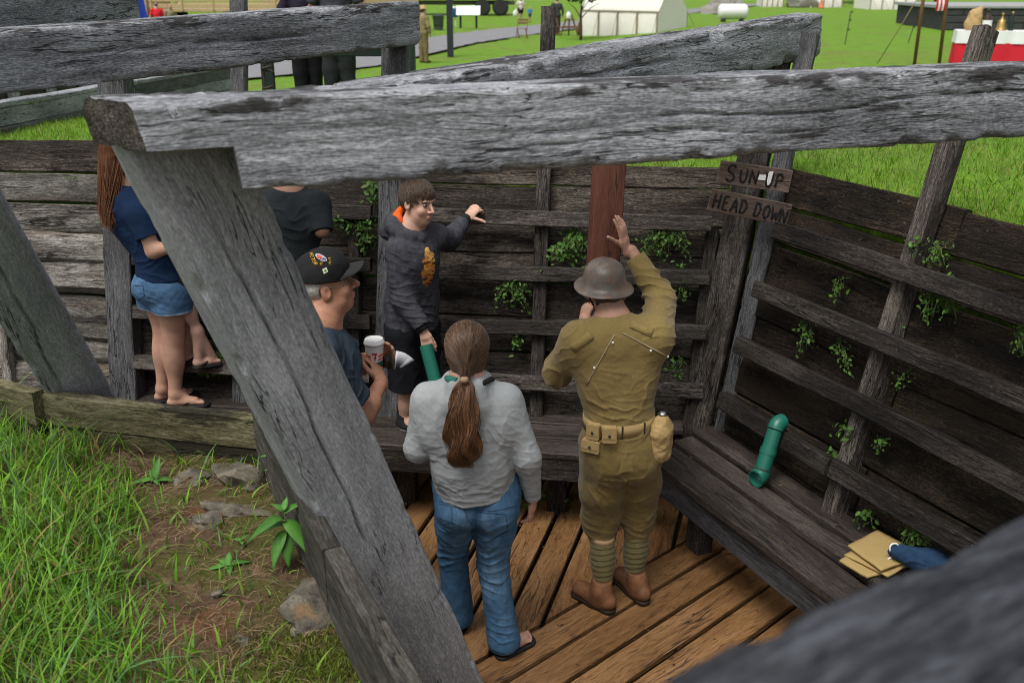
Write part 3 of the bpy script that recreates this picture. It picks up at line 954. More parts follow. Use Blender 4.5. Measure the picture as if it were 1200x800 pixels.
def surface_nets(F, lo, h):
    ins = F < 0
    c = np.zeros(np.array(F.shape) - 1, np.uint8)
    offs = [(i, j, k) for i in (0, 1) for j in (0, 1) for k in (0, 1)]
    nx, ny, nz = c.shape
    for i, j, k in offs:
        c += ins[i:i + nx, j:j + ny, k:k + nz]
    act = (c > 0) & (c < 8)
    I = np.argwhere(act)
    acc = np.zeros((len(I), 3)); cnt = np.zeros(len(I))
    for a in offs:
        for ax in range(3):
            if a[ax]: continue
            b = list(a); b[ax] = 1
            fa = F[I[:, 0] + a[0], I[:, 1] + a[1], I[:, 2] + a[2]]
            fb = F[I[:, 0] + b[0], I[:, 1] + b[1], I[:, 2] + b[2]]
            m = (fa < 0) != (fb < 0)
            t = np.where(m, fa / (fa - fb + 1e-12), 0)
            q = np.tile(np.array(a, float), (len(I), 1))
            q[:, ax] = t
            acc += q * m[:, None]; cnt += m
    v = lo + (I + acc / cnt[:, None]) * h
    vid = np.full(c.shape, -1, np.int64)
    vid[act] = np.arange(len(I))
    quads = []
    for ax in range(3):
        a1, a2 = [(1, 2), (2, 0), (0, 1)][ax]
        s0 = [slice(None)] * 3; s1 = [slice(None)] * 3
        s0[ax] = slice(0, -1); s1[ax] = slice(1, None)
        A, B = ins[tuple(s0)], ins[tuple(s1)]
        E = np.argwhere(A != B)
        E = E[(E[:, a1] > 0) & (E[:, a2] > 0) & (E[:, a1] < F.shape[a1] - 1) & (E[:, a2] < F.shape[a2] - 1)]
        sg = ins[E[:, 0], E[:, 1], E[:, 2]]
        def g(d1, d2):
            q = E.copy(); q[:, a1] -= d1; q[:, a2] -= d2
            return vid[q[:, 0], q[:, 1], q[:, 2]]
        Q = np.stack([g(1, 1), g(0, 1), g(0, 0), g(1, 0)], 1)
        Q[~sg] = Q[~sg][:, ::-1]
        quads.append(Q)
    return v, np.concatenate(quads)

def vnormals(v, f):
    n = np.cross(v[f[:, 2]] - v[f[:, 0]], v[f[:, 3]] - v[f[:, 1]])
    out = np.zeros_like(v)
    for i in range(4):
        np.add.at(out, f[:, i], n)
    return out / (np.linalg.norm(out, axis=1, keepdims=True) + 1e-12)

def creases(v, f, items=(), noise=(), seed=0):
    """push cloth in and out: items = (centre, radius, axis, creases per metre, depth); noise = (frequency xyz, depth)"""
    n = vnormals(v, f)
    d = np.zeros(len(v))
    for i, (c, rad, ax, fr, amp) in enumerate(items):
        q = v - V(c)
        w = np.exp(-((q ** 2).sum(1)) / rad ** 2)
        m = w > 0.01
        ph = (q[m] @ nrm(ax)) * fr * math.pi + 2.4 * vnoise(v[m] * 7.5, seed + i) + 0.8 * vnoise(v[m] * 19, seed + i + 50)
        r = 1 - np.abs(np.sin(ph))
        d[m] += amp * w[m] * (r ** 2.2 - 0.28) * (0.55 + 0.6 * vnoise(v[m] * 11, seed + 90 + i))
    for i, (fr, amp) in enumerate(noise):
        d += amp * fbm(v * np.asarray(fr, float), seed + 7 * i + 200, 3)
    return v + n * d[:, None]

def frame3(fwd, up=(0, 0, 1)):
    f = nrm(fwd)
    r = nrm(np.cross(f, up))
    u = np.cross(r, f)
    return np.stack([r, f, u], 1)         # columns: right, forward, up

def head(S, c, Rm, s=1.0, k=0.02, nose=1.0, jaw=1.0, ears=True):
    L = lambda x, y, z: V(c) + Rm @ (V(x, y, z) * s)
    r = lambda *a: V(a) * s
    S.ell(L(0, -0.014, 0.038), r(0.076, 0.097, 0.084), Rm, k)
    S.ell(L(0, 0.026, -0.035), r(0.060, 0.068, 0.082), Rm, 0.03 * s)
    S.ell(L(0, 0.050, -0.088), r(0.033 * jaw, 0.032, 0.024), Rm, 0.025 * s)
    for sx in (-1, 1):
        S.ell(L(sx * 0.043 * jaw, 0.010, -0.060), r(0.017 * jaw, 0.040, 0.028), Rm, 0.028 * s)
        S.ell(L(sx * 0.037, 0.065, -0.022), r(0.021, 0.019, 0.020), Rm, 0.022 * s)
    S.ell(L(0, 0.078, 0.034), r(0.05, 0.018, 0.011), Rm, 0.014 * s)
    for sx in (-1, 1):
        S.ell(L(sx * 0.032, 0.102, 0.014), r(0.021, 0.018, 0.0105), Rm, 0.012 * s, sub=True)
    S.cone(L(0, 0.088, 0.018), L(0, 0.112 + 0.004 * nose, -0.020), 0.008 * s, 0.0105 * s * nose, 0.010 * s)
    for sx in (-1, 1):
        S.ell(L(sx * 0.011, 0.099, -0.025), r(0.0085, 0.010, 0.0075), Rm, 0.008 * s)
    S.ell(L(0, 0.0905, -0.0525), r(0.019, 0.011, 0.0052), Rm, 0.0065 * s)
    S.ell(L(0, 0.0885, -0.0630), r(0.017, 0.011, 0.0058), Rm, 0.0065 * s)
    if ears:
        for sx in (-1, 1):
            S.ell(L(sx * 0.077, -0.006, 0.000), r(0.010, 0.021, 0.032), Rm, 0.008 * s)
            S.ell(L(sx * 0.086, 0.002, 0.002), r(0.006, 0.010, 0.017), Rm, 0.006 * s, sub=True)
    return L

def eyes(parent, L, Rm, root, s, iris=(0.05, 0.03, 0.02)):
    for sx in (-1, 1):
        cc = L(sx * 0.031, 0.0790, 0.0120)
        u, w = np.meshgrid(np.linspace(0, math.pi, 11), np.linspace(0, 2 * math.pi, 17)[:-1], indexing='ij')
        loc = np.stack([np.sin(u) * np.cos(w), np.cos(u), np.sin(u) * np.sin(w)], -1).reshape(-1, 3)
        v = cc + (loc * 0.0118 * s) @ Rm.T - root
        col = np.where((loc[:, 1] > 0.80)[:, None], V(iris), V(0.20, 0.17, 0.155))
        col = np.where((loc[:, 1] > 0.97)[:, None], V(0.01, 0.01, 0.01), col)
        idx = np.arange(11 * 16).reshape(11, 16)
        fs = np.stack([idx[:-1], np.roll(idx, -1, 1)[:-1], np.roll(idx, -1, 1)[1:], idx[1:]], -1).reshape(-1, 4)
        link('eye', mesh_from('eye', v, fs, True, col), M['eye'], parent)

def hand(S, wrist, fd, bk, right=True, curl=(0.3, 0.35, 0.4, 0.45), spread=0.07, thumb=(0.75, 0.25), s=1.0, tip=None):
    fd = nrm(fd); bk = nrm(V(bk) - fd * np.dot(bk, fd))
    th = np.cross(bk, fd) * (1 if right else -1)
    w = V(wrist)
    def rot(d, ax, a):
        return d * math.cos(a) + np.cross(ax, d) * math.sin(a) + ax * np.dot(ax, d) * (1 - math.cos(a))
    S.cone(w - fd * 0.02 * s, w + fd * 0.035 * s, 0.027 * s, 0.034 * s, 0.012 * s, flat=bk, fs=1.5)
    S.cone(w + fd * 0.03 * s + th * 0.004 * s, w + fd * 0.080 * s, 0.036 * s, 0.041 * s, 0.010 * s, flat=bk, fs=2.6)
    S.ell(w + fd * 0.035 * s + th * 0.026 * s - bk * 0.008 * s, V(0.016, 0.016, 0.016) * s, None, 0.012 * s)
    lens = (0.074, 0.083, 0.076, 0.060)
    offs = (0.031, 0.0105, -0.0105, -0.030)
    for i in range(4):
        p = w + fd * (0.086 - 0.004 * (i == 3) - 0.003 * (i == 0)) * s + th * offs[i] * s
        d = nrm(fd + th * (1.5 - i) * spread)
        ax = nrm(np.cross(d, -bk)) if abs(np.dot(d, bk)) < 0.99 else th
        rr = (0.0092, 0.0094, 0.0088, 0.0078)[i] * s
        a = curl[i]
        for j, fr in enumerate((0.45, 0.31, 0.24)):
            d = rot(d, ax, a * (0.8, 1.1, 0.8)[j])
            q = p + d * lens[i] * fr * s
            S.cone(p, q, rr * (1 - 0.07 * j), rr * (0.95 - 0.08 * j), 0.003 * s)
            p = q
    p = w + fd * 0.022 * s + th * 0.022 * s - bk * 0.006 * s
    d = nrm(fd * math.cos(thumb[0]) + th * math.sin(thumb[0]) - bk * 0.25)
    ax = nrm(np.cross(d, fd)) if np.linalg.norm(np.cross(d, fd)) > 1e-3 else bk
    for j, ln in enumerate((0.042, 0.033, 0.026)):
        q = p + d * ln * s
        S.cone(p, q, (0.0135, 0.0108, 0.0095)[j] * s, (0.011, 0.0098, 0.0085)[j] * s, 0.005 * s)
        p = q
        d = rot(d, ax, thumb[1])
    return w + fd * 0.08 * s

def finish(name, S, h, root, mat, parent, color, crease=None, noise=(), seed=0):
    """mesh an SDF given in world coordinates as a child of parent, whose origin is root"""
    v, f = S.mesh(h)
    if crease or noise:
        v = creases(v, f, crease or (), noise, seed)
    col = color(v) if callable(color) else np.tile(V(color), (len(v), 1))
    me = mesh_from(name, v - root, f, True, col)
    o = link(name, me, mat, parent)
    o['_n'] = len(v)
    del o['_n']
    return o, v, f

def strands(name, paths, rad, cols, mat, parent, root):
    """paths (N, M, 3) world; thin three-sided hairs"""
    P = np.asarray(paths, float)
    N, Mn, _ = P.shape
    T = np.gradient(P, axis=1)
    T /= np.linalg.norm(T, axis=2, keepdims=True) + 1e-9
    A = np.cross(T, V(0.3, 0.5, 0.8)); A /= np.linalg.norm(A, axis=2, keepdims=True) + 1e-9
    B = np.cross(T, A)
    prof = np.sin(np.linspace(0.35, math.pi * 0.97, Mn)) ** 0.5
    rr = (rad * prof)[None, :, None]
    ring = np.stack([P + rr * (math.cos(w) * A + math.sin(w) * B) for w in (0, 2.094, 4.189)], 2)
    v = ring.reshape(-1, 3) - root
    idx = np.arange(N * Mn * 3).reshape(N, Mn, 3)
    fs = np.stack([idx[:, :-1], np.roll(idx, -1, 2)[:, :-1], np.roll(idx, -1, 2)[:, 1:], idx[:, 1:]], -1).reshape(-1, 4)
    col = np.repeat(np.asarray(cols, float), Mn * 3, 0)
    return link(name, mesh_from(name, v, fs, True, col), mat, parent)

from mathutils.bvhtree import BVHTree
def bvh_of(v, f):
    return BVHTree.FromPolygons([Vector(x) for x in v], [tuple(map(int, q)) for q in f])
def hit(bvh, u, v, lift=0.003):
    """point on a surface where the photograph's view line through (u, v) meets it, and its normal"""
    o = Vector((0, 0, CAM_H)); d = Vector(at(u, v, 1.0)) - o
    loc, n, i, dist = bvh.ray_cast(o, d.normalized())
    if loc is None: return None, None
    if n.dot(d) > 0: n = -n
    return np.array(loc + n * lift), np.array(n)

def tee(parent, root, S, name, mat, col, h=0.007, **kw):
    return finish(name, S, h, root, mat, parent, col, **kw)

def near_to(v, c, r):
    return np.exp(-((v - V(c)) ** 2).sum(1) / r ** 2)

M['skin'] = vcol('skin', 0.55, 0.12, 350, 0.35, 60, 0.08)
M['skin'].node_tree.nodes['Principled BSDF'].inputs['Subsurface Weight'].default_value = 0.0
M['eye'] = vcol('eye', 0.2, 0.0, 100, 0.5, 50, 0.0)
M['hair'] = vcol('hair', 0.45, 0.0, 100, 0.4, 80, 0.25)
M['wool'] = vcol('wool_cloth', 0.9, 0.5, 420, 0.15, 90, 0.14, sheen=0.15)
M['cotton'] = vcol('cotton_cloth', 0.85, 0.3, 600, 0.15, 120, 0.08)
M['denim'] = vcol('denim_cloth', 0.85, 0.5, 700, 0.15, 240, 0.25)
M['leather'] = vcol('suede_leather', 0.6, 0.35, 160, 0.3, 40, 0.3)
M['canvas'] = vcol('canvas_web', 0.85, 0.5, 500, 0.15, 100, 0.14)
M['tape'] = plain('flesh_coloured_tape', (0.42, 0.27, 0.16), 0.8)
M['rubber'] = plain('black_rubber', (0.016, 0.016, 0.017), 0.6, 0.2, 30, 0.3)
# ================================================================ the soldier with helmet and periscope
def skin_col(base, spots=()):
    def fn(v):
        c = np.tile(V(base), (len(v), 1))
        c *= (1 + 0.10 * fbm(v * 22, 5, 3))[:, None]
        for p, r, cc, a in spots:
            w = (near_to(v, p, r) * a)[:, None]
            c = c * (1 - w) + V(cc) * w
        return np.clip(c, 0, 1)
    return fn
def cloth_col(base, amp=0.10, fr=18, seed=4):
    def fn(v):
        return np.tile(V(base), (len(v), 1)) * (1 + amp * fbm(v * fr, seed, 3))[:, None]
    return fn

def soldier():
    root = V(0.53, 4.40, 0.0)
    t = empty('person', root, 'person in olive wool uniform and steel helmet looking into a wooden periscope', 'person')
    f = nrm(V(-0.20, 0.98, 0)); rt = nrm(V(0.98, 0.20, 0))
    neck = V(0.468, 4.475, 1.47)
    hc = V(0.452, 4.56, 1.585)
    Rh = frame3(V(-0.06, 0.95, 0.22))
    lsh, lel, lwr = V(0.295, 4.42, 1.40), V(0.205, 4.56, 1.185), V(0.345, 4.765, 1.36)
    rsh, rel_, rwr = V(0.675, 4.43, 1.425), V(0.735, 4.70, 1.515), V(0.590, 4.795, 1.735)
    lhip, lkn, lan = V(0.435, 4.41, 0.88), V(0.448, 4.47, 0.46), V(0.455, 4.365, 0.08)
    rhip, rkn, ran = V(0.615, 4.43, 0.88), V(0.640, 4.505, 0.47), V(0.628, 4.445, 0.08)
    # body: one skin from head to ankles
    S = SDF()
    L = head(S, hc, Rh, 1.0)
    S.cone(hc + V(0, -0.02, -0.05), neck, 0.055, 0.058, 0.03)
    S.cone(neck, V(0.50, 4.44, 1.20), 0.10, 0.12, 0.05, flat=f, fs=1.3)
    S.cone(V(0.50, 4.44, 1.20), V(0.52, 4.42, 0.92), 0.12, 0.125, 0.05, flat=f, fs=1.3)
    for a, b, c in ((lsh, lel, lwr), (rsh, rel_, rwr)):
        S.chain([neck - V(0, 0, 0.06), a, b, c], [0.06, 0.05, 0.04, 0.028], 0.03)
    for a, b, c in ((lhip, lkn, lan), (rhip, rkn, ran)):
        S.chain([a, b, c], [0.075, 0.05, 0.035], 0.03)
    hand(S, rwr + V(-0.030, 0.006, 0.010), V(-0.22, 0.05, 0.97), V(0.80, -0.58, 0.10), True, curl=(0.10, 0.12, 0.16, 0.20), spread=0.10, thumb=(0.85, 0.0), s=1.0)
    hand(S, lwr, V(0.25, 0.25, 0.9), V(-0.75, -0.6, 0.2), False, curl=(0.5, 0.55, 0.6, 0.65), s=0.95)
    base = (0.40, 0.225, 0.155)
    finish('body', S, 0.0045, root, M['skin'], t, skin_col(base, ((rwr + V(-0.02, 0, 0.11), 0.05, (0.47, 0.25, 0.19), 0.6), (L(0, -0.08, -0.07), 0.045, (0.42, 0.19, 0.12), 0.7))))
    # cropped hair at the nape
    S = SDF()
    S.ell(L(0, -0.020, 0.036), V(0.079, 0.098, 0.086), Rh, 0.02)
    S.ell(L(0, -0.060, -0.020), V(0.062, 0.050, 0.045), Rh, 0.03)
    S.cut(L(0, 0.03, 0.0), Rh @ V(0, 1, -0.3))
    finish('hair', S, 0.006, root, M['hair'], t, (0.045, 0.030, 0.022), noise=(((60, 60, 60), 0.003),))
    # tunic
    S = SDF()
    S.cone(V(0.485, 4.455, 1.34), V(0.512, 4.425, 1.04), 0.188, 0.172, 0.05, flat=f, fs=1.42)
    S.cone(V(0.512, 4.425, 1.05), V(0.530, 4.415, 0.785), 0.172, 0.200, 0.03, flat=f, fs=1.32, cap=1)
    S.cone(lsh + V(0.03, 0, -0.015), rsh + V(-0.03, 0, -0.015), 0.082, 0.082, 0.05)
    S.cone(neck + V(0, -0.01, -0.02), lsh, 0.070, 0.062, 0.05)
    S.cone(neck + V(0, -0.01, -0.02), rsh, 0.070, 0.062, 0.05)
    S.cone(neck + V(0.002, 0.016, -0.01), neck + V(-0.003, 0.026, 0.048), 0.066, 0.065, 0.014, cap=1)
    S.cone(lsh, lel, 0.086, 0.070, 0.04); S.cone(lel, lwr - nrm(lwr - lel) * 0.02, 0.070, 0.048, 0.03, cap=1)
    S.cone(rsh, rel_, 0.090, 0.076, 0.04); S.cone(rel_, rwr - nrm(rwr - rel_) * 0.035, 0.074, 0.050, 0.03, cap=1)
    S.cone(rsh + V(-0.02, 0.02, -0.03), V(0.60, 4.43, 1.20), 0.085, 0.09, 0.08); S.cone(lsh + V(0.03, 0.02, -0.03), V(0.40, 4.42, 1.18), 0.085, 0.09, 0.08)
    ol = (0.205, 0.148, 0.052)
    o, v, fc = finish('tunic', S, 0.0055, root, M['wool'], t, cloth_col(ol, 0.09, 9), crease=[
        (rel_, 0.15, V(0.2, 0.3, 0.9), 22, 0.028), (rsh + V(0.05, 0.05, 0.02), 0.14, V(-0.3, 0.4, 0.8), 20, 0.022), (lel, 0.14, V(0.5, 0.6, 0.5), 22, 0.024),
        (lsh, 0.12, V(0.7, 0.1, -0.6), 22, 0.012), (V(0.52, 4.30, 1.06), 0.17, V(0.1, 0, 1), 20, 0.011), (V(0.40, 4.30, 1.1), 0.15, V(0.6, 0, 0.8), 14, 0.010),
        (V(0.62, 4.30, 1.15), 0.18, V(-0.6, 0, 0.8), 12, 0.010), (V(0.53, 4.28, 0.86), 0.16, V(1, 0, 0.1), 14, 0.009), (V(0.47, 4.3, 1.36), 0.12, V(0.2, 0, 1), 14, 0.007)],
        noise=(((5, 5, 5), 0.004), ((24, 24, 24), 0.0012)), seed=3)
    MB().lathe([(0.060, -0.03), (0.068, -0.012), (0.069, 0.022), (0.066, 0.030), (0.060, 0.031), (0.058, 0.0)], 28, None or (0, 0, 0)).build('collar', M['olive_wool'], t, True, Matrix.Translation(Vector(neck + V(-0.002, 0.022, 0.012) - root)) @ Matrix.Rotation(R(-16), 4, 'X'))
    bv = bvh_of(v, fc)
    # seams and shoulder straps laid on the tunic
    def ribbon(name, pix, w, th, mat, col, par=t, lift=0.002):
        pts, ns = [], []
        for (u, vv) in pix:
            p, n = hit(bv, u, vv, lift)
            if p is None: continue
            pts.append(p); ns.append(n)
        vs, fs = [], []
        for i, p in enumerate(pts):
            tt = nrm(pts[min(i + 1, len(pts) - 1)] - pts[max(0, i - 1)])
            sd_ = nrm(np.cross(tt, ns[i]))
            for a, b in ((-w, -0.002), (-w, th), (w, th), (w, -0.002)):
                vs.append(p + sd_ * a + ns[i] * b - root)
        for i in range(len(pts) - 1):
            for k in range(4):
                fs.append((i * 4 + k, i * 4 + (k + 1) % 4, (i + 1) * 4 + (k + 1) % 4, (i + 1) * 4 + k))
        fs += [(3, 2, 1, 0), tuple(len(vs) - 4 + k for k in range(4))]
        return link(name, mesh_from(name, vs, fs, True, np.tile(V(col), (len(vs), 1))), mat, par)
    lerp = lambda a, b, n: [(a[0] + (b[0] - a[0]) * i / n, a[1] + (b[1] - a[1]) * i / n) for i in range(n + 1)]
    ribbon('shoulder_strap', lerp((690, 388), (667, 404), 6), 0.020, 0.005, M['wool'], (0.23, 0.165, 0.056))
    ribbon('shoulder_strap', lerp((738, 376), (764, 386), 6), 0.020, 0.005, M['wool'], (0.23, 0.165, 0.056))
    ribbon('lanyard', lerp((718, 388), (684, 446), 12), 0.0016, 0.003, M['canvas'], (0.42, 0.36, 0.24))
    ribbon('lanyard', lerp((728, 386), (783, 413), 12), 0.0016, 0.003, M['canvas'], (0.42, 0.36, 0.24))
    for u, vv in ((716, 397), (694, 426), (762, 406), (782, 413)):
        p, n = hit(bv, u, vv, 0.004)
        if p is not None:
            MB().lathe([(0.003, -0.006), (0.006, -0.003), (0.006, 0.003), (0.003, 0.006)], 8, p - root).build('toggle', M['white_paint'], t, True)
    # breeches
    S = SDF()
    S.cone(V(0.46, 4.42, 0.90), V(0.59, 4.43, 0.90), 0.130, 0.130, 0.05, flat=f, fs=1.15)
    S.ell(V(0.455, 4.36, 0.80), (0.11, 0.10, 0.12), None, 0.06); S.ell(V(0.61, 4.375, 0.80), (0.11, 0.10, 0.12), None, 0.06)
    S.chain([lhip, V(0.435, 4.43, 0.62), lkn + V(-0.003, 0, -0.02), V(0.452, 4.43, 0.335)], [0.118, 0.108, 0.094, 0.066], 0.04)
    S.chain([rhip, V(0.635, 4.46, 0.64), rkn + V(0.003, 0, -0.02), V(0.636, 4.475, 0.345)], [0.118, 0.106, 0.092, 0.066], 0.04)
    S.cut(V(0.452, 4.42, 0.318), V(0, 0.1, -1), 0.12); S.cut(V(0.636, 4.47, 0.33), V(0, 0.1, -1), 0.12)
    finish('breeches', S, 0.0055, root, M['wool'], t, cloth_col((0.150, 0.108, 0.036), 0.10, 9), crease=[
        (lkn + V(0, -0.05, -0.04), 0.11, V(0.2, 0, 1), 22, 0.017), (rkn + V(0, -0.05, -0.04), 0.11, V(-0.2, 0, 1), 22, 0.017),
        (V(0.46, 4.32, 0.66), 0.13, V(0.8, 0, 0.6), 15, 0.014), (V(0.62, 4.34, 0.67), 0.12, V(-0.7, 0, 0.7), 15, 0.014), (V(0.53, 4.3, 0.74), 0.10, V(0, 0, 1), 20, 0.011)],
        noise=(((8, 8, 5), 0.008), ((22, 22, 18), 0.003)), seed=13)
    # puttees: wound strips
    for kn, an in ((V(0.452, 4.425, 0.345), lan + V(0, 0.0, 0.03)), (V(0.637, 4.472, 0.355), ran + V(0, 0.0, 0.03))):
        nz, na = 90, 28
        zz = np.linspace(0, 1, nz); aa = np.linspace(0, 2 * math.pi, na, endpoint=False)
        Zt, A = np.meshgrid(zz, aa, indexing='ij')
        turn = (Zt * 8.5 + 0.22 * np.cos(A + 0.6) + 0.04 * np.sin(3 * A)) % 1.0
        rr = (0.058 + 0.010 * np.sin(np.clip(1 - Zt * 1.2, 0, 1) * math.pi) - 0.012 * Zt) + 0.0045 * turn
        C = kn[None, None] + (an - kn)[None, None] * Zt[..., None]
        vv = C + np.stack([rr * np.cos(A), rr * np.sin(A) * 1.02, 0 * rr], -1)
        colr = np.where((turn > 0.93)[..., None], V(0.21, 0.16, 0.075), V(0.135, 0.115, 0.050))
        idx = np.arange(nz * na).reshape(nz, na)
        fs = np.stack([idx[:-1], idx[1:], np.roll(idx, -1, 1)[1:], np.roll(idx, -1, 1)[:-1]], -1).reshape(-1, 4)
        link('puttee', mesh_from('puttee', vv.reshape(-1, 3) - root, fs, True, colr.reshape(-1, 3)), M['wool'], t)
        MB().tube([kn + V(0, 0, 0.018), kn + V(0, 0, -0.014)], [0.064, 0.062], 24).build('garter_tape', M['tape'], t, True, Matrix.Translation(Vector(-root)))
    # boots
    for an, heel, toe in ((lan, V(0.482, 4.30, 0.0), V(0.335, 4.435, 0.0)), (ran, V(0.672, 4.375, 0.0), V(0.572, 4.565, 0.0))):
        fd = nrm(toe - heel)
        S = SDF()
        S.cone(heel + V(0, 0, 0.055), heel + fd * 0.10 + V(0, 0, 0.06), 0.040, 0.044, 0.02)
        S.cone(heel + fd * 0.09 + V(0, 0, 0.055), toe + V(0, 0, 0.048), 0.046, 0.036, 0.03)
        S.ell(toe - fd * 0.02 + V(0, 0, 0.052), (0.045, 0.045, 0.036), None, 0.02)
        S.chain([heel + fd * 0.045 + V(0, 0, 0.05), heel + fd * 0.05 + V(0, 0, 0.10), an + V(0, 0, 0.08)], [0.048, 0.049, 0.052], 0.03)
        S.cut(heel + V(0, 0, 0.018), (0, 0, -1)); S.cut(an + V(0, 0, 0.072), (0, 0, 1), 0.16)
        bo, bvv, bff = finish('boot', S, 0.0042, root, M['leather'], t, cloth_col((0.175, 0.078, 0.036), 0.28, 14),
                    crease=[(an + fd * 0.03 + V(0, 0, -0.0), 0.05, V(0, 0, 1), 34, 0.007), (heel + fd * 0.14 + V(0, 0, 0.07), 0.04, fd, 30, 0.004)], seed=21)
        S = SDF()
        S.cone(heel + V(0, 0, 0.016), heel + fd * 0.1 + V(0, 0, 0.016), 0.040, 0.040, 0.02)
        S.cone(heel + fd * 0.09 + V(0, 0, 0.016), toe + V(0, 0, 0.016), 0.043, 0.043, 0.02)
        S.cut(heel + V(0, 0, 0.024), (0, 0, 1)); S.cut(heel + V(0, 0, 0.0), (0, 0, -1))
        so, _, _ = finish('sole', S, 0.0045, root, M['leather'], t, (0.028, 0.018, 0.012))
        so.parent = bo
        so.matrix_local = Matrix.Identity(4)
    # web belt with pouches and canteen
    cbelt = V(0.512, 4.424, 1.005)
    n = 64
    vs, fs = [], []
    def ring(a, extra, z):
        rr_x, rr_y = 0.1745 + extra, 0.1745 / 1.36 + extra + 0.004
        return cbelt + rt * rr_x * math.cos(a) + f * rr_y * math.sin(a) + V(0, 0, z)
    for i in range(n):
        a = 2 * math.pi * i / n
        for e, z in ((0.000, -0.030), (0.009, -0.030), (0.009, 0.030), (0.000, 0.030)):
            vs.append(ring(a, e, z + 0.012 * math.sin(a)) - root)
    for i in range(n):
        for k in range(4):
            j = (i + 1) % n
            fs.append((i * 4 + k, j * 4 + k, j * 4 + (k + 1) % 4, i * 4 + (k + 1) % 4))
    webc = (0.37, 0.26, 0.115)
    belt = link('belt', mesh_from('belt', vs, fs, True, np.tile(V(webc), (len(vs), 1))), M['canvas'], t)
    def on_belt(deg, out=0.0, z=0.0):
        a = R(deg)
        p = ring(a, out, z + 0.012 * math.sin(a))
        nn_ = nrm(rt * math.cos(a) * 0.75 + f * math.sin(a) * 1.3)
        return p, nn_
    def pouch(name, deg, w, hgt, dpt, z, col, par, k=0.012):
        p, nn_ = on_belt(deg, 0.012 + dpt / 2, z)
        sd_ = nrm(np.cross(V(0, 0, 1), nn_))
        o_ = MB().box(p - root, (dpt * 1.05, w, hgt), Matrix(((nn_[0], sd_[0], 0), (nn_[1], sd_[1], 0), (nn_[2], sd_[2], 1))), dpt * 0.22).build(name, M['web_plain'], par)
        # flap and snap
        MB().box(p + nn_ * dpt * 0.52 + V(0, 0, hgt * 0.12) - root, (0.006, w * 0.92, hgt * 0.66), Matrix(((nn_[0], sd_[0], 0), (nn_[1], sd_[1], 0), (nn_[2], sd_[2], 1))), 0.002).build('flap', M['web_plain'], o_)
        mm = frame(p + nn_ * (dpt * 0.52 + 0.005) + V(0, 0, -hgt * 0.02) - root, V(0, 0, 1), nn_)
        MB().lathe([(0.0075, 0.0), (0.0065, 0.003), (0.003, 0.004)], 12).build('snap', M['dark_metal'], o_, True, mm)
        return p, nn_
    pouch('pouch', 243, 0.072, 0.078, 0.030, -0.002, webc, belt)
    pouch('pouch', 218, 0.066, 0.078, 0.030, -0.002, webc, belt)
    pouch('first_aid_pouch', 215, 0.095, 0.062, 0.034, -0.078, (0.33, 0.225, 0.095), belt)
    p, nn_ = on_belt(-30, 0.050, -0.075)
    S = SDF()
    S.cone(p + V(0, 0, 0.035), p - V(0, 0, 0.055), 0.078, 0.074, 0.02, flat=nn_, fs=1.45)
    S.cone(p + V(0, 0, 0.06), p + V(0, 0, 0.088), 0.038, 0.028, 0.03)
    can, cv, cf = finish('canteen_cover', S, 0.0045, root, M['canvas'], t, cloth_col((0.40, 0.275, 0.12), 0.13, 20), crease=[(p, 0.07, V(0, 0, 1), 18, 0.005)], noise=(((25, 25, 25), 0.005),))
    can.parent = belt
    MB().lathe([(0.019, 0.0), (0.021, 0.004), (0.021, 0.020), (0.015, 0.026), (0.004, 0.027)], 18, p + V(0, 0, 0.110) - root).build('cap', M['steel'], can, True)
    sdv = nrm(np.cross(V(0, 0, 1), nn_))
    MB().tube([p + nn_ * 0.036 + sdv * a * 0.012 + V(0, 0, 0.045 - 0.012 * math.cos(a * 0.55)) - root for a in range(-4, 5)], 0.004, 5).build('flap_edge', M['web_plain'], can, True)
    MB().lathe([(0.007, 0.0), (0.006, 0.003), (0.002, 0.004)], 10).build('snap', M['dark_metal'], can, True, frame(p + nn_ * 0.042 + V(0, 0, 0.02) - root, V(0, 0, 1), nn_))
    for deg in (262, 300):
        p2, n2_ = on_belt(deg, 0.010, 0)
        sd_ = nrm(np.cross(V(0, 0, 1), n2_))
        MB().box(p2 - root, (0.006, 0.008, 0.064), Matrix(((n2_[0], sd_[0], 0), (n2_[1], sd_[1], 0), (n2_[2], sd_[2], 1)))).build('keeper', M['dark_metal'], belt)
    # shallow steel helmet
    Rm = frame3(V(-0.05, 0.99, 0.10), V(0.03, -0.06, 1))
    hm = Matrix([[Rm[i][j] for j in range(3)] + [0] for i in range(3)] + [[0, 0, 0, 1]])
    prof = [(0.0001, 0.112), (0.030, 0.110), (0.058, 0.102), (0.082, 0.086), (0.099, 0.062), (0.108, 0.034), (0.113, 0.010), (0.122, -0.002), (0.138, -0.010), (0.152, -0.018), (0.1545, -0.021), (0.152, -0.024), (0.136, -0.016), (0.118, -0.008), (0.104, 0.004), (0.09, 0.05), (0.02, 0.098)]
    mb = MB()
    nn2 = 48
    vs, fs = [], []
    for (r_, z_) in prof:
        for k in range(nn2):
            w = 2 * math.pi * k / nn2
            dent = 1 + 0.012 * math.sin(3 * w + 1) * (1 if z_ > 0.02 else 1.4)
            vs.append((r_ * math.cos(w) * 0.96 * dent, r_ * math.sin(w) * 1.02 * dent, z_ - (0.010 * abs(math.cos(w)) if r_ > 0.118 else 0)))
    for i in range(len(prof) - 1):
        for k in range(nn2):
            k2 = (k + 1) % nn2
            fs.append((i * nn2 + k, i * nn2 + k2, (i + 1) * nn2 + k2, (i + 1) * nn2 + k)[::-1])
    hpos = V(0.428, 4.545, 1.650)
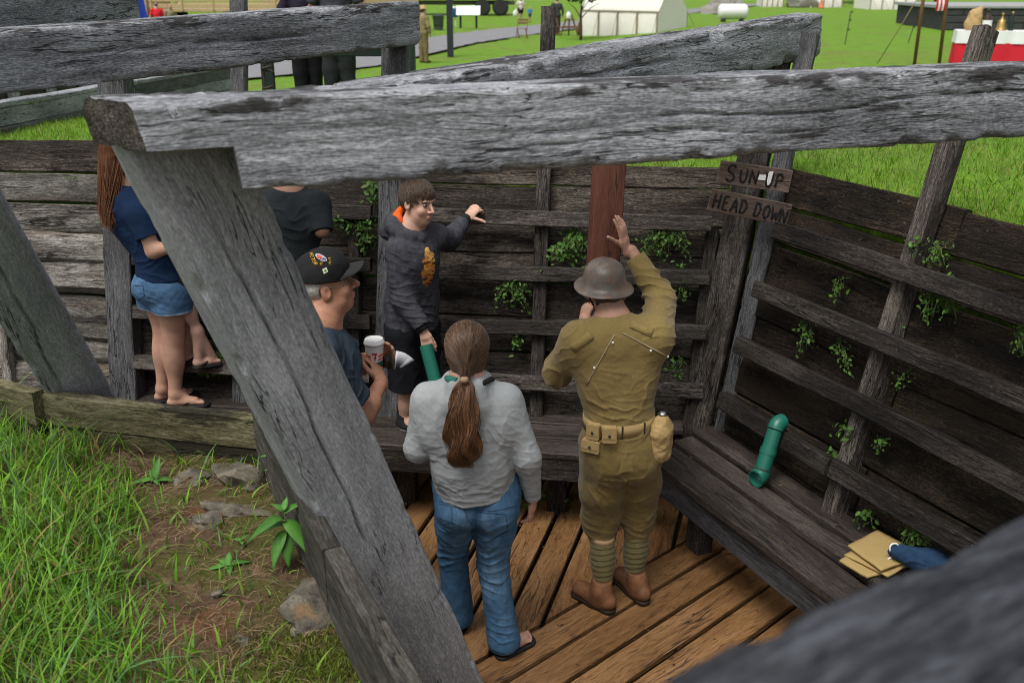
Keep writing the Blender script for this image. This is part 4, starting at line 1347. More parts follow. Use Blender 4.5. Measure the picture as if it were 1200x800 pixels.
    helm = link('helmet', mesh_from('helmet', vs, fs, True), M['rust_steel'], t, Matrix.Translation(Vector(hpos - root)) @ hm)
    MB().tube([L(-0.085, 0.01, 0.03) - root, L(-0.088, 0.015, -0.03) - root, L(-0.06, 0.03, -0.085) - root, L(0, 0.05, -0.115) - root, L(0.06, 0.03, -0.085) - root, L(0.088, 0.015, -0.03) - root, L(0.085, 0.01, 0.03) - root], 0.006, 6).build('chin_strap', M['dark_leather'], t, True)
    t.location.y -= 0.05
    t.scale = (0.96, 1, 1)
    # the periscope box he holds (stands on its own in his hands)
    pe = empty('trench_periscope', (0.452, 4.83, 1.50), 'reddish brown wooden box periscope held upright by the helmeted soldier', 'periscope')
    pr = V(0.452, 4.83, 1.50)
    axis = nrm(at(713, 190, 4.90) - at(704, 310, 4.80))
    lo_, hi_ = at(704, 350, 4.80), at(713, 190, 4.90) + axis * 0.36
    mw = frame((lo_ + hi_) / 2 - pr, hi_ - lo_, V(0.12, -1, 0.25))
    Lp = float(np.linalg.norm(hi_ - lo_))
    bodyp = MB().box((0, 0, 0), (Lp, 0.150, 0.105), None, 0.004)
    link('case', mesh_from('case', bodyp.v, bodyp.f, False), M['periscope'], pe, mw)
    MB().box((Lp / 2 - 0.07, 0, 0), (0.012, 0.156, 0.111), None, 0.002).build('band', M['periscope'], pe, False, mw)
    MB().box((-Lp / 2 + 0.055, 0, 0.053), (0.085, 0.11, 0.004)).build('eyepiece', M['dark_glass'], pe, False, mw)
    MB().box((Lp / 2 - 0.02, 0, -0.053), (0.09, 0.11, 0.004)).build('view_window', M['dark_glass'], pe, False, mw)
    return t

M['olive_wool'] = plain('olive_wool', (0.190, 0.137, 0.048), 0.9, 0.12, 60, 0.15, 0.4, 400)
M['white_paint'] = plain('white_paint', (0.72, 0.72, 0.70), 0.5)
M['web_plain'] = plain('tan_webbing', (0.38, 0.27, 0.12), 0.85, 0.15, 90, 0.15, 0.4, 500)
M['dark_metal'] = plain('blackened_metal', (0.03, 0.028, 0.026), 0.45, 0.3, 60, 0.5)
M['steel'] = plain('bright_steel', (0.55, 0.55, 0.55), 0.35, 0.15, 60, 0.5, 0.1, 60, 1.0)
M['dark_leather'] = plain('dark_leather', (0.03, 0.022, 0.018), 0.5)
M['dark_glass'] = plain('dark_mirror', (0.02, 0.025, 0.03), 0.08, 0.1, 8, 0.6)
def rust_helmet():
    t = NT('rusty_helmet_paint')
    v, r, raw = obj_coord(t)
    n = t.noise(v, 26, 6, 0.7); n2 = t.noise(v, 9, 5, 0.65); n3 = t.noise(v, 120, 3, 0.6)
    c = t.ramp(n2, [(0.3, (0.06, 0.048, 0.038)), (0.55, (0.13, 0.104, 0.082)), (0.75, (0.24, 0.205, 0.17))])
    c = t.mix(t.math('MULTIPLY', t.step(n, 0.50, 0.66), 0.85), c, (0.15, 0.062, 0.022))
    c = t.mix(t.math('MULTIPLY', t.step(n3, 0.62, 0.7), 0.5), c, (0.03, 0.02, 0.015))
    return t.done(c, 0.42, t.bump(t.math('ADD', n, n3), 0.25, 0.004), 0.6)
M['rust_steel'] = rust_helmet()
M['periscope'] = wood('stained_periscope_wood', (0.06, 0.020, 0.012), (0.105, 0.036, 0.022), (0.14, 0.052, 0.032), stain=(0.05, 0.018, 0.01), stain_lo=0.62, stain_hi=0.8, rough=0.55, var=0.05, bump=0.2, speck=0.08)
soldier()

# ================================================================ the woman in the grey top
def lady():
    root = V(-0.12, 3.98, 0.0)
    t = empty('person', root, 'person with brown ponytail in pale grey top, blue jeans and black flip flops', 'person')
    f = nrm(V(0.03, 1, 0))
    neck = V(-0.196, 3.925, 1.365)
    hc = V(-0.196, 3.985, 1.495)
    Rh = frame3(V(-0.03, 0.95, -0.20))
    lsh, lel, lwr = V(-0.378, 3.925, 1.290), V(-0.432, 3.930, 1.065), V(-0.28, 4.16, 1.10)
    rsh, rel_, rwr = V(-0.015, 3.925, 1.285), V(0.080, 3.895, 1.030), V(0.108, 3.965, 0.80)
    lhip, lkn, lan = V(-0.245, 3.965, 0.84), V(-0.290, 4.085, 0.43), V(-0.275, 4.13, 0.07)
    rhip, rkn, ran = V(-0.065, 3.955, 0.84), V(-0.085, 3.985, 0.43), V(-0.035, 3.935, 0.07)
    skin = (0.48, 0.27, 0.20)
    S = SDF()
    L = head(S, hc, Rh, 0.97)
    S.cone(hc + V(0, -0.02, -0.05), neck, 0.05, 0.052, 0.03)
    S.cone(neck, V(-0.19, 3.95, 0.92), 0.09, 0.13, 0.05, flat=f, fs=1.2)
    for a, b, c in ((lsh, lel, lwr), (rsh, rel_, rwr)):
        S.chain([neck - V(0, 0, 0.06), a, b, c], [0.05, 0.045, 0.036, 0.026], 0.03)
    toe_r, heel_r = V(0.105, 4.02, 0.03), V(-0.055, 3.875, 0.03)
    toe_l, heel_l = V(-0.29, 4.30, 0.03), V(-0.275, 4.09, 0.03)
    for a, b, c, he, to in ((lhip, lkn, lan, heel_l, toe_l), (rhip, rkn, ran, heel_r, toe_r)):
        S.chain([a, b, c], [0.08, 0.05, 0.034], 0.03)
        fd = nrm(to - he); sd_ = V(-fd[1], fd[0], 0)
        S.cone(c, he + fd * 0.03 + V(0, 0, 0.012), 0.034, 0.028, 0.02)
        S.cone(c, he + fd * 0.13 + V(0, 0, 0.012), 0.034, 0.028, 0.03)
        S.cone(he + fd * 0.02 + V(0, 0, 0.008), he + fd * 0.16 + V(0, 0, 0.006), 0.027, 0.034, 0.02, flat=(0, 0, 1), fs=1.25)
        s_out = 1 if to[0] > 0 else -1
        for i, (o_, ln, rr) in enumerate(((-0.024, 0.215, 0.0125), (-0.005, 0.213, 0.009), (0.010, 0.206, 0.0085), (0.023, 0.197, 0.008), (0.034, 0.185, 0.008))):
            o2 = -o_ * s_out
            S.cone(he + fd * 0.15 + sd_ * o2 * 0.8 + V(0, 0, 0.004), he + fd * (ln - 0.003) + sd_ * o2 + V(0, 0, 0.000), rr * 1.1, rr, 0.006)
    hand(S, rwr + V(0, 0.004, -0.02), V(-0.12, 0.15, -0.97), V(0.90, -0.30, -0.1), True, curl=(0.30, 0.36, 0.42, 0.5), s=0.90, thumb=(0.45, 0.2))
    hand(S, lwr, V(0.9, 0.3, 0.2), V(-0.2, 0.9, 0.3), False, curl=(0.6, 0.6, 0.6, 0.6), s=0.9)
    finish('body', S, 0.0045, root, M['skin'], t, skin_col(skin, ((toe_r, 0.05, (0.55, 0.30, 0.23), 0.6), (rwr + V(0, 0.03, -0.12), 0.05, (0.52, 0.27, 0.21), 0.6))))
    # grey top
    S = SDF()
    S.cone(V(-0.196, 3.945, 1.255), V(-0.19, 3.955, 1.07), 0.170, 0.182, 0.06, flat=f, fs=1.28)
    S.cone(V(-0.19, 3.955, 1.07), V(-0.165, 3.96, 0.845), 0.182, 0.206, 0.05, flat=f, fs=1.28, cap=1)
    S.cone(lsh + V(0.02, 0, -0.02), rsh + V(-0.02, 0, -0.02), 0.070, 0.070, 0.05)
    S.cone(neck + V(0, -0.015, -0.035), lsh, 0.062, 0.055, 0.05); S.cone(neck + V(0, -0.015, -0.035), rsh, 0.062, 0.055, 0.05)
    S.ell(V(-0.33, 3.865, 1.17), (0.085, 0.06, 0.11), None, 0.06); S.ell(V(-0.06, 3.865, 1.17), (0.085, 0.06, 0.11), None, 0.06)
    S.ell(V(-0.18, 3.855, 0.98), (0.16, 0.05, 0.10), None, 0.08)
    S.cone(lsh, lel, 0.072, 0.060, 0.04); S.cone(lel, lwr, 0.060, 0.040, 0.03, cap=1)
    S.cone(rsh, rel_, 0.072, 0.060, 0.04); S.cone(rel_, rwr, 0.060, 0.039, 0.03, cap=1)
    for sx, c in ((-1, lsh), (1, rsh)):     # hood of a thin jacket lying on the shoulders
        S.cone(neck + V(sx * 0.05, -0.06, 0.012), neck + V(sx * 0.08, 0.03, 0.02), 0.032, 0.026, 0.02)
    S.cone(neck + V(-0.05, -0.065, 0.008), neck + V(0.05, -0.065, 0.008), 0.034, 0.034, 0.03)
    S.ell(neck + V(0, -0.09, -0.06), (0.10, 0.05, 0.07), None, 0.04)
    o, v, fc = finish('top', S, 0.0045, root, M['cotton'], t, cloth_col((0.335, 0.35, 0.355), 0.04, 9), crease=[(V(-0.30, 3.82, 1.08), 0.17, V(0.9, 0, 0.35), 9, 0.010), (V(-0.06, 3.82, 1.06), 0.17, V(-0.9, 0, 0.35), 9, 0.010), 
        (V(-0.17, 3.80, 0.95), 0.24, V(0.06, 0, 1), 24, 0.0059), (V(-0.24, 3.80, 1.04), 0.16, V(-0.25, 0, 1), 20, 0.0045), (V(-0.07, 3.80, 0.90), 0.14, V(-0.2, 0, 1), 27, 0.0050),
        (V(-0.29, 3.82, 0.92), 0.12, V(0.35, 0, 1), 24, 0.0050),
        (V(-0.02, 3.82, 1.17), 0.12, V(0.7, 0, 0.6), 22, 0.0050), (V(-0.35, 3.83, 1.17), 0.11, V(-0.7, 0, 0.6), 22, 0.0050), (rel_, 0.11, V(0.2, 0.1, 1), 30, 0.0040), (rsh + V(0.02, 0, 0), 0.08, V(0.7, 0, 0.7), 24, 0.0034),
        (lel, 0.10, V(0.3, 0.3, 1), 27, 0.0040), (V(0.1, 3.94, 0.86), 0.08, V(0, 0, 1), 32, 0.0030)],
        noise=(((5, 5, 7), 0.004), ((26, 26, 40), 0.0012)), seed=31)
    MB().tube([neck + V(-0.09, -0.02, 0.035) - root, neck + V(-0.07, -0.06, 0.042) - root, neck + V(-0.04, -0.075, 0.045) - root], [0.012, 0.018, 0.012], 8).build('undershirt_collar', M['teal_cloth'], t, True)
    MB().tube([neck + V(0.06, -0.085, 0.02) - root, neck + V(0.085, -0.07, 0.035) - root, neck + V(0.11, -0.02, 0.03) - root, neck + V(0.12, 0.05, -0.01) - root], 0.012, 8).build('bag_strap', M['black_cloth'], t, True)
    # jeans
    S = SDF()
    S.cone(V(-0.235, 3.965, 0.90), V(-0.095, 3.965, 0.90), 0.135, 0.135, 0.05, flat=f, fs=1.1)
    S.ell(V(-0.245, 3.91, 0.775), (0.112, 0.105, 0.115), None, 0.035); S.ell(V(-0.075, 3.905, 0.775), (0.112, 0.105, 0.115), None, 0.035)
    S.chain([lhip, V(-0.268, 4.02, 0.64), lkn, lan + V(0, -0.01, 0.0)], [0.120, 0.100, 0.070, 0.084], 0.03)
    S.chain([rhip, V(-0.075, 3.965, 0.64), rkn, ran + V(0, -0.005, 0.0)], [0.120, 0.100, 0.072, 0.084], 0.03)
    S.cut(ran + V(0, 0, -0.035), V(0.05, -0.05, -1), 0.18); S.cut(lan + V(0, 0, -0.035), V(0, 0, -1), 0.18)
    S.cut(V(-0.17, 3.96, 0.955), V(0, 0.05, 1), 0.5)
    def jean(v):
        c = np.tile(V(0.055, 0.130, 0.235), (len(v), 1))
        w = np.zeros(len(v))
        for p, r_, a in ((V(-0.07, 3.78, 0.76), 0.10, 0.8), (V(-0.25, 3.79, 0.76), 0.10, 0.8), (V(-0.08, 3.86, 0.55), 0.13, 0.7), (V(-0.27, 3.92, 0.55), 0.13, 0.5), (V(-0.08, 3.90, 0.40), 0.09, 0.9), (V(-0.04, 3.84, 0.18), 0.11, 0.35)):
            w += near_to(v, p, r_) * a
        w = np.clip(w * (0.7 + 0.8 * fbm(v * (26, 26, 9), 8, 3)), 0, 1)[:, None]
        c = c * (1 - w) + V(0.135, 0.245, 0.375) * w
        c *= (1 + 0.12 * fbm(v * 40, 2, 2))[:, None]
        hem = ((v[:, 2] < 0.058) & (v[:, 0] > -0.2))
        c[hem] *= 0.8
        return c
    o, v, fc = finish('jeans', S, 0.0050, root, M['denim'], t, jean, crease=[
        (rkn + V(0, -0.06, 0.03), 0.13, V(0.15, 0, 1), 20, 0.014), (V(-0.06, 3.85, 0.66), 0.11, V(-0.35, 0, 1), 20, 0.014), (V(-0.26, 3.88, 0.64), 0.11, V(0.35, 0, 1), 20, 0.014),
        (ran + V(0, -0.08, 0.06), 0.09, V(0.2, 0, 1), 24, 0.009), (lkn + V(0, -0.06, 0.03), 0.11, V(0, 0, 1), 20, 0.013), (V(-0.16, 3.82, 0.70), 0.07, V(0, 0, 1), 24, 0.010)],
        noise=(((7, 7, 5), 0.005), ((30, 30, 22), 0.0018)), seed=41)
    bv = bvh_of(v, fc)
    def stitch(name, pix, r_=0.0014, mat='stitch', closed=False):
        pts = []
        for a, b in zip(pix[:-1], pix[1:]):
            for i in range(8):
                p, n = hit(bv, a[0] + (b[0] - a[0]) * i / 8, a[1] + (b[1] - a[1]) * i / 8, 0.0012)
                if p is not None: pts.append(p - root)
        if len(pts) > 2:
            MB().tube(pts, r_, 5).build(name, M[mat], o, True)
    stitch('pocket_seam', [(556, 600), (594, 603), (597, 622), (577, 632), (557, 622), (556, 600)])
    stitch('pocket_seam', [(511, 590), (527, 594), (527, 612), (516, 614)])
    stitch('back_seam', [(541, 588), (545, 606), (556, 621)])
    stitch('yoke_seam', [(508, 586), (541, 597), (580, 599), (612, 592)])
    stitch('hem_seam', [(578, 764), (590, 769), (602, 764), (609, 756)])
    # flip flops
    for he, to in ((heel_r, toe_r), (heel_l, toe_l)):
        fd = nrm(to - he); sd_ = V(-fd[1], fd[0], 0)
        S = SDF()
        S.cone(V(he[0], he[1], 0.011) + fd * 0.02, V(he[0], he[1], 0.011) + fd * 0.18, 0.038, 0.050, 0.03)
        S.cut(V(he[0], he[1], 0.020), (0, 0, 1)); S.cut(V(he[0], he[1], 0.0), (0, 0, -1))
        so, _, _ = finish('flip_flop', S, 0.005, root, M['rubber'], t, (0.02, 0.02, 0.02))
        tb = V(he[0], he[1], 0) + fd * 0.165 - sd_ * 0.006 * (-1 if to[0] > 0 else 1)
        for s_ in (-1, 1):
            MB().tube([tb + V(0, 0, 0.02) - root, tb - fd * 0.02 + sd_ * s_ * 0.022 + V(0, 0, 0.046) - root, tb - fd * 0.085 + sd_ * s_ * 0.040 + V(0, 0, 0.028) - root], [0.005, 0.007, 0.006], 6).build('strap', M['rubber'], so, True)
    # hair: scalp swept into a ponytail
    S = SDF()
    S.ell(L(0, -0.022, 0.036), V(0.096, 0.111, 0.100) * 0.97, Rh, 0.02)
    S.ell(L(0, -0.045, -0.040), V(0.084, 0.070, 0.080), Rh, 0.03)
    S.cut(L(0, 0.052, 0.02), Rh @ V(0, 1, -0.45))
    tie = V(-0.200, 3.815, 1.425)
    S.cone(L(0, -0.075, -0.02), tie, 0.05, 0.016, 0.04)
    hb = (0.080, 0.047, 0.027)
    finish('hair', S, 0.005, root, M['hair'], t, cloth_col(hb, 0.3, 30), noise=(((40, 40, 40), 0.002),))
    g = np.random.default_rng(5)
    N, Mn = 2600, 9
    d = g.normal(size=(N * 3, 3)); d /= np.linalg.norm(d, axis=1, keepdims=True)
    d = d[(d[:, 1] < 0.55) & (d[:, 2] > -0.93) & ~((d[:, 1] > 0.1) & (d[:, 2] < 0.1))][:N]
    N = len(d)
    td = nrm(V(0, -0.80, -0.38))
    tt = np.linspace(0, 1, Mn)
    paths = np.zeros((N, Mn, 3))
    c0 = V(0, -0.022, 0.030)
    for j, a in enumerate(tt):
        b = a ** 1.1
        q = d * (1 - b) + td * b + 0.16 * np.sin(a * math.pi) * (d - td * (d @ td)[:, None])
        q /= np.linalg.norm(q, axis=1, keepdims=True)
        rad = np.tile(V(0.099, 0.116, 0.101) * (1.0 + 0.03 * np.sin(a * math.pi)), (N, 1))
        rad[:, 2] = np.where(q[:, 2] < 0, 0.101 + 0.045 * np.clip(-q[:, 2] * 3, 0, 1), rad[:, 2])
        loc = c0 + q * rad * (1 + 0.02 * g.random((N, 1)))
        paths[:, j] = hc + loc @ Rh.T
    w = np.clip((tt - 0.72) / 0.28, 0, 1) ** 1.5
    paths = paths * (1 - w)[None, :, None] + (tie + g.normal(size=(N, 1, 3)) * 0.007) * w[None, :, None]
    shade = g.uniform(0.35, 2.0, (N, 1)) * (1 + 0.35 * np.sin(d[:, :1] * 23 + 2 * d[:, 2:] * 9))
    cols = V(hb) * shade + V(0.03, 0.014, 0.004) * g.random((N, 1))
    strands('hair_strands', paths, 0.0013, cols, M['hair'], t, root)
    # tail
    N, Mn = 1500, 22
    cl = [tie, V(-0.203, 3.792, 1.385), V(-0.208, 3.765, 1.30), V(-0.214, 3.752, 1.20), V(-0.205, 3.748, 1.12), V(-0.200, 3.752, 1.055)]
    tt = np.linspace(0, 1, Mn)
    cx = np.stack([np.interp(tt, np.linspace(0, 1, len(cl)), [p[i] for p in cl]) for i in range(3)], 1)
    wid = np.interp(tt, [0, 0.12, 0.35, 0.62, 0.85, 1.0], [0.016, 0.042, 0.066, 0.078, 0.068, 0.034])
    ang = g.uniform(0, 2 * math.pi, N); rho = np.sqrt(g.random(N))
    ph = g.uniform(0, 6.28, N) * 0.25 + np.round(ang * 2.2)
    ln = g.uniform(0.72, 1.0, N)
    paths = np.zeros((N, Mn, 3))
    for j, a in enumerate(tt):
        aj = a * ln
        cj = np.stack([np.interp(aj, tt, cx[:, i]) for i in range(3)], 1)
        wj = np.interp(aj, tt, wid)
        wave = 0.020 * np.sin(aj * 17 + ph) * aj
        paths[:, j, 0] = cj[:, 0] + wj * rho * np.cos(ang) + wave
        paths[:, j, 1] = cj[:, 1] + wj * 0.42 * rho * np.sin(ang) + 0.4 * 0.02 * np.cos(aj * 15 + ph) * aj
        paths[:, j, 2] = cj[:, 2] + 0.006 * np.sin(ph + aj * 9)
    shade = g.uniform(0.35, 1.5, (N, 1)) * (0.8 + 0.5 * np.sin(np.round(ang * 2.2) * 3.1))[:, None]
    cols = V(0.135, 0.066, 0.033) * shade + V(0.07, 0.030, 0.008) * g.random((N, 1))
    strands('ponytail', paths, 0.0019, cols, M['hair'], t, root)
    MB().tube([tie + V(-0.012, -0.018, 0.008) - root, tie + V(0.0, -0.024, 0.010) - root, tie + V(0.012, -0.018, 0.008) - root], 0.0135, 10).build('hair_tie', M['tape'], t, True)
    t.scale = (0.94, 0.97, 1)
    return t
M['teal_cloth'] = plain('teal_cloth', (0.03, 0.17, 0.13), 0.85)
M['black_cloth'] = plain('black_cloth', (0.012, 0.012, 0.014), 0.85)
M['stitch'] = plain('navy_stitch', (0.035, 0.075, 0.14), 0.8)
lady()
# ---------------------------------------------------------------- hand-drawn letters as strokes on a unit box
GLYPH = {
 'S': [[(0.92, 0.86), (0.7, 0.98), (0.35, 0.98), (0.1, 0.8), (0.2, 0.58), (0.75, 0.44), (0.9, 0.22), (0.65, 0.02), (0.3, 0.0), (0.05, 0.14)]],
 'U': [[(0.05, 1), (0.08, 0.35), (0.3, 0.03), (0.65, 0.02), (0.88, 0.3), (0.92, 1)]],
 'N': [[(0.05, 0), (0.08, 1), (0.85, 0.02), (0.92, 1)]],
 'P': [[(0.1, 0), (0.12, 1), (0.65, 0.98), (0.92, 0.78), (0.7, 0.52), (0.12, 0.46)]],
 'H': [[(0.08, 0), (0.1, 1)], [(0.9, 0), (0.88, 1)], [(0.1, 0.5), (0.88, 0.52)]],
 'E': [[(0.85, 1), (0.1, 0.98), (0.1, 0.02), (0.9, 0)], [(0.1, 0.52), (0.7, 0.52)]],
 'A': [[(0.0, 0), (0.48, 1), (0.95, 0)], [(0.2, 0.36), (0.78, 0.36)]],
 'D': [[(0.1, 0), (0.1, 1), (0.6, 0.92), (0.92, 0.55), (0.65, 0.08), (0.1, 0)]],
 'O': [[(0.5, 1), (0.12, 0.78), (0.08, 0.3), (0.45, 0), (0.85, 0.22), (0.92, 0.7), (0.5, 1)]],
 'W': [[(0, 1), (0.25, 0.02), (0.5, 0.62), (0.75, 0.02), (1, 1)]],
 'V': [[(0.05, 1), (0.5, 0), (0.95, 1)]],
 'T': [[(0, 1), (1, 1)], [(0.5, 1), (0.5, 0)]],
 'R': [[(0.1, 0), (0.12, 1), (0.65, 0.98), (0.9, 0.78), (0.65, 0.52), (0.12, 0.48)], [(0.5, 0.5), (0.95, 0)]],
 'I': [[(0.5, 0), (0.5, 1)]],
 'M': [[(0, 0), (0.1, 1), (0.5, 0.3), (0.9, 1), (1, 0)]],
 '7': [[(0.05, 1), (0.95, 1), (0.42, 0)]],
}
def resample(pl, n=4):
    out = []
    for a, b in zip(pl[:-1], pl[1:]):
        out += [(a[0] + (b[0] - a[0]) * i / n, a[1] + (b[1] - a[1]) * i / n) for i in range(n)]
    return out + [pl[-1]]

M['yellow_thread'] = plain('yellow_thread', (0.62, 0.40, 0.03), 0.7)
M['paper'] = vcol('glossy_paper', 0.35, 0.0, 100, 0.5, 20, 0.05)
M['lens'] = plain('dark_lens', (0.006, 0.006, 0.007), 0.08, 0.0, 5, 0.6)
M['green_pvc'] = plain('green_pvc', (0.012, 0.125, 0.085), 0.38, 0.12, 14, 0.45, 0.05, 90)

def short_hair(t, L, Rh, s, root, base, N, comb, length, seed, keep, lift=0.010, rad=0.0014):
    """combed strands growing from the scalp"""
    g = np.random.default_rng(seed)
    d = g.normal(size=(N * 4, 3)); d /= np.linalg.norm(d, axis=1, keepdims=True)
    d = d[keep(d)][:N]
    n = len(d)
    Mn = 6
    P = np.zeros((n, Mn, 3))
    c0 = V(0, -0.014, 0.040)
    rad_ = V(0.080, 0.100, 0.087)
    q = d.copy()
    ln = length * g.uniform(0.6, 1.25, (n, 1))
    cb = comb(d) + g.normal(size=(n, 3)) * 0.16
    for j in range(Mn):
        a = j / (Mn - 1)
        loc = c0 + q * rad_ * (1 + (lift * (0.3 + 1.0 * math.sin(a * 2.2)) / 0.09) * (0.5 + g.random((n, 1)) * 0.6))
        P[:, j] = loc
        tang = cb - q * (cb * q).sum(1, keepdims=True)
        tang /= np.linalg.norm(tang, axis=1, keepdims=True) + 1e-6
        q = q + tang * ln / 0.09 / (Mn - 1)
        q /= np.linalg.norm(q, axis=1, keepdims=True)
    W = np.stack([L(*p) for p in P.reshape(-1, 3)]).reshape(P.shape)
    cols = V(base) * g.uniform(0.5, 1.7, (n, 1))
    return strands('hair_strands', W, rad * s, cols, M['hair'], t, root)

# ================================================================ the old man with cap and coffee cup
def old_man():
    root = V(-0.86, 4.15, 0.0)
    t = empty('person', root, 'person in navy tee, black embroidered cap and glasses holding a coffee cup', 'person')
    f = nrm(V(0.90, 0.43, 0)); rt = nrm(V(0.43, -0.90, 0))
    hc = at(383, 336, 4.17)
    s = 1.10
    Rh = frame3(V(0.94, 0.20, 0.20), V(-0.2, -0.05, 1))
    neck = hc + V(-0.045, -0.02, -0.165)
    rsh, rel_, rwr = neck + V(0.045, -0.195, -0.07), at(427, 486, 4.10), at(447, 447, 4.33)
    lsh, lel, lwr = neck + V(-0.07, 0.20, -0.07), neck + V(0.13, 0.28, -0.30), at(431, 420, 4.47)
    pel = V(-0.88, 4.18, 0.93)
    S = SDF()
    L = head(S, hc, Rh, s, nose=1.25, jaw=1.1)
    S.cone(L(0, -0.025, -0.05), neck, 0.060, 0.064, 0.025)
    S.cone(neck, pel, 0.12, 0.14, 0.06, flat=f, fs=1.15)
    S.chain([neck - V(0, 0, 0.06), rsh, rel_, rwr], [0.06, 0.055, 0.046, 0.031], 0.03)
    S.ell(rel_ + (rwr - rel_) * 0.3, (0.046, 0.046, 0.046), None, 0.04)
    S.chain([neck - V(0, 0, 0.06), lsh, lel, lwr], [0.06, 0.055, 0.043, 0.031], 0.03)
    for sx in (-1, 1):
        hp = pel + rt * 0.09 * sx
        S.chain([hp, hp + V(0.01, 0, -0.45), hp + V(0, 0, -0.86)], [0.09, 0.06, 0.04], 0.04)
    cup = at(439, 414, 4.42)
    hand(S, rwr, nrm(cup + V(-0.01, 0.02, -0.01) - rwr + V(-0.02, 0.05, 0.02)), V(0.75, -0.62, 0.0), True, curl=(0.50, 0.52, 0.55, 0.6), thumb=(0.7, 0.25), s=1.08)
    hand(S, lwr, nrm(V(0.65, -0.05, 0.45)), V(-0.35, 0.85, 0.35), False, curl=(0.35, 0.45, 0.55, 0.6), thumb=(0.6, 0.2), s=1.05)
    sk = (0.44, 0.215, 0.135)
    finish('body', S, 0.0042, root, M['skin'], t, skin_col(sk, ((L(0, 0.115, -0.02), 0.03, (0.44, 0.17, 0.13), 0.7), (L(0.08, -0.006, 0), 0.03, (0.44, 0.19, 0.13), 0.6), (neck, 0.08, (0.40, 0.18, 0.11), 0.5), (L(0, 0.092, -0.058), 0.018, (0.30, 0.12, 0.10), 0.6))),
           crease=[(neck + V(0.02, -0.06, 0.08), 0.06, V(0.5, 0, 0.8), 40, 0.004)], noise=(((30, 30, 30), 0.0010),))
    eyes(t, L, Rh, root, s)
    # grey side hair
    S = SDF()
    S.ell(L(0, -0.026, 0.018), V(0.081, 0.091, 0.062) * s, Rh, 0.02)
    S.cut(L(0, 0.028, 0), Rh @ V(0, 1, 0.25)); S.cut(L(0, 0, 0.05), Rh @ V(0, 0, 1))
    S.ell(L(0.082, -0.008, -0.006), V(0.03, 0.026, 0.036) * s, Rh, 0.006, sub=True)
    finish('hair', S, 0.004, root, M['hair'], t, cloth_col((0.36, 0.34, 0.31), 0.3, 90), noise=(((120, 120, 40), 0.002),))
    # ball cap
    S = SDF()
    S.ell(L(0, -0.010, 0.052), V(0.092, 0.114, 0.104) * s, Rh, 0.01)
    S.ell(L(0, 0.03, 0.085), V(0.066, 0.062, 0.062) * s, Rh, 0.05)
    S.cut(L(0, 0.0, 0.040), Rh @ V(0, -0.22, -1))
    cap, cv, cf = finish('cap', S, 0.004, root, M['cotton'], t, (0.016, 0.016, 0.017), noise=(((14, 14, 14), 0.003),))
    # brim: thin curved sheet
    vs, fs = [], []
    nu, nv = 17, 9
    for lay in (0, 1):
        for i in range(nu):
            a = -1 + 2 * i / (nu - 1)
            for j in range(nv):
                b = j / (nv - 1)
                hw = 0.090 * (1 - 0.10 * b)
                yy = 0.066 * math.sqrt(max(0, 1 - (0.93 * a) ** 2)) + 0.020 + b * 0.068 * math.sqrt(max(0.0, 1 - (abs(a) ** 3.0) * 0.97))
                zz = 0.044 + 0.020 * (1 - a * a) - 0.010 * b - 0.0035 * lay + 0.01 * b * (1 - a * a)
                vs.append(L(a * hw, yy + 0.014, zz) - root)
    q = lambda l, i, j: l * nu * nv + i * nv + j
    for i in range(nu - 1):
        for j in range(nv - 1):
            fs.append((q(0, i, j), q(0, i + 1, j), q(0, i + 1, j + 1), q(0, i, j + 1)))
            fs.append((q(1, i, j), q(1, i, j + 1), q(1, i + 1, j + 1), q(1, i + 1, j)))
        fs.append((q(0, i, nv - 1), q(0, i + 1, nv - 1), q(1, i + 1, nv - 1), q(1, i, nv - 1)))
    link('brim', mesh_from('brim', vs, fs, True, np.tile(V(0.026, 0.026, 0.027), (len(vs), 1))), M['cotton'], cap)
    bv = bvh_of(cv, cf)
    def patch(name, pix, mat):
        """small embroidered polygon lying on the cap"""
        pts = [hit(bv, u, v_, 0.0025)[0] for u, v_ in pix]
        if any(p is None for p in pts): return
        link(name, mesh_from(name, [p - root for p in pts], [tuple(range(len(pts)))], False), mat, cap)
    # yellow lettering in an arc, emblem and pin
    let = [('V', 365.5, 297.5), ('E', 366.0, 300.8), ('T', 367.0, 303.8), ('E', 368.4, 306.6), ('R', 370.0, 309.2)]
    for ch, u0, v0 in let:
        for pl in GLYPH[ch]:
            pts = []
            for gx_, gy_ in resample(pl, 2):
                # letters read along the arc, tops towards the emblem
                du, dv = (gy_ - 0.5) * 4.2, (gx_ - 0.5) * 2.7
                p, n = hit(bv, u0 + du + dv * 0.35, v0 + dv, 0.0025)
                if p is not None: pts.append(p - root)
            if len(pts) > 1: MB().tube(pts, 0.0014, 4).build('embroidered_letter', M['yellow_thread'], cap, True)
    for i, (u0, v0) in enumerate(((386.2, 303.2), (386.8, 306.2), (386.6, 309.2), (377.0, 307.5), (376.6, 310.2))):
        pts = [hit(bv, u0 + a, v0 + b, 0.0025)[0] for a, b in ((-1.6, -0.9), (1.6, -0.7), (-1.4, 0.8), (1.6, 1.0))]
        pts = [p - root for p in pts if p is not None]
        if len(pts) > 2: MB().tube(pts, 0.0013, 4).build('embroidered_letter', M['yellow_thread'], cap, True)
    ring_ = [(376.5 + 7.0 * math.cos(a) * 0.95 + 1.8 * math.sin(a), 302.0 + 4.2 * math.sin(a) + 2.0 * math.cos(a)) for a in np.linspace(0, 2 * math.pi, 15)[:-1]]
    patch('emblem', ring_, M['emblem_grey'])
    patch('emblem_stripe', [(372, 298.4), (377, 300.6), (375.5, 303.6), (371.5, 301.4)], M['emblem_red'])
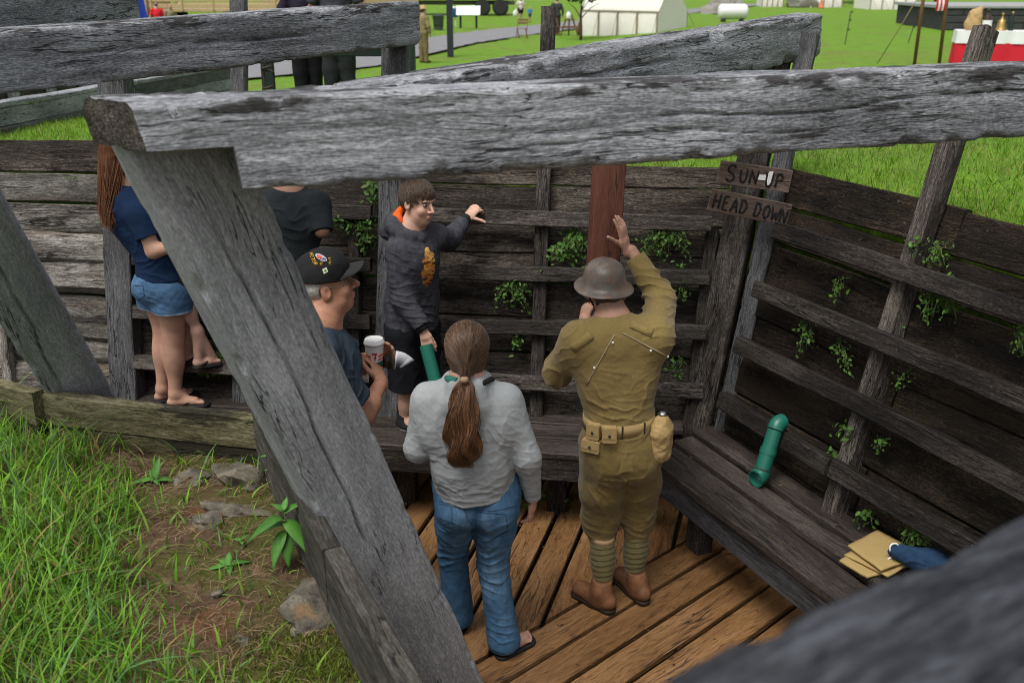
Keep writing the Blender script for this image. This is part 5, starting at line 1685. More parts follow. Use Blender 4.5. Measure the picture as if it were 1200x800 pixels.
    patch('emblem_stripe', [(378.5, 301.6), (382.5, 303.8), (381.4, 306.4), (377.2, 304.2)], M['emblem_blue'])
    patch('pin', [(377.5, 315.5), (382.5, 313.2), (384.4, 318.4), (379.6, 321.0)], M['pin_cream'])
    patch('pin_clover', [(379.6, 316.6), (382, 315.6), (382.9, 317.9), (380.6, 319.2)], M['leaf_flat'])
    # glasses
    for sx in (-1, 1):
        m = frame(L(sx * 0.034, 0.112, 0.010) - root, Rh[:, 0], Rh[:, 1] + Rh[:, 0] * 0.18 * sx)
        MB().lathe([(0.021, -0.0012), (0.0225, 0.0), (0.021, 0.0012)], 20).build('lens', M['lens'], t, True, m)
        MB().tube([L(sx * 0.056, 0.106, 0.014) - root, L(sx * 0.078, 0.085, 0.012) - root, L(sx * 0.086, 0.01, 0.012) - root], 0.0018, 5).build('temple_arm', M['dark_metal'], t, True)
    MB().tube([L(-0.014, 0.116, 0.012) - root, L(0, 0.120, 0.014) - root, L(0.014, 0.116, 0.012) - root], 0.0016, 5).build('bridge', M['dark_metal'], t, True)
    # tee
    S = SDF()
    ch = neck + V(0.02, 0.0, -0.19)
    S.cone(ch, pel + V(0, 0, 0.14), 0.205, 0.20, 0.06, flat=f, fs=1.30)
    S.cone(pel + V(0, 0, 0.16), pel + V(0, 0, -0.10), 0.20, 0.21, 0.04, flat=f, fs=1.25, cap=1)
    S.ell(pel + f * 0.09 + V(0, 0, 0.22), (0.15, 0.15, 0.15), None, 0.08)
    S.cone(rsh + V(-0.02, 0.05, -0.01), lsh + V(0.02, -0.05, -0.01), 0.075, 0.075, 0.05)
    S.cone(neck + V(0, 0, -0.03), rsh, 0.072, 0.066, 0.05); S.cone(neck + V(0, 0, -0.03), lsh, 0.072, 0.066, 0.05)
    S.cone(rsh, rsh + (rel_ - rsh) * 0.72, 0.082, 0.080, 0.03, cap=1)
    S.cone(lsh, lsh + (lel - lsh) * 0.72, 0.080, 0.080, 0.03, cap=1)
    S.cone(neck + V(0, 0, -0.03), neck + V(0.012, 0.003, 0.028), 0.080, 0.076, 0.01, cap=1)
    finish('tee_shirt', S, 0.0055, root, M['cotton'], t, cloth_col((0.030, 0.045, 0.062), 0.10, 12), crease=[
        (at(405, 440, 4.0), 0.16, V(0.8, 0.2, -0.3), 18, 0.014), (rsh + V(0.03, 0, -0.1), 0.12, V(0.6, 0, 0.7), 20, 0.012), (pel + f * 0.2 + V(0, -0.1, 0.2), 0.16, V(0.2, 0, 1), 16, 0.013)], noise=(((8, 8, 8), 0.006),), seed=51)
    S = SDF()
    S.cone(pel + rt * -0.06, pel + rt * 0.06, 0.14, 0.14, 0.05)
    for sx in (-1, 1):
        hp = pel + rt * 0.09 * sx
        S.chain([hp, hp + V(0.01, 0, -0.45), hp + V(0, 0, -0.85)], [0.13, 0.10, 0.085], 0.04)
        S.cut(hp + V(0, 0, -0.88), (0, 0, -1), 0.2)
    finish('trousers', S, 0.008, root, M['cotton'], t, (0.10, 0.085, 0.06), noise=(((9, 9, 9), 0.006),))
    for sx in (-1, 1):
        hp = pel + rt * 0.09 * sx
        S = SDF()
        b = V(hp[0], hp[1], 0.04)
        S.cone(b - f * 0.06, b + f * 0.15, 0.042, 0.045, 0.02); S.cone(b - f * 0.02, b + V(0, 0, 0.06) - f * 0.02, 0.045, 0.05, 0.03)
        S.cut(V(0, 0, 0.0), (0, 0, -1))
        finish('shoe', S, 0.007, root, M['leather'], t, (0.04, 0.04, 0.042))
    # coffee cup held in his hands
    cr = cup + V(0, 0, -0.065)
    c = empty('coffee_cup', cr, 'white paper coffee cup with lid and orange, green and red print', 'cup')
    c.scale = (1.14, 1.14, 1.14)
    prof = [(0.030, 0.0), (0.031, 0.001), (0.034, 0.035), (0.038, 0.075), (0.0405, 0.105)]
    n = 40
    vs, fs, cols = [], [], []
    zs = np.linspace(0, 0.105, 43)
    for z_ in zs:
        r_ = np.interp(z_, [p_[1] for p_ in prof], [p_[0] for p_ in prof])
        for k in range(n):
            a = 2 * math.pi * k / n
            vs.append((r_ * math.cos(a), r_ * math.sin(a), z_))
            w = z_ - 0.010 * (abs(math.sin(a * 0.5 + 0.85)) - 0.5)
            cc = (0.74, 0.74, 0.72)
            if 0.050 < w < 0.062: cc = (0.70, 0.16, 0.03)
            if w < 0.030: cc = (0.02, 0.10, 0.075)
            if 0.036 < w < 0.044: cc = (0.65, 0.05, 0.03)
            cols.append(cc)
    for i in range(len(zs) - 1):
        for k in range(n):
            k2 = (k + 1) % n
            fs.append((i * n + k, i * n + k2, (i + 1) * n + k2, (i + 1) * n + k))
    fs.append(tuple(range(n - 1, -1, -1))); fs.append(tuple((len(zs) - 1) * n + k for k in range(n)))
    link('cup_wall', mesh_from('cup_wall', vs, fs, True, cols), M['paper'], c)
    MB().lathe([(0.0425, 0.100), (0.0435, 0.104), (0.0432, 0.110), (0.0395, 0.114), (0.0385, 0.122), (0.036, 0.124), (0.034, 0.119), (0.002, 0.119)], 36).build('lid', M['white_paint'], c, True)
    # print facing the viewer: white shield with a red seven
    an = math.atan2(-1.0, 0.12)
    def cyl(du, dz, lift=0.0006):
        r_ = np.interp(dz, [p_[1] for p_ in prof], [p_[0] for p_ in prof]) + lift
        a = an + du / r_
        return V(r_ * math.cos(a), r_ * math.sin(a), dz)
    sh = [(-0.014, 0.036), (-0.016, 0.052), (-0.014, 0.074), (0.014, 0.074), (0.016, 0.052), (0.014, 0.036), (0, 0.032)]
    rows_ = []
    vs, fs = [], []
    gw = np.linspace(-1, 1, 9)
    for zz in np.linspace(0.033, 0.075, 9):
        hw = 0.0165 * math.sqrt(max(0.05, 1 - ((zz - 0.056) / 0.028) ** 4))
        for g_ in gw: vs.append(cyl(g_ * hw, zz))
    for i in range(8):
        for j in range(8): fs.append((i * 9 + j, i * 9 + j + 1, (i + 1) * 9 + j + 1, (i + 1) * 9 + j))
    link('print_shield', mesh_from('print_shield', vs, fs, True), M['white_paint'], c)
    def strip(poly, mat, nm):
        vs, fs = [], []
        for a, b in poly:
            for q_ in np.linspace(0, 1, 4):
                vs.append(cyl(a[0] + (b[0] - a[0]) * q_, a[1] + (b[1] - a[1]) * q_, 0.0014))
        for i in range(len(poly) - 1):
            for j in range(3): fs.append((i * 4 + j, i * 4 + j + 1, (i + 1) * 4 + j + 1, (i + 1) * 4 + j))
        link(nm, mesh_from(nm, vs, fs, False), mat, c)
    strip([((-0.011, 0.063), (-0.011, 0.071)), ((0.0, 0.063), (0.0, 0.071)), ((0.011, 0.064), (0.011, 0.071))], M['emblem_red'], 'print_seven')
    strip([((0.003, 0.064), (0.011, 0.066)), ((-0.001, 0.054), (0.006, 0.055)), ((-0.003, 0.040), (0.004, 0.040))], M['emblem_red'], 'print_seven')
    # folded leaflet pinched behind the cup
    lf = empty('leaflet', at(468, 412, 4.52), 'folded glossy dark leaflet with white edges beside the coffee cup', 'leaflet')
    lr = at(468, 412, 4.52)
    P0, P1, P2, P3 = at(452, 405, 4.50), at(464, 411, 4.50), at(462, 433, 4.46), at(446, 430, 4.46)
    Q1, Q2 = at(486, 422, 4.56), at(470, 431, 4.47)
    vs = []
    na = 9
    for i in range(na):
        a = i / (na - 1)
        vs.append(P0 + (P1 - P0) * a - lr); vs.append(P3 + (P2 - P3) * a - lr)
    for i in range(na):
        a = i / (na - 1)
        bulge = V(0.0, 0, 0.012 * math.sin(a * math.pi))
        vs.append(P1 + (Q1 - P1) * a + bulge - lr); vs.append(P2 + (Q2 - P2) * a + bulge - lr)
    fs = [(2 * i, 2 * i + 1, 2 * i + 3, 2 * i + 2) for i in range(na - 1)] + [(2 * na + 2 * i, 2 * na + 2 * i + 1, 2 * na + 2 * i + 3, 2 * na + 2 * i + 2) for i in range(na - 1)]
    cols = [(0.03, 0.025, 0.022) if (i // 2) % 4 != 3 else (0.16, 0.09, 0.05) for i in range(2 * na)] + [(0.70, 0.70, 0.72) if (i // 2 in (0, 1, 7, 8)) else ((0.06, 0.05, 0.06) if i % 2 else (0.70, 0.70, 0.72)) for i in range(2 * na)]
    lo_ = link('sheet', mesh_from('sheet', vs, fs, True, cols), M['paper'], lf)
    md = lo_.modifiers.new('thick', 'SOLIDIFY'); md.thickness = 0.0015
    return t
M['emblem_grey'] = plain('emblem_silver_grey', (0.36, 0.34, 0.36), 0.7, 0.3, 400)
M['emblem_red'] = plain('print_red', (0.55, 0.03, 0.025), 0.5)
M['emblem_blue'] = plain('print_blue', (0.05, 0.07, 0.22), 0.6)
M['pin_cream'] = plain('enamel_cream', (0.60, 0.58, 0.42), 0.3)
M['leaf_flat'] = plain('enamel_green', (0.05, 0.30, 0.06), 0.3)
old_man()

# ================================================================ the boy in the hooded sweatshirt
def boy():
    root = V(-0.58, 5.36, 0.5)
    t = empty('person', root, 'boy in charcoal hoodie with orange print and black shorts standing on the bench', 'person')
    f = nrm(V(0.72, -0.69, 0)); rt = nrm(V(-0.69, -0.72, 0))       # his right is towards the left of the picture
    hc = at(490, 238, 5.30)
    s = 0.99
    Rh = frame3(V(0.76, -0.62, -0.14), V(0.05, 0.0, 1))
    neck = hc + V(-0.035, 0.015, -0.150)
    rsh, rel_, rwr = at(468, 292, 5.24), at(474, 350, 5.22), at(496, 386, 5.16)
    lsh, lel, lwr = at(511, 277, 5.40), at(527, 280, 5.56), at(546, 256, 5.70)
    pel = V(-0.565, 5.37, 1.13)
    S = SDF()
    L = head(S, hc, Rh, s, nose=0.85, jaw=0.85)
    S.cone(L(0, -0.022, -0.06), neck, 0.043, 0.050, 0.02)
    S.cone(neck, pel, 0.08, 0.10, 0.05, flat=f, fs=1.3)
    S.chain([neck - V(0, 0, 0.05), rsh, rel_, rwr], [0.045, 0.036, 0.03, 0.022], 0.03)
    S.chain([neck - V(0, 0, 0.05), lsh, lel, lwr], [0.045, 0.036, 0.03, 0.022], 0.03)
    feet = []
    for sx in (-1, 1):
        hp = pel + rt * 0.07 * sx + V(0, 0, -0.02)
        kn = hp + V(0, 0, -0.30) + f * 0.02
        an = V(hp[0], hp[1], 0.57) - f * 0.02
        S.chain([hp, kn, an], [0.075, 0.046, 0.032], 0.03)
        S.ell(kn + V(0, 0, -0.12) - f * 0.02, (0.042, 0.042, 0.08), None, 0.04)
        S.cone(an, an + f * 0.1 + V(0, 0, -0.03), 0.035, 0.03, 0.02)
        feet.append(an)
    hand(S, rwr + V(0.004, -0.004, -0.012), V(0.22, -0.05, -0.97), V(-0.10, -0.97, 0.05), True, curl=(0.28, 0.30, 0.34, 0.4), s=0.86, thumb=(0.35, 0.15))
    hand(S, lwr, nrm(V(0.62, 0.35, 0.60)), V(-0.35, -0.75, 0.62), False, curl=(0.75, 0.85, 0.85, 0.85), thumb=(1.0, -0.15), s=0.88)
    sk = (0.56, 0.335, 0.245)
    finish('body', S, 0.0036, root, M['skin'], t, skin_col(sk, ((L(0, 0.112, -0.02), 0.018, (0.60, 0.31, 0.23), 0.5), (L(0, 0.094, -0.052), 0.014, (0.48, 0.20, 0.16), 0.6), (L(0.016, 0.09, -0.057), 0.007, (0.50, 0.22, 0.17), 0.4), (L(-0.016, 0.09, -0.057), 0.007, (0.50, 0.22, 0.17), 0.4),
          (L(0.045, 0.075, -0.03), 0.028, (0.60, 0.30, 0.23), 0.4), (L(0.033, 0.092, 0.032), 0.011, (0.10, 0.06, 0.04), 0.8), (L(0.048, 0.086, 0.031), 0.009, (0.10, 0.06, 0.04), 0.8), (L(-0.033, 0.092, 0.032), 0.011, (0.10, 0.06, 0.04), 0.8), (L(-0.048, 0.086, 0.031), 0.009, (0.10, 0.06, 0.04), 0.7),
          (L(0.033, 0.090, 0.020), 0.008, (0.14, 0.08, 0.06), 0.8), (L(-0.033, 0.090, 0.020), 0.008, (0.14, 0.08, 0.06), 0.8))))
    eyes(t, L, Rh, root, s)
    S = SDF()
    S.ell(L(0, -0.018, 0.046), V(0.082, 0.098, 0.084) * s, Rh, 0.02)
    S.ell(L(0, -0.055, -0.010), V(0.068, 0.055, 0.05) * s, Rh, 0.03)
    S.cut(L(0, 0.042, 0.05), Rh @ V(0, 1, -0.62))
    for sx in (-1, 1):
        S.ell(L(sx * 0.088, 0.006, -0.012), V(0.03, 0.035, 0.045) * s, Rh, 0.008, sub=True)
    hb = (0.058, 0.034, 0.019)
    finish('hair', S, 0.004, root, M['hair'], t, cloth_col(hb, 0.35, 40), noise=(((30, 30, 18), 0.002),))
    short_hair(t, L, Rh, s, root, hb, 1700, lambda d: np.stack([0.35 + 0 * d[:, 0], 0.75 + 0 * d[:, 0], -0.55 + 0 * d[:, 0]], 1), 0.055, 61,
               lambda d: (d[:, 2] > -0.30) & ((d[:, 1] < 0.35) | (d[:, 2] > 0.45)) & ~((d[:, 2] < 0.10) & (d[:, 1] > -0.05)), 0.008, 0.0016)
    # hooded sweatshirt
    S = SDF()
    ch = neck + V(0, 0.0, -0.17)
    S.cone(ch, pel + V(0, 0, 0.16), 0.165, 0.165, 0.05, flat=f, fs=1.38)
    S.cone(pel + V(0, 0, 0.16), pel + V(0, 0, -0.005), 0.168, 0.168, 0.03, flat=f, fs=1.32, cap=1)
    S.cone(rsh + V(0.03, 0.02, -0.01), lsh + V(-0.03, -0.02, -0.01), 0.060, 0.060, 0.05)
    S.cone(neck + V(0, 0, -0.04), rsh, 0.062, 0.054, 0.05); S.cone(neck + V(0, 0, -0.04), lsh, 0.062, 0.054, 0.05)
    S.cone(rsh, rel_, 0.072, 0.064, 0.035); S.cone(rel_, rwr + (rel_ - rwr) * 0.10, 0.064, 0.048, 0.03, cap=1)
    S.cone(lsh, lel, 0.070, 0.062, 0.035); S.cone(lel, lwr + (lel - lwr) * 0.16, 0.062, 0.046, 0.03, cap=1)
    # hood roll round the neck
    for a0, a1 in zip(range(0, 360, 30), range(30, 390, 30)):
        def hp_(a):
            a = R(a)
            back = 0.5 - 0.5 * math.cos(a)        # 0 at throat, 1 at nape
            return neck + f * (0.078 * math.cos(a) - 0.020) + rt * 0.096 * math.sin(a) + V(0, 0, -0.030 + 0.080 * back), 0.030 + 0.020 * back
        p0, r0 = hp_(a0); p1, r1 = hp_(a1)
        S.cone(p0, p1, r0, r1, 0.02)
    S.ell(neck - f * 0.12 + rt * 0.04 + V(0, 0, -0.02), (0.075, 0.075, 0.06), None, 0.04)
    pc = at(506, 292, 5.2)
    graph = []
    def hood_col(v):
        c = np.tile(V(0.052, 0.052, 0.062), (len(v), 1)) * (1 + 0.25 * fbm(v * (60, 60, 25), 3, 3))[:, None]
        fr = frame3(f)
        q = (v - (neck + V(0, 0, -0.195) + f * 0.11 - rt * 0.008)) @ fr
        w = q[:, 0] / 0.058; h_ = q[:, 2] / 0.125
        nz = fbm(v * 38, 17, 3)
        edge = 1 - (w ** 2 + h_ ** 2) + 0.30 * nz - 0.35 * np.clip(-h_, 0, 1) * np.abs(w)
        m = (q[:, 1] > -0.04) & (edge > 0.25)
        tone = np.clip(0.5 + 0.9 * fbm(v * 30, 23, 3) - 0.25 * h_ * -1, 0, 1)[:, None]
        pr = V(0.62, 0.20, 0.03) * (1 - tone) + V(0.75, 0.42, 0.12) * tone
        low = np.clip(-h_ * 0.9, 0, 1)[:, None]
        pr = pr * (1 - low) + V(0.22, 0.07, 0.035) * low
        drk = (fbm(v * (30, 30, 70), 29, 2) > 0.42) & (h_ < 0.4)
        pr[drk] = V(0.06, 0.035, 0.02)
        c[m] = pr[m]
        return c
    ho, hv, hf = finish('hoodie', S, 0.0042, root, M['cotton'], t, hood_col, crease=[
        (rel_, 0.11, V(0.1, 0, 1), 26, 0.012), (rsh + V(0.01, 0, -0.05), 0.10, V(0.5, 0, 0.8), 20, 0.009), (lel, 0.10, V(0.7, 0.5, 0.3), 26, 0.012), (pel + f * 0.1 + V(0, 0, 0.12), 0.14, V(0.3, 0, 1), 20, 0.010),
        (neck + f * 0.1 + V(0, 0, -0.12), 0.10, V(0.6, 0, 0.8), 16, 0.006), (rwr + V(0, 0, 0.06), 0.07, V(0, 0, 1), 34, 0.007), (neck - f * 0.08 + rt * 0.06, 0.08, V(0.3, 0.2, 1), 26, 0.008)],
        noise=(((8, 8, 7), 0.005), ((28, 28, 28), 0.0015)), seed=71)
    for w_, e_ in ((rwr, rel_), (lwr, lel)):
        d_ = nrm(w_ - e_)
        MB().tube([w_ - d_ * 0.035 - root, w_ - d_ * 0.012 - root, w_ + d_ * 0.008 - root], [0.040, 0.036, 0.033], 16).build('cuff', M['black_cloth'], ho, True)
    MB().tube([neck - f * 0.01 + rt * 0.066 + V(0, 0, 0.045) - root, neck - f * 0.055 + rt * 0.062 + V(0, 0, 0.078) - root, neck - f * 0.09 + rt * 0.01 + V(0, 0, 0.090) - root, neck - f * 0.06 - rt * 0.05 + V(0, 0, 0.06) - root], [0.012, 0.028, 0.028, 0.016], 10).build('hood_lining', M['orange_cloth'], ho, True)
    S = SDF()
    S.cone(pel + V(0, 0, 0.0) - rt * 0.05, pel + rt * 0.05, 0.115, 0.115, 0.05)
    for sx in (-1, 1):
        hp = pel + rt * 0.07 * sx + V(0, 0, -0.02)
        S.cone(hp, hp + V(0, 0, -0.34), 0.105, 0.098, 0.03, cap=1)
    finish('shorts', S, 0.006, root, M['cotton'], t, cloth_col((0.010, 0.011, 0.014), 0.15, 20), crease=[(pel + V(0, 0, -0.2), 0.2, V(1, 0, 0.2), 16, 0.010)], noise=(((10, 10, 6), 0.005),), seed=77)
    for an in feet:
        S = SDF()
        b = V(an[0], an[1], 0.535)
        S.cone(b - f * 0.03, b + f * 0.13, 0.036, 0.040, 0.02); S.cone(b, b + V(0, 0, 0.05), 0.04, 0.042, 0.03)
        S.cut(V(0, 0, 0.501), (0, 0, -1))
        sh_, _, _ = finish('shoe', S, 0.006, root, M['leather'], t, lambda v: np.where((v[:, 2] < 0.522)[:, None], V(0.7, 0.7, 0.7), V(0.02, 0.02, 0.022)))
    # the green pipe under his hand, standing on the bench
    g0, g1 = at(499, 404, 5.12), at(516, 470, 5.02)
    dg = nrm(g1 - g0)
    g1 = g0 + dg * ((0.50 - g0[2]) / dg[2])
    pp = empty('green_pipe', g1, 'straight green plastic pipe standing on the bench under the boy hand', 'pipe', 'green pipe periscopes')
    hollow_pipe(pp, g1, [g0, g0 + dg * 0.28], 0.036, 'shaft')
    hollow_pipe(pp, g1, [g0 + dg * 0.25, g1 - dg * 0.03], 0.040, 'sleeve')
    return t
def hollow_pipe(parent, root, pts, r_, name, n=28):
    pts = [V(p) for p in pts]
    vs, fs = [], []
    rings = []
    a = None
    def ringat(p, t, rad):
        nonlocal a
        if a is None: a = nrm(np.cross(t, V(0.2, 0.9, 0.1)))
        else: a = nrm(a - t * np.dot(a, t))
        b = np.cross(t, a)
        return [p + rad * (math.cos(2 * math.pi * k / n) * a + math.sin(2 * math.pi * k / n) * b) - root for k in range(n)]
    seq = []
    for i, p in enumerate(pts):
        t = nrm(pts[min(i + 1, len(pts) - 1)] - pts[max(i - 1, 0)])
        seq.append((p, t, r_))
    inner = [(p, t, r_ - 0.005) for p, t, _ in seq[::-1]]
    allr = seq + inner
    for p, t, rad in allr: vs += ringat(p, t if True else t, rad)
    m = len(allr)
    for i in range(m):
        j = (i + 1) % m
        for k in range(n):
            k2 = (k + 1) % n
            fs.append((i * n + k, i * n + k2, j * n + k2, j * n + k))
    me = mesh_from(name, vs, fs, True)
    smooth_by_angle(me, 45)
    return link(name, me, M['green_pvc'], parent)
M['orange_cloth'] = plain('orange_lining', (0.75, 0.11, 0.01), 0.8)
boy()

# ================================================================ the woman in denim shorts, the youth in black, the climbing child
def flip_flop(t, root, he, to, z, mat='rubber'):
    fd = nrm(to - he); sd_ = V(-fd[1], fd[0], 0)
    S = SDF()
    L_ = float(np.linalg.norm(to - he))
    S.cone(V(he[0], he[1], z + 0.011) + fd * 0.02, V(he[0], he[1], z + 0.011) + fd * (L_ - 0.02), 0.036, 0.046, 0.03)
    S.cut(V(he[0], he[1], z + 0.020), (0, 0, 1)); S.cut(V(he[0], he[1], z), (0, 0, -1))
    so, _, _ = finish('flip_flop', S, 0.005, root, M[mat], t, (0.02, 0.02, 0.02))
    tb = V(he[0], he[1], z) + fd * (L_ - 0.045)
    for s_ in (-1, 1):
        MB().tube([tb + V(0, 0, 0.02) - root, tb - fd * 0.025 + sd_ * s_ * 0.020 + V(0, 0, 0.045) - root, tb - fd * 0.085 + sd_ * s_ * 0.038 + V(0, 0, 0.028) - root], [0.006, 0.009, 0.007], 6).build('strap', M[mat], so, True)
def foot(S, an, he, to, z, out=1):
    fd = nrm(to - he); sd_ = V(-fd[1], fd[0], 0)
    he = V(he[0], he[1], z + 0.03)
    L_ = float(np.linalg.norm(V(to[0], to[1], 0) - V(he[0], he[1], 0)))
    S.cone(an, he + fd * 0.03 + V(0, 0, 0.010), 0.033, 0.028, 0.02)
    S.cone(an, he + fd * 0.12 + V(0, 0, 0.010), 0.033, 0.028, 0.03)
    S.cone(he + fd * 0.02 + V(0, 0, 0.008), he + fd * (L_ - 0.07) + V(0, 0, 0.006), 0.027, 0.033, 0.02, flat=(0, 0, 1), fs=1.25)
    for o_, ln, rr in ((-0.024, 0.0, 0.0125), (-0.005, -0.002, 0.009), (0.010, -0.009, 0.0085), (0.023, -0.018, 0.008), (0.034, -0.03, 0.008)):
        S.cone(he + fd * (L_ - 0.075) + sd_ * o_ * 0.8 * out + V(0, 0, 0.004), he + fd * (L_ - 0.015 + ln) + sd_ * o_ * out, rr * 1.1, rr, 0.006)

def shorts_woman():
    bz = 0.50
    root = V(-2.08, 5.720, bz)
    t = empty('person', root, 'person with long auburn hair in navy tee and denim shorts standing on the bench', 'person')
    f = nrm(V(0.82, 0.57, 0)); rt = nrm(V(0.57, -0.82, 0))
    hc = at(143, 178, 5.78)
    Rh = frame3(V(0.85, 0.45, -0.1))
    neck = hc + V(-0.015, -0.01, -0.165)
    rsh, rel_, rwr = at(163, 252, 5.59), at(180, 294, 5.56), at(226, 284, 5.52)
    lsh, lel, lwr = neck + V(-0.13, 0.14, -0.09), neck + V(-0.05, 0.28, -0.32), neck + V(0.15, 0.34, -0.25)
    pel = V(-2.085, 5.730, 1.27)
    rhip, rkn, ran = V(-2.030, 5.680, 1.24), V(-2.052, 5.695, 0.955), V(-2.075, 5.670, bz + 0.09)
    lhip, lkn, lan = V(-2.150, 5.780, 1.24), V(-2.135, 5.780, 0.955), V(-2.180, 5.750, bz + 0.09)
    sk = (0.50, 0.285, 0.20)
    S = SDF()
    L = head(S, hc, Rh, 0.97)
    S.cone(L(0, -0.015, -0.06), neck, 0.048, 0.052, 0.03)
    S.cone(neck, pel, 0.09, 0.13, 0.05, flat=f, fs=1.2)
    S.chain([neck - V(0, 0, 0.05), rsh, rel_, rwr], [0.05, 0.05, 0.042, 0.028], 0.03)
    S.chain([neck - V(0, 0, 0.05), lsh, lel, lwr], [0.05, 0.05, 0.042, 0.028], 0.03)
    S.chain([rhip, rkn, ran], [0.105, 0.062, 0.038], 0.03); S.ell(rkn + V(-0.015, -0.01, -0.13), (0.058, 0.058, 0.11), None, 0.05)
    S.chain([lhip, lkn, lan], [0.105, 0.062, 0.038], 0.03); S.ell(lkn + V(-0.02, -0.01, -0.13), (0.058, 0.058, 0.11), None, 0.05)
    hr, tr = ran + V(-0.045, -0.02, 0), ran + V(0.175, 0.02, 0)
    hl, tl = lan + V(-0.045, -0.02, 0), lan + V(0.16, 0.10, 0)
    foot(S, ran, hr, tr, bz, 1); foot(S, lan, hl, tl, bz, -1)
    hand(S, rwr, f, V(0, -0.3, 1), True, s=0.9); hand(S, lwr, f, V(0, 0.3, 1), False, s=0.9)
    finish('body', S, 0.0050, root, M['skin'], t, skin_col(sk, ((rkn, 0.06, (0.44, 0.22, 0.15), 0.4),)))
    S = SDF()
    S.cone(neck + V(0, 0, -0.17), pel + V(0, 0, 0.20), 0.175, 0.175, 0.05, flat=f, fs=1.30)
    S.cone(pel + V(0, 0, 0.2), pel + V(0, 0, 0.055), 0.178, 0.190, 0.03, flat=f, fs=1.25, cap=1)
    S.cone(rsh + V(-0.02, 0.03, -0.01), lsh + V(0.02, -0.03, -0.01), 0.066, 0.066, 0.05)
    S.cone(neck + V(0, 0, -0.04), rsh, 0.058, 0.058, 0.05); S.cone(neck + V(0, 0, -0.04), lsh, 0.058, 0.058, 0.05)
    S.cone(rsh, rsh + (rel_ - rsh) * 0.62, 0.070, 0.070, 0.03, cap=1); S.cone(lsh, lsh + (lel - lsh) * 0.62, 0.07, 0.07, 0.03, cap=1)
    finish('tee_shirt', S, 0.0055, root, M['cotton'], t, cloth_col((0.009, 0.025, 0.065), 0.10, 14), crease=[(at(165, 300, 5.57), 0.15, V(-0.3, 0, 1), 20, 0.010), (at(180, 320, 5.57), 0.12, V(0.3, 0, 1), 22, 0.009), (rsh + V(0, 0, -0.08), 0.09, V(0.5, 0, 0.8), 24, 0.009)], noise=(((8, 8, 8), 0.005),), seed=81)
    S = SDF()
    S.cone(pel - rt * 0.05 + V(0, 0, 0.02), pel + rt * 0.05 + V(0, 0, 0.02), 0.135, 0.135, 0.05)
    S.ell(pel - f * 0.06 + V(0, 0, -0.01), (0.13, 0.13, 0.11), None, 0.05)
    S.cone(rhip, rhip + V(-0.005, 0.0, -0.115), 0.130, 0.126, 0.03, cap=1); S.cone(lhip, lhip + V(0, 0, -0.115), 0.130, 0.126, 0.03, cap=1)
    S.cut(pel + V(0, 0, 0.10), (0, 0, 1))
    def jc(v):
        c = np.tile(V(0.075, 0.155, 0.27), (len(v), 1)) * (1 + 0.22 * fbm(v * (30, 30, 18), 6, 3))[:, None]
        hem = v[:, 2] < rhip[2] - 0.105
        c[hem] = V(0.30, 0.38, 0.46)
        return c
    so_, sv, sf = finish('shorts', S, 0.005, root, M['denim'], t, jc, crease=[(pel - f * 0.1 + rt * 0.1 + V(0, 0, -0.06), 0.10, V(0.3, 0, 1), 24, 0.008)], noise=(((14, 14, 14), 0.004),), seed=83)
    bv = bvh_of(sv, sf)
    pts = []
    pix = [(149, 334), (168, 335), (169, 347), (159, 352), (150, 345), (149, 334)]
    for a, b in zip(pix[:-1], pix[1:]):
        for i in range(5):
            p, n = hit(bv, a[0] + (b[0] - a[0]) * i / 5, a[1] + (b[1] - a[1]) * i / 5, 0.001)
            if p is not None: pts.append(p - root)
    if len(pts) > 2: MB().tube(pts, 0.0022, 5).build('pocket_seam', M['stitch'], so_, True)
    flip_flop(t, root, hr, tr, bz); flip_flop(t, root, hl, tl, bz)
    # long straight hair
    g = np.random.default_rng(15)
    S = SDF(); S.ell(L(0, -0.02, 0.036), V(0.084, 0.103, 0.090), Rh, 0.02); S.cut(L(0, 0.045, 0.02), Rh @ V(0, 1, -0.5))
    finish('hair', S, 0.007, root, M['hair'], t, (0.09, 0.035, 0.014))
    N, Mn = 1500, 14
    d = g.normal(size=(N * 3, 3)); d /= np.linalg.norm(d, axis=1, keepdims=True)
    d = d[(d[:, 1] < 0.30) & (d[:, 2] > -0.1)][:N]; N = len(d)
    P = np.zeros((N, Mn, 3))
    start = np.stack([L(*(V(0, -0.02, 0.036) + q * V(0.087, 0.106, 0.093))) for q in d])
    side = np.stack([L(*(V(0, -0.02, -0.02) + nrm(V(q[0], min(q[1], 0.15), 0)) * V(0.092, 0.112, 0.1))) for q in d])
    back = hc + V(-0.075, -0.085, -0.40)
    ln = g.uniform(0.75, 1.05, (N, 1))
    endp = np.stack([back + Rh[:, 0] * q[0] * 0.085 + Rh[:, 1] * (-0.02 + 0.03 * q[1]) for q in d]) + g.normal(size=(N, 3)) * 0.012
    endp[:, 2] = side[:, 2] + (endp[:, 2] - side[:, 2]) * ln[:, 0]
    for j in range(Mn):
        a = j / (Mn - 1)
        if a < 0.3:
            b = a / 0.3
            q = start * (1 - b) + side * b
            cc = L(0, -0.02, 0.036)
            dirs = q - cc; r_ = np.linalg.norm(dirs, axis=1, keepdims=True)
            q = cc + dirs / r_ * np.maximum(r_, 0.098)
        else:
            b = (a - 0.3) / 0.7
            q = side * (1 - b) + endp * b
        P[:, j] = q
    strands('hair_strands', P, 0.0022, V(0.115, 0.043, 0.016) * g.uniform(0.45, 1.8, (N, 1)), M['hair'], t, root)
shorts_woman()

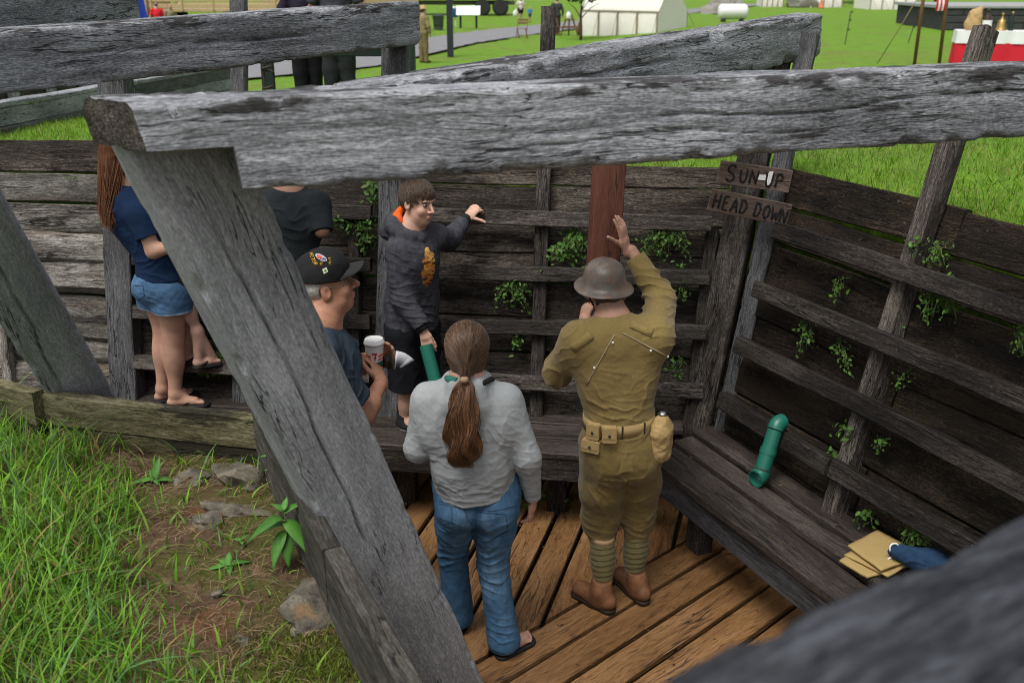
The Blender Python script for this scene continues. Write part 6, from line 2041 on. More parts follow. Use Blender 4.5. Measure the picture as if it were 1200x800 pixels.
def youth():
    bz = 0.50
    root = V(-1.28, 5.45, bz)
    t = empty('person', root, 'person in black tee seen from behind beside the square wall post', 'person')
    f = nrm(V(0.12, 1, 0)); rt = nrm(V(1, -0.12, 0))
    neck = at(338, 222, 5.47)
    hc = neck + V(0.01, 0.03, 0.155)
    Rh = frame3(V(0.2, 0.97, 0))
    rsh, rel_, rwr = at(372, 238, 5.45), at(377, 268, 5.38), at(360, 285, 5.62)
    lsh, lel, lwr = at(303, 242, 5.45), at(290, 290, 5.42), at(300, 300, 5.65)
    pel = V(-1.27, 5.46, 1.33)
    S = SDF()
    L = head(S, hc, Rh, 0.98)
    S.cone(L(0, -0.015, -0.06), neck, 0.05, 0.055, 0.03)
    S.cone(neck, pel, 0.09, 0.11, 0.05, flat=f, fs=1.3)
    S.chain([neck - V(0, 0, 0.05), rsh, rel_, rwr], [0.05, 0.045, 0.038, 0.028], 0.03)
    S.chain([neck - V(0, 0, 0.05), lsh, lel, lwr], [0.05, 0.045, 0.038, 0.028], 0.03)
    fe = []
    for sx in (-1, 1):
        hp = pel + rt * 0.085 * sx
        an = V(hp[0], hp[1], bz + 0.08)
        S.chain([hp, (hp + an) / 2 + f * 0.02, an], [0.09, 0.055, 0.036], 0.03)
        fe.append(an)
    hand(S, rwr, f, V(0, 0, 1), True); hand(S, lwr, f, V(0, 0, 1), False)
    finish('body', S, 0.006, root, M['skin'], t, skin_col((0.46, 0.26, 0.185)))
    S = SDF(); S.ell(L(0, -0.018, 0.044), V(0.084, 0.102, 0.088), Rh, 0.02); S.ell(L(0, -0.05, -0.01), V(0.068, 0.055, 0.05), Rh, 0.03); S.cut(L(0, 0.05, 0.04), Rh @ V(0, 1, -0.5))
    finish('hair', S, 0.006, root, M['hair'], t, (0.05, 0.03, 0.02), noise=(((45, 45, 25), 0.004),))
    S = SDF()
    S.cone(neck + V(0, 0, -0.19), pel + V(0, 0, 0.2), 0.190, 0.170, 0.05, flat=f, fs=1.4)
    S.cone(pel + V(0, 0, 0.2), pel + V(0, 0, -0.03), 0.172, 0.185, 0.03, flat=f, fs=1.3, cap=1)
    S.cone(rsh + V(-0.02, 0, -0.02), lsh + V(0.02, 0, -0.02), 0.070, 0.070, 0.05)
    S.cone(neck + V(0, 0, -0.03), rsh, 0.060, 0.060, 0.05); S.cone(neck + V(0, 0, -0.03), lsh, 0.060, 0.060, 0.05)
    S.cone(rsh, rsh + (rel_ - rsh) * 1.12, 0.072, 0.066, 0.03, cap=1); S.cone(lsh, lsh + (lel - lsh) * 0.8, 0.072, 0.070, 0.03, cap=1)
    finish('tee_shirt', S, 0.006, root, M['cotton'], t, cloth_col((0.018, 0.022, 0.025), 0.12, 14), crease=[(at(335, 265, 5.3), 0.16, V(0.4, 0, 1), 16, 0.010), (at(355, 245, 5.3), 0.10, V(-0.5, 0, 1), 18, 0.009)], noise=(((7, 7, 7), 0.006),), seed=91)
    S = SDF()
    S.cone(pel - rt * 0.06, pel + rt * 0.06, 0.125, 0.125, 0.05)
    for sx in (-1, 1):
        hp = pel + rt * 0.085 * sx
        S.cone(hp, hp + V(0, 0, -0.42), 0.115, 0.10, 0.03, cap=1)
    finish('shorts', S, 0.008, root, M['cotton'], t, (0.03, 0.03, 0.035))
    for an in fe:
        S = SDF(); b = V(an[0], an[1], bz + 0.035)
        S.cone(b - f * 0.04, b + f * 0.14, 0.038, 0.042, 0.02); S.cone(b, b + V(0, 0, 0.05), 0.042, 0.044, 0.03); S.cut(V(0, 0, bz + 0.001), (0, 0, -1))
        finish('shoe', S, 0.007, root, M['leather'], t, (0.05, 0.05, 0.05))
youth()

def child():
    bz = 0.742
    ft = at(236, 403, 5.74)
    root = V(ft[0] - 0.05, 5.74, bz)
    t = empty('person', root, 'child with bare legs and dark sandals climbing on the wall rail behind the shorts', 'person')
    f = nrm(V(0.75, 0.66, 0)); rt = nrm(V(0.66, -0.75, 0))
    ran = at(231, 388, 5.71)
    rkn = at(218, 350, 5.70); rhip = V(rkn[0] - 0.02, 5.69, 1.30)
    lan = ran + V(-0.10, 0.06, 0); lkn = rkn + V(-0.09, 0.04, 0); lhip = rhip + V(-0.10, 0.03, 0)
    pel = (rhip + lhip) / 2 + V(0, 0, 0.04)
    neck = pel + V(0.0, 0.01, 0.33)
    hc = neck + V(0.01, 0.02, 0.13)
    Rh = frame3(V(0.6, 0.8, 0))
    S = SDF()
    L = head(S, hc, Rh, 0.86)
    S.cone(L(0, -0.015, -0.06), neck, 0.04, 0.04, 0.03); S.cone(neck, pel, 0.07, 0.08, 0.05)
    rsh, lsh = neck + rt * 0.10 + V(0, 0, -0.06), neck - rt * 0.10 + V(0, 0, -0.06)
    rwr, lwr = rsh + V(0.02, 0.10, -0.25), lsh + V(0.05, 0.14, 0.02)
    S.chain([neck - V(0, 0, 0.05), rsh, rsh + V(0.0, 0.02, -0.16), rwr], [0.04, 0.033, 0.028, 0.02], 0.03)
    S.chain([neck - V(0, 0, 0.05), lsh, lsh + V(-0.02, 0.06, -0.12), lwr], [0.04, 0.033, 0.028, 0.02], 0.03)
    S.chain([rhip, rkn, ran], [0.07, 0.043, 0.027], 0.03); S.ell(rkn + (ran - rkn) * 0.35 - f * 0.01, (0.038, 0.038, 0.07), None, 0.04)
    S.chain([lhip, lkn, lan], [0.07, 0.043, 0.027], 0.03)
    hr, tr = ran + V(-0.035, -0.02, 0), ran + V(0.10, 0.07, 0)
    hl, tl = lan + V(-0.035, -0.01, 0), lan + V(0.10, 0.06, 0)
    foot(S, ran, hr, tr, bz, 1); foot(S, lan, hl, tl, bz, -1)
    hand(S, rwr, f, V(0, 0, 1), True, s=0.7); hand(S, lwr, V(0.2, 0.6, 0.7), V(0, -0.5, 0.5), False, s=0.7)
    finish('body', S, 0.005, root, M['skin'], t, skin_col((0.54, 0.32, 0.24)))
    S = SDF(); S.ell(L(0, -0.018, 0.044), V(0.084, 0.102, 0.088) * 0.86, Rh, 0.02); S.cut(L(0, 0.05, 0.04), Rh @ V(0, 1, -0.5))
    finish('hair', S, 0.008, root, M['hair'], t, (0.09, 0.055, 0.03))
    S = SDF()
    S.cone(neck + V(0, 0, -0.12), pel, 0.12, 0.12, 0.05, flat=f, fs=1.3); S.cone(rsh, lsh, 0.05, 0.05, 0.05)
    S.cone(rsh, rsh + V(0, 0.015, -0.10), 0.05, 0.05, 0.02, cap=1); S.cone(lsh, lsh + V(-0.01, 0.04, -0.08), 0.05, 0.05, 0.02, cap=1)
    finish('tee_shirt', S, 0.008, root, M['cotton'], t, (0.03, 0.035, 0.05))
    S = SDF(); S.cone(lhip + V(0, 0, 0.02), rhip + V(0, 0, 0.02), 0.09, 0.09, 0.04); S.cone(rhip, rhip + (rkn - rhip) * 0.55, 0.085, 0.08, 0.03, cap=1); S.cone(lhip, lhip + (lkn - lhip) * 0.55, 0.085, 0.08, 0.03, cap=1)
    finish('shorts', S, 0.008, root, M['cotton'], t, (0.02, 0.02, 0.025))
    flip_flop(t, root, hr, tr, bz); flip_flop(t, root, hl, tl, bz)
child()
# ================================================================ beyond the trench
def gp(u, v):
    """where the view line through (u, v) meets the far ground"""
    ys = np.concatenate([np.arange(5.9, 40, 0.05), np.arange(40, 400, 0.4)])
    x, k = (u - 600) / CAM_F, (400 - v) / CAM_F
    d = V(x, math.cos(CAM_PITCH) + k * math.sin(CAM_PITCH), -math.sin(CAM_PITCH) + k * math.cos(CAM_PITCH))
    P = V(0, 0, CAM_H) + d[None] * (ys / d[1])[:, None]
    g = ground_z(P[:, 0], P[:, 1])
    i = np.argmax(P[:, 2] <= g) if np.any(P[:, 2] <= g) else len(ys) - 1
    return V(P[i, 0], P[i, 1], g[i])
def gz(x, y):
    return float(ground_z(np.array([x]), np.array([y]))[0])

M['asphalt'] = plain('grey_gravel_path', (0.20, 0.20, 0.205), 0.85, 0.2, 3, 0.2, 0.3, 40)
M['canvas_white'] = plain('white_canvas', (0.68, 0.66, 0.60), 0.85, 0.08, 3, 0.15, 0.2, 12)
M['rope'] = plain('tan_rope', (0.30, 0.22, 0.12), 0.85)
M['pole_wood'] = plain('brown_pole', (0.16, 0.085, 0.04), 0.7, 0.3, 20)
M['seam'] = plain('canvas_seam', (0.30, 0.26, 0.20), 0.85)
M['tan_paint'] = plain('desert_tan_paint', (0.42, 0.31, 0.17), 0.6, 0.15, 4)
M['olive_paint'] = plain('olive_paint', (0.07, 0.075, 0.045), 0.6)
M['tyre'] = plain('tyre_rubber', (0.025, 0.025, 0.026), 0.75)
M['hub'] = plain('dark_hub', (0.045, 0.05, 0.05), 0.6)
M['glass'] = plain('dark_window', (0.02, 0.025, 0.03), 0.1, 0.0, 5, 0.6)
M['iron'] = plain('rusty_iron', (0.035, 0.025, 0.02), 0.7, 0.4, 50)
M['dark_green'] = plain('dark_green_paint', (0.012, 0.022, 0.02), 0.5)
M['slate'] = plain('slate_grey_paint', (0.025, 0.03, 0.035), 0.5)
M['blue_cloth'] = plain('blue_canvas', (0.012, 0.035, 0.30), 0.7)
M['blue_plastic'] = plain('blue_plastic', (0.02, 0.12, 0.42), 0.45)
M['grey_plastic'] = plain('grey_plastic', (0.09, 0.10, 0.11), 0.6)
M['red_cloth'] = plain('red_cloth', (0.55, 0.015, 0.03), 0.8, 0.1, 6)
M['white_cloth'] = plain('white_cloth', (0.74, 0.74, 0.74), 0.8, 0.05, 6)
M['stone'] = plain('grey_stone', (0.24, 0.225, 0.20), 0.85, 0.4, 9, 0.2, 0.9, 30)
M['slab'] = plain('pale_concrete', (0.30, 0.31, 0.31), 0.8, 0.2, 3)
M['dark_stone'] = plain('dark_stone_wall', (0.05, 0.05, 0.05), 0.85, 0.5, 3, 0.2, 0.6, 6)
M['burlap'] = plain('burlap', (0.42, 0.28, 0.13), 0.9, 0.2, 30)
M['amber_glass'] = plain('brown_glass', (0.035, 0.014, 0.006), 0.15, 0.1, 8, 0.6)
M['brass'] = plain('brass', (0.45, 0.30, 0.10), 0.4, 0.15, 20, 0.5, 0.1, 60, 0.8)

# path
up_e = [(-60, 92), (120, 80), (280, 66), (440, 54), (560, 38), (650, 28.5), (740, 20), (830, 9.5), (900, 4)]
lo_e = [(-60, 100), (120, 98), (280, 96), (440, 80), (560, 52), (650, 38.5), (745, 27), (835, 13), (905, 6)]
def dens(pl, n=26):
    return [(a[0] + (b[0] - a[0]) * i / n, a[1] + (b[1] - a[1]) * i / n) for a, b in zip(pl[:-1], pl[1:]) for i in range(n)] + [pl[-1]]
U = [gp(*p) for p in dens(up_e)]; Lw = [gp(*p) for p in dens(lo_e)]
vs, fs = [], []
for i, (a, b) in enumerate(zip(U, Lw)):
    for k in range(5):
        p = a + (b - a) * k / 4
        vs.append((p[0], p[1], gz(p[0], p[1]) + 0.07))
for i in range(len(U) - 1):
    for k in range(4):
        fs.append((i * 5 + k, i * 5 + k + 1, (i + 1) * 5 + k + 1, (i + 1) * 5 + k))
tag(link('path', mesh_from('path', vs, fs), M['asphalt']), kind='structure')

# second trench to the left: plank parapet and the boards of its far side
par = empty('plank_parapet', (-4.5, 9.5, 1.5), 'low grey plank parapet of another trench behind the log wall', 'wall')
Pa, Pb = at(-60, 137, 7.0), at(272, 79, 14.0)
dp = nrm(Pb - Pa); npr = nrm(V(dp[1], -dp[0], 0))
for zz, h_ in ((0.07, 0.13), (0.205, 0.13), (0.37, 0.19)):
    mid = Pa + (Pb - Pa) * 0.48
    board('plank', Pa + V(0, 0, -zz), mid + V(0, 0, -zz), npr, h_, 0.05, M['beam'] if zz < 0.2 else M['post'], par)
    board('plank', mid + dp * 0.02 + V(0, 0, -zz), Pb + V(0, 0, -zz), npr, h_, 0.05, M['post'] if zz < 0.2 else M['beam'], par)
board('coping', Pa + V(0, 0, 0.02) - npr * 0.04, Pb + V(0, 0, 0.02) - npr * 0.04, (0, 0, 1), 0.14, 0.04, M['beam'], par)
far_w = empty('plank_parapet', (-5, 11, 1.5), 'dark plank back wall with short posts behind the low parapet', 'wall')
off = -npr * 1.6
for zz in (-0.12, -0.32, 0.08):
    board('plank', Pa + off + V(0, 0, zz), Pb + off + V(0, 0, zz - 0.08), npr, 0.19, 0.05, M['board'], far_w)
for k, a in enumerate(np.linspace(0.06, 0.95, 8)):
    p = Pa + off + npr * 0.07 + (Pb - Pa) * a
    board('post', p + V(0, 0, -0.55), p + V(0, 0, 0.14), npr, 0.12, 0.08, M['beam'], far_w)

# ---------------- simple people far off
def bg_person(base, hgt, face, top, bottom, label, hair=(0.06, 0.04, 0.03), sk=(0.45, 0.27, 0.2), arms=((0.0, 0.05), (0.0, 0.05)), hat=None, shorts=False, res=0.018, mat_top='cotton'):
    b = V(base)
    t = empty('person', b, label, 'person')
    f = nrm(V(face[0], face[1], 0)); rt = nrm(np.cross(f, V(0, 0, 1)))
    k = hgt / 1.75
    pel, neck = b + V(0, 0, 0.95 * k), b + V(0, 0, 1.48 * k) + f * 0.01
    hc = b + V(0, 0, 1.63 * k) + f * 0.03
    S = SDF()
    head(S, hc, frame3(f), k, ears=True)
    S.cone(hc + V(0, 0, -0.06 * k), neck, 0.055 * k, 0.06 * k, 0.03)
    S.cone(neck, pel, 0.10 * k, 0.12 * k, 0.06, flat=f, fs=1.3)
    W = []
    for sx, (fw, out) in zip((-1, 1), arms):
        sh = neck + rt * 0.19 * sx * k + V(0, 0, -0.07 * k)
        el = sh + V(0, 0, -0.27 * k) + rt * sx * (0.05 + out) * k + f * fw * 0.3
        wr = el + V(0, 0, -0.22 * k) + f * (0.05 + fw * 0.6) * k
        S.chain([sh, el, wr], [0.045 * k, 0.038 * k, 0.028 * k], 0.03)
        S.cone(wr, wr + V(0, 0, -0.09 * k) + f * 0.02, 0.032 * k, 0.024 * k, 0.02)
        W.append((sh, el, wr))
    legs = []
    for sx in (-1, 1):
        hp = pel + rt * 0.09 * sx * k
        kn = hp + V(0, 0, -0.43 * k) + f * 0.02 * sx
        an = V(hp[0], hp[1], b[2] + 0.07) + f * 0.03 * sx
        S.chain([hp, kn, an], [0.085 * k, 0.058 * k, 0.038 * k], 0.03)
        legs.append((hp, kn, an))
    finish('body', S, res, b, M['skin'], t, skin_col(sk))
    S = SDF()
    S.cone(neck + V(0, 0, -0.18 * k), pel + V(0, 0, 0.12 * k), 0.185 * k, 0.165 * k, 0.05, flat=f, fs=1.35)
    S.cone(pel + V(0, 0, 0.14 * k), pel + V(0, 0, -0.06 * k), 0.165 * k, 0.18 * k, 0.03, flat=f, fs=1.3, cap=1)
    for sh, el, wr in W:
        S.cone(neck + V(0, 0, -0.04 * k), sh, 0.062 * k, 0.062 * k, 0.04)
        S.cone(sh, el if mat_top == 'wool' else sh + (el - sh) * 0.75, 0.068 * k, 0.064 * k, 0.03, cap=0 if mat_top == 'wool' else 1)
        if mat_top == 'wool': S.cone(el, wr, 0.06 * k, 0.045 * k, 0.03, cap=1)
    finish('top', S, res, b, M[mat_top], t, cloth_col(top, 0.15, 14), noise=(((9, 9, 9), 0.010),))
    S = SDF()
    S.cone(pel - rt * 0.06 * k, pel + rt * 0.06 * k, 0.125 * k, 0.125 * k, 0.05)
    for hp, kn, an in legs:
        if shorts: S.cone(hp, hp + (kn - hp) * 0.7, 0.11 * k, 0.10 * k, 0.03, cap=1)
        else: S.chain([hp, kn, an], [0.115 * k, 0.09 * k, 0.075 * k], 0.03)
    if not shorts: S.cut(b + V(0, 0, 0.03), (0, 0, -1))
    finish('trousers', S, res, b, M['cotton'], t, cloth_col(bottom, 0.15, 14), noise=(((9, 9, 6), 0.008),))
    for hp, kn, an in legs:
        S = SDF(); a = V(an[0], an[1], b[2] + 0.04)
        S.cone(a - f * 0.04 * k, a + f * 0.14 * k, 0.04 * k, 0.042 * k, 0.02); S.cut(b, (0, 0, -1))
        finish('shoe', S, res * 0.7, b, M['leather'], t, (0.04, 0.035, 0.03))
    S = SDF()
    S.ell(hc + V(0, 0, 0.045 * k) - f * 0.018, V(0.084, 0.084, 0.085) * k, None, 0.02); S.ell(hc - f * 0.05 * k + V(0, 0, -0.01), V(0.068, 0.06, 0.055) * k, None, 0.03)
    S.cut(hc + f * 0.05 * k + V(0, 0, 0.03), f - V(0, 0, 0.5))
    finish('hair', S, res * 0.7, b, M['hair'], t, hair)
    if hat:
        MB().lathe([(0.16 * k, 0.0), (0.155 * k, 0.012), (0.095 * k, 0.018), (0.09 * k, 0.10), (0.05 * k, 0.125), (0.005, 0.128)], 18, (hc + V(0, 0, 0.055 * k)) - b).build('hat', hat, t, True)
    return t

p = gp(497, 74)
bg_person(p, 1.80, (0.6, 0.5), (0.20, 0.155, 0.07), (0.17, 0.135, 0.06), 'person in khaki field uniform with tan haversack near the slate post', mat_top='wool', hat=M['burlap'])
p = V(-1.98, 11.8, gz(-1.98, 11.8))
bg_person(p, 1.78, (0.1, 1), (0.05, 0.05, 0.06), (0.028, 0.03, 0.034), 'person in dark grey trousers standing on the gravel path', sk=(0.42, 0.2, 0.14))
p = V(-2.42, 12.2, gz(-2.42, 12.2))
bg_person(p, 1.70, (-0.2, 1), (0.02, 0.015, 0.03), (0.010, 0.010, 0.012), 'person dressed in black standing by the dark green barrier')
p = gp(610, 27.5)
bg_person(p, 1.66, (0.3, -1), (0.62, 0.55, 0.52), (0.015, 0.015, 0.018), 'person in pale top and black shorts walking on the far lawn', shorts=True, hair=(0.2, 0.12, 0.06))
pc = gp(621, 27)
bg_person(pc, 1.02, (0.3, -1), (0.06, 0.24, 0.50), (0.05, 0.07, 0.12), 'small child in bright blue shirt on the far lawn', shorts=True, hair=(0.25, 0.16, 0.08))
p = gp(652, 42)
bg_person(p, 1.86, (0, 1), (0.045, 0.05, 0.048), (0.05, 0.045, 0.04), 'person in charcoal coat beside the wooden chairs and tent', mat_top='wool')
def stand(u, vt, y, hgt):
    q = at(u, vt, y); return V(q[0], q[1], q[2] - hgt)
def settle(u, y):
    q = at(u, 0, y); return V(q[0], q[1], gz(q[0], q[1]))
bg_person(settle(182, 46), 1.80, (-0.4, 0.9), (0.62, 0.02, 0.035), (0.05, 0.05, 0.07), 'person in bright red shirt beyond the blue canvas panel')
bg_person(settle(198, 47), 1.72, (0.4, -0.9), (0.24, 0.20, 0.13), (0.22, 0.18, 0.12), 'person in tan camouflage beside the red shirt', mat_top='wool')
bg_person(settle(211, 49), 1.72, (0.1, 1), (0.03, 0.03, 0.035), (0.05, 0.05, 0.05), 'person in black with tan sun hat by the tan truck', hat=M['burlap'])

# ---------------- trucks
def wheel(t, c, r_, w_, ax):
    mw = frame(c, nrm(np.cross(ax, V(0, 0, 1))), ax)
    wh = MB().lathe([(r_ * 0.62, -w_ / 2), (r_ * 0.92, -w_ / 2), (r_, -w_ * 0.32), (r_, w_ * 0.32), (r_ * 0.92, w_ / 2), (r_ * 0.62, w_ / 2)], 28).build('wheel', M['tyre'], t, True, mw)
    MB().lathe([(r_ * 0.60, -w_ * 0.40), (r_ * 0.60, w_ * 0.35), (r_ * 0.45, w_ * 0.30), (r_ * 0.25, w_ * 0.48), (r_ * 0.05, w_ * 0.5)], 20).build('rim', M['hub'], wh, True)
    return wh
def truck(base, rz, label, paint, L=9.5):
    t = empty('military_truck', base, label, 'truck', 'army trucks parked beyond the lawn')
    t.rotation_euler = (0, 0, rz)
    MB().box((0, 0, 0.95), (L, 0.9, 0.30), None, 0.03).build('chassis', M['olive_paint'], t)
    MB().box((-0.9, 0, 1.42), (L - 3.0, 2.4, 0.12), None, 0.02).build('bed_floor', paint, t)
    for sy in (-1, 1):
        for z_ in (1.62, 1.89, 2.16):
            MB().box((-0.9, sy * 1.2, z_), (L - 3.0, 0.05, 0.18), None, 0.01).build('side_slat', paint, t)
        for x_ in np.linspace(-L / 2 + 0.7, L / 2 - 2.5, 5):
            MB().box((x_, sy * 1.24, 1.87), (0.08, 0.06, 0.9)).build('stake', paint, t)
    cab = MB().box((L / 2 - 1.3, 0, 1.9), (1.9, 2.4, 1.7), None, 0.12).build('cab', paint, t)
    MB().box((L / 2 - 0.36, 0, 2.45), (0.04, 2.0, 0.6)).build('windscreen', M['glass'], cab)
    for sy in (-1, 1):
        MB().box((L / 2 - 1.2, sy * 1.21, 2.5), (1.0, 0.03, 0.55)).build('window', M['glass'], cab)
        MB().box((L / 2 - 1.2, sy * 1.215, 1.85), (0.16, 0.03, 0.04)).build('handle', M['olive_paint'], cab)
    MB().box((L / 2 + 0.1, 0, 1.75), (1.1, 2.2, 0.8), None, 0.1).build('hood', paint, t)
    MB().box((L / 2 + 0.75, 0, 1.05), (0.16, 2.4, 0.28), None, 0.02).build('bumper', M['olive_paint'], t)
    for sy in (-1, 1):
        MB().lathe([(0.12, 0), (0.12, 0.04), (0.02, 0.06)], 14, (0, 0, 0)).build('headlight', M['white_paint'], t, True, frame(V(L / 2 + 0.66, sy * 0.85, 1.75), V(0, 1, 0), V(1, 0, 0)))
        for x_ in (-L / 2 + 1.1, -L / 2 + 2.45, L / 2 - 0.4):
            wheel(t, V(x_, sy * 1.05, 0.60), 0.60, 0.38, V(0, sy, 0))
            MB().box((x_, sy * 1.1, 1.38), (1.3, 0.5, 0.06), None, 0.02).build('fender', M['olive_paint'], t)
    return t
wl = gp(576, 19.2)
truck(V(wl[0] - 3.0, wl[1] + 1, wl[2]), R(182), 'tan army truck with big black wheels behind the khaki soldier', M['tan_paint'], 9.5)
q = settle(240, 48)
truck(q, R(172), 'tan army truck with stake sides behind the red shirt', M['tan_paint'], 9.0)
q = settle(385, 56)
truck(q, R(20), 'tan army truck parked between two others, nose to the path', M['tan_paint'], 8.0)

# ---------------- white tents
def tent(base, w, l, eave, ridge, rz, label, seams=5, group='white canvas tents'):
    """ridge along local X, length l; width w along Y"""
    t = empty('wall_tent', base, label, 'tent', group)
    t.rotation_euler = (0, 0, rz)
    n = 12
    vs, fs = [], []
    prof = [(-w / 2, 0), (-w / 2, eave)] + [(-w / 2 + (w / 2) * k / 6, eave + (ridge - eave) * (k / 6) - 0.06 * math.sin(k / 6 * math.pi)) for k in range(1, 7)]
    prof = prof + [(-a, b) for a, b in prof[::-1][1:]]
    m = len(prof)
    for i in range(n + 1):
        x = -l / 2 + l * i / n
        sag = 0.05 * math.sin(i / n * math.pi)
        for a, b in prof:
            bul = 0.04 * abs(math.sin(i / n * math.pi * (seams - 1))) * (1 if b < eave + 0.01 else 0)
            vs.append((x, a * (1 + bul * 0.3), b - (sag if b > eave else 0)))
    for i in range(n):
        for k in range(m - 1):
            fs.append((i * m + k, i * m + k + 1, (i + 1) * m + k + 1, (i + 1) * m + k))
    link('canvas', mesh_from('canvas', vs, fs, True), M['canvas_white'], t)
    link('end_wall', mesh_from('end_wall', [(-l / 2 + 0.01, a, b) for a, b in prof], [tuple(range(m))], False), M['canvas_white'], t)
    link('end_wall', mesh_from('end_wall', [(l / 2 - 0.01, a, b) for a, b in prof], [tuple(range(m))], False), M['canvas_white'], t)
    for sy in (-1, 1):
        MB().box((0, sy * (w / 2 + 0.02), eave - 0.03), (l, 0.03, 0.07)).build('eave_seam', M['seam'], t)
        for i in range(seams):
            x = -l / 2 + 0.05 + (l - 0.1) * i / (seams - 1)
            MB().tube([(x, sy * (w / 2 + 0.05), 0), (x, sy * (w / 2 + 0.05), eave)], 0.045, 6).build('side_pole', M['seam'], t)
            MB().tube([(x, sy * (w / 2 + 0.05), eave), (x + 0.3, sy * (w / 2 + 0.9), 0.0)], 0.012, 5).build('guy_rope', M['rope'], t)
    return t
A_, B_ = gp(679, 43.5), gp(771, 38.5)
dA = B_ - A_
lt = float(np.linalg.norm(dA[:2])); rz = math.atan2(dA[1], dA[0])
nA = V(-math.sin(rz), math.cos(rz), 0)
wt_ = 2.4
c = (A_ + B_) / 2 + nA * wt_ / 2
tent(V(c[0], c[1], min(A_[2], B_[2]) - 0.03), wt_, lt, 1.30, 3.2, rz, 'large white canvas wall tent pitched on the lawn behind the wooden chairs')
q = gp(1046, 11.5)
tent(V(q[0], q[1] + 2, q[2] - 0.05), 3.6, 4.2, 1.2, 2.7, R(3), 'distant white tent standing alone beside a tree')
q = gp(962, 9.5)
tent(V(q[0], q[1] + 2, q[2] - 0.05), 3.6, 3.6, 1.2, 2.7, R(8), 'distant white tent behind the traffic cone')
q = gp(908, 8.5)
tent(V(q[0], q[1] + 2, q[2] - 0.05), 3.0, 2.0, 1.2, 2.7, R(-5), 'narrow distant white tent beyond the grey boulders')
q = gp(962, 10)
cn = empty('traffic_cone', q, 'orange cone standing before a distant white tent', 'cone')
MB().lathe([(0.24, 0.04), (0.21, 0.05), (0.12, 0.5), (0.04, 0.95)], 14).build('cone_body', plain('cone_orange', (0.60, 0.16, 0.06), 0.6), cn, True)
MB().box((0, 0, 0.02), (0.5, 0.5, 0.04), None, 0.01).build('foot_plate', M['tyre'], cn)

# ---------------- lawn clutter
p = gp(528, 66.5)
po = empty('slate_post', p, 'tall slate grey square post on the lawn left of the folding chairs', 'post')
MB().box((0, 0, 1.7), (0.22, 0.22, 3.4), None, 0.02).build('shaft', M['slate'], po)
MB().box((0, 0, 3.42), (0.28, 0.28, 0.06), None, 0.01).build('cap', M['slate'], po)
p = gp(549, 33.5)
sg = empty('information_lectern', p, 'angled white information panel on two dark legs by the truck', 'sign')
for sx in (-0.45, 0.45):
    MB().box((sx, 0.1, 0.42), (0.12, 0.12, 0.84), None, 0.01).build('leg', M['slate'], sg)
MB().box((0, 0, 0.95), (1.35, 0.06, 0.75), Matrix.Rotation(R(-50), 3, 'X'), 0.01).build('panel', M['white_cloth'], sg)
p = gp(514, 36.5)
bn = empty('trash_bin', p, 'grey round trash bin beside the khaki soldier', 'bin')
MB().lathe([(0.24, 0.0), (0.25, 0.02), (0.31, 0.75), (0.33, 0.76), (0.33, 0.80), (0.29, 0.80), (0.27, 0.2)], 20).build('bin_body', M['grey_plastic'], bn, True)
for sx in (-1, 1):
    MB().tube([(sx * 0.32, -0.08, 0.62), (sx * 0.37, -0.05, 0.64), (sx * 0.37, 0.05, 0.64), (sx * 0.32, 0.08, 0.62)], 0.018, 6).build('handle', M['grey_plastic'], bn, True)
p = gp(531, 32)
bb_ = empty('blue_cooler', p, 'blue water cooler on a white stand behind the slate post', 'cooler')
MB().lathe([(0.26, 0.55), (0.30, 0.58), (0.31, 1.05), (0.28, 1.12), (0.1, 1.14)], 20).build('tank', M['blue_plastic'], bb_, True)
MB().lathe([(0.32, 1.04), (0.33, 1.06), (0.33, 1.12), (0.1, 1.15)], 20).build('lid', M['white_paint'], bb_, True)
for a in range(4):
    MB().tube([(0.24 * math.cos(a * 1.571 + .78), 0.24 * math.sin(a * 1.571 + .78), 0), (0.2 * math.cos(a * 1.571 + .78), 0.2 * math.sin(a * 1.571 + .78), 0.56)], 0.025, 6).build('leg', M['white_paint'], bb_)
def folding_chair(p, rz, label):
    t = empty('folding_chair', p, label, 'chair', 'wooden folding chairs on the lawn')
    t.rotation_euler = (0, 0, rz)
    for sx in (-0.24, 0.24):
        MB().tube([(sx, 0.28, 0), (sx, -0.18, 0.92)], 0.022, 6).build('back_leg', M['pole_wood'], t)
        MB().tube([(sx * 0.88, -0.25, 0), (sx * 0.88, 0.2, 0.48)], 0.022, 6).build('front_leg', M['pole_wood'], t)
    for k in range(5):
        MB().box((0, -0.14 + 0.085 * k, 0.47), (0.46, 0.065, 0.02), None, 0.004).build('seat_slat', M['pole_wood'], t)
    for z_ in (0.72, 0.86):
        MB().box((0, 0.28 - 0.5 * z_, z_), (0.48, 0.02, 0.09), None, 0.004).build('back_slat', M['pole_wood'], t)
    MB().tube([(-0.24, 0.2, 0.16), (0.24, 0.2, 0.16)], 0.016, 6).build('stretcher', M['pole_wood'], t)
folding_chair(gp(612, 46), R(165), 'brown folding chair standing apart in front of the small child')
folding_chair(gp(648, 43.5), R(200), 'brown folding chair in front of the charcoal coat')
p = gp(667, 43)
ea = empty('wooden_rack', p, 'reddish wooden rack with a wheel beside the white wall tent', 'rack')
for a, b in (((-0.45, 0, 0), (-0.1, 0.1, 1.05)), ((0.45, 0, 0), (0.1, 0.1, 1.05)), ((0, 0.55, 0), (0, 0.1, 1.05))):
    MB().tube([a, b], 0.04, 6).build('leg', M['pole_wood'], ea)
MB().box((0, 0.02, 0.45), (0.85, 0.12, 0.10), None, 0.01).build('crossbar', M['pole_wood'], ea)
MB().box((0, 0.02, 0.80), (0.5, 0.3, 0.06), None, 0.01).build('shelf', M['pole_wood'], ea)
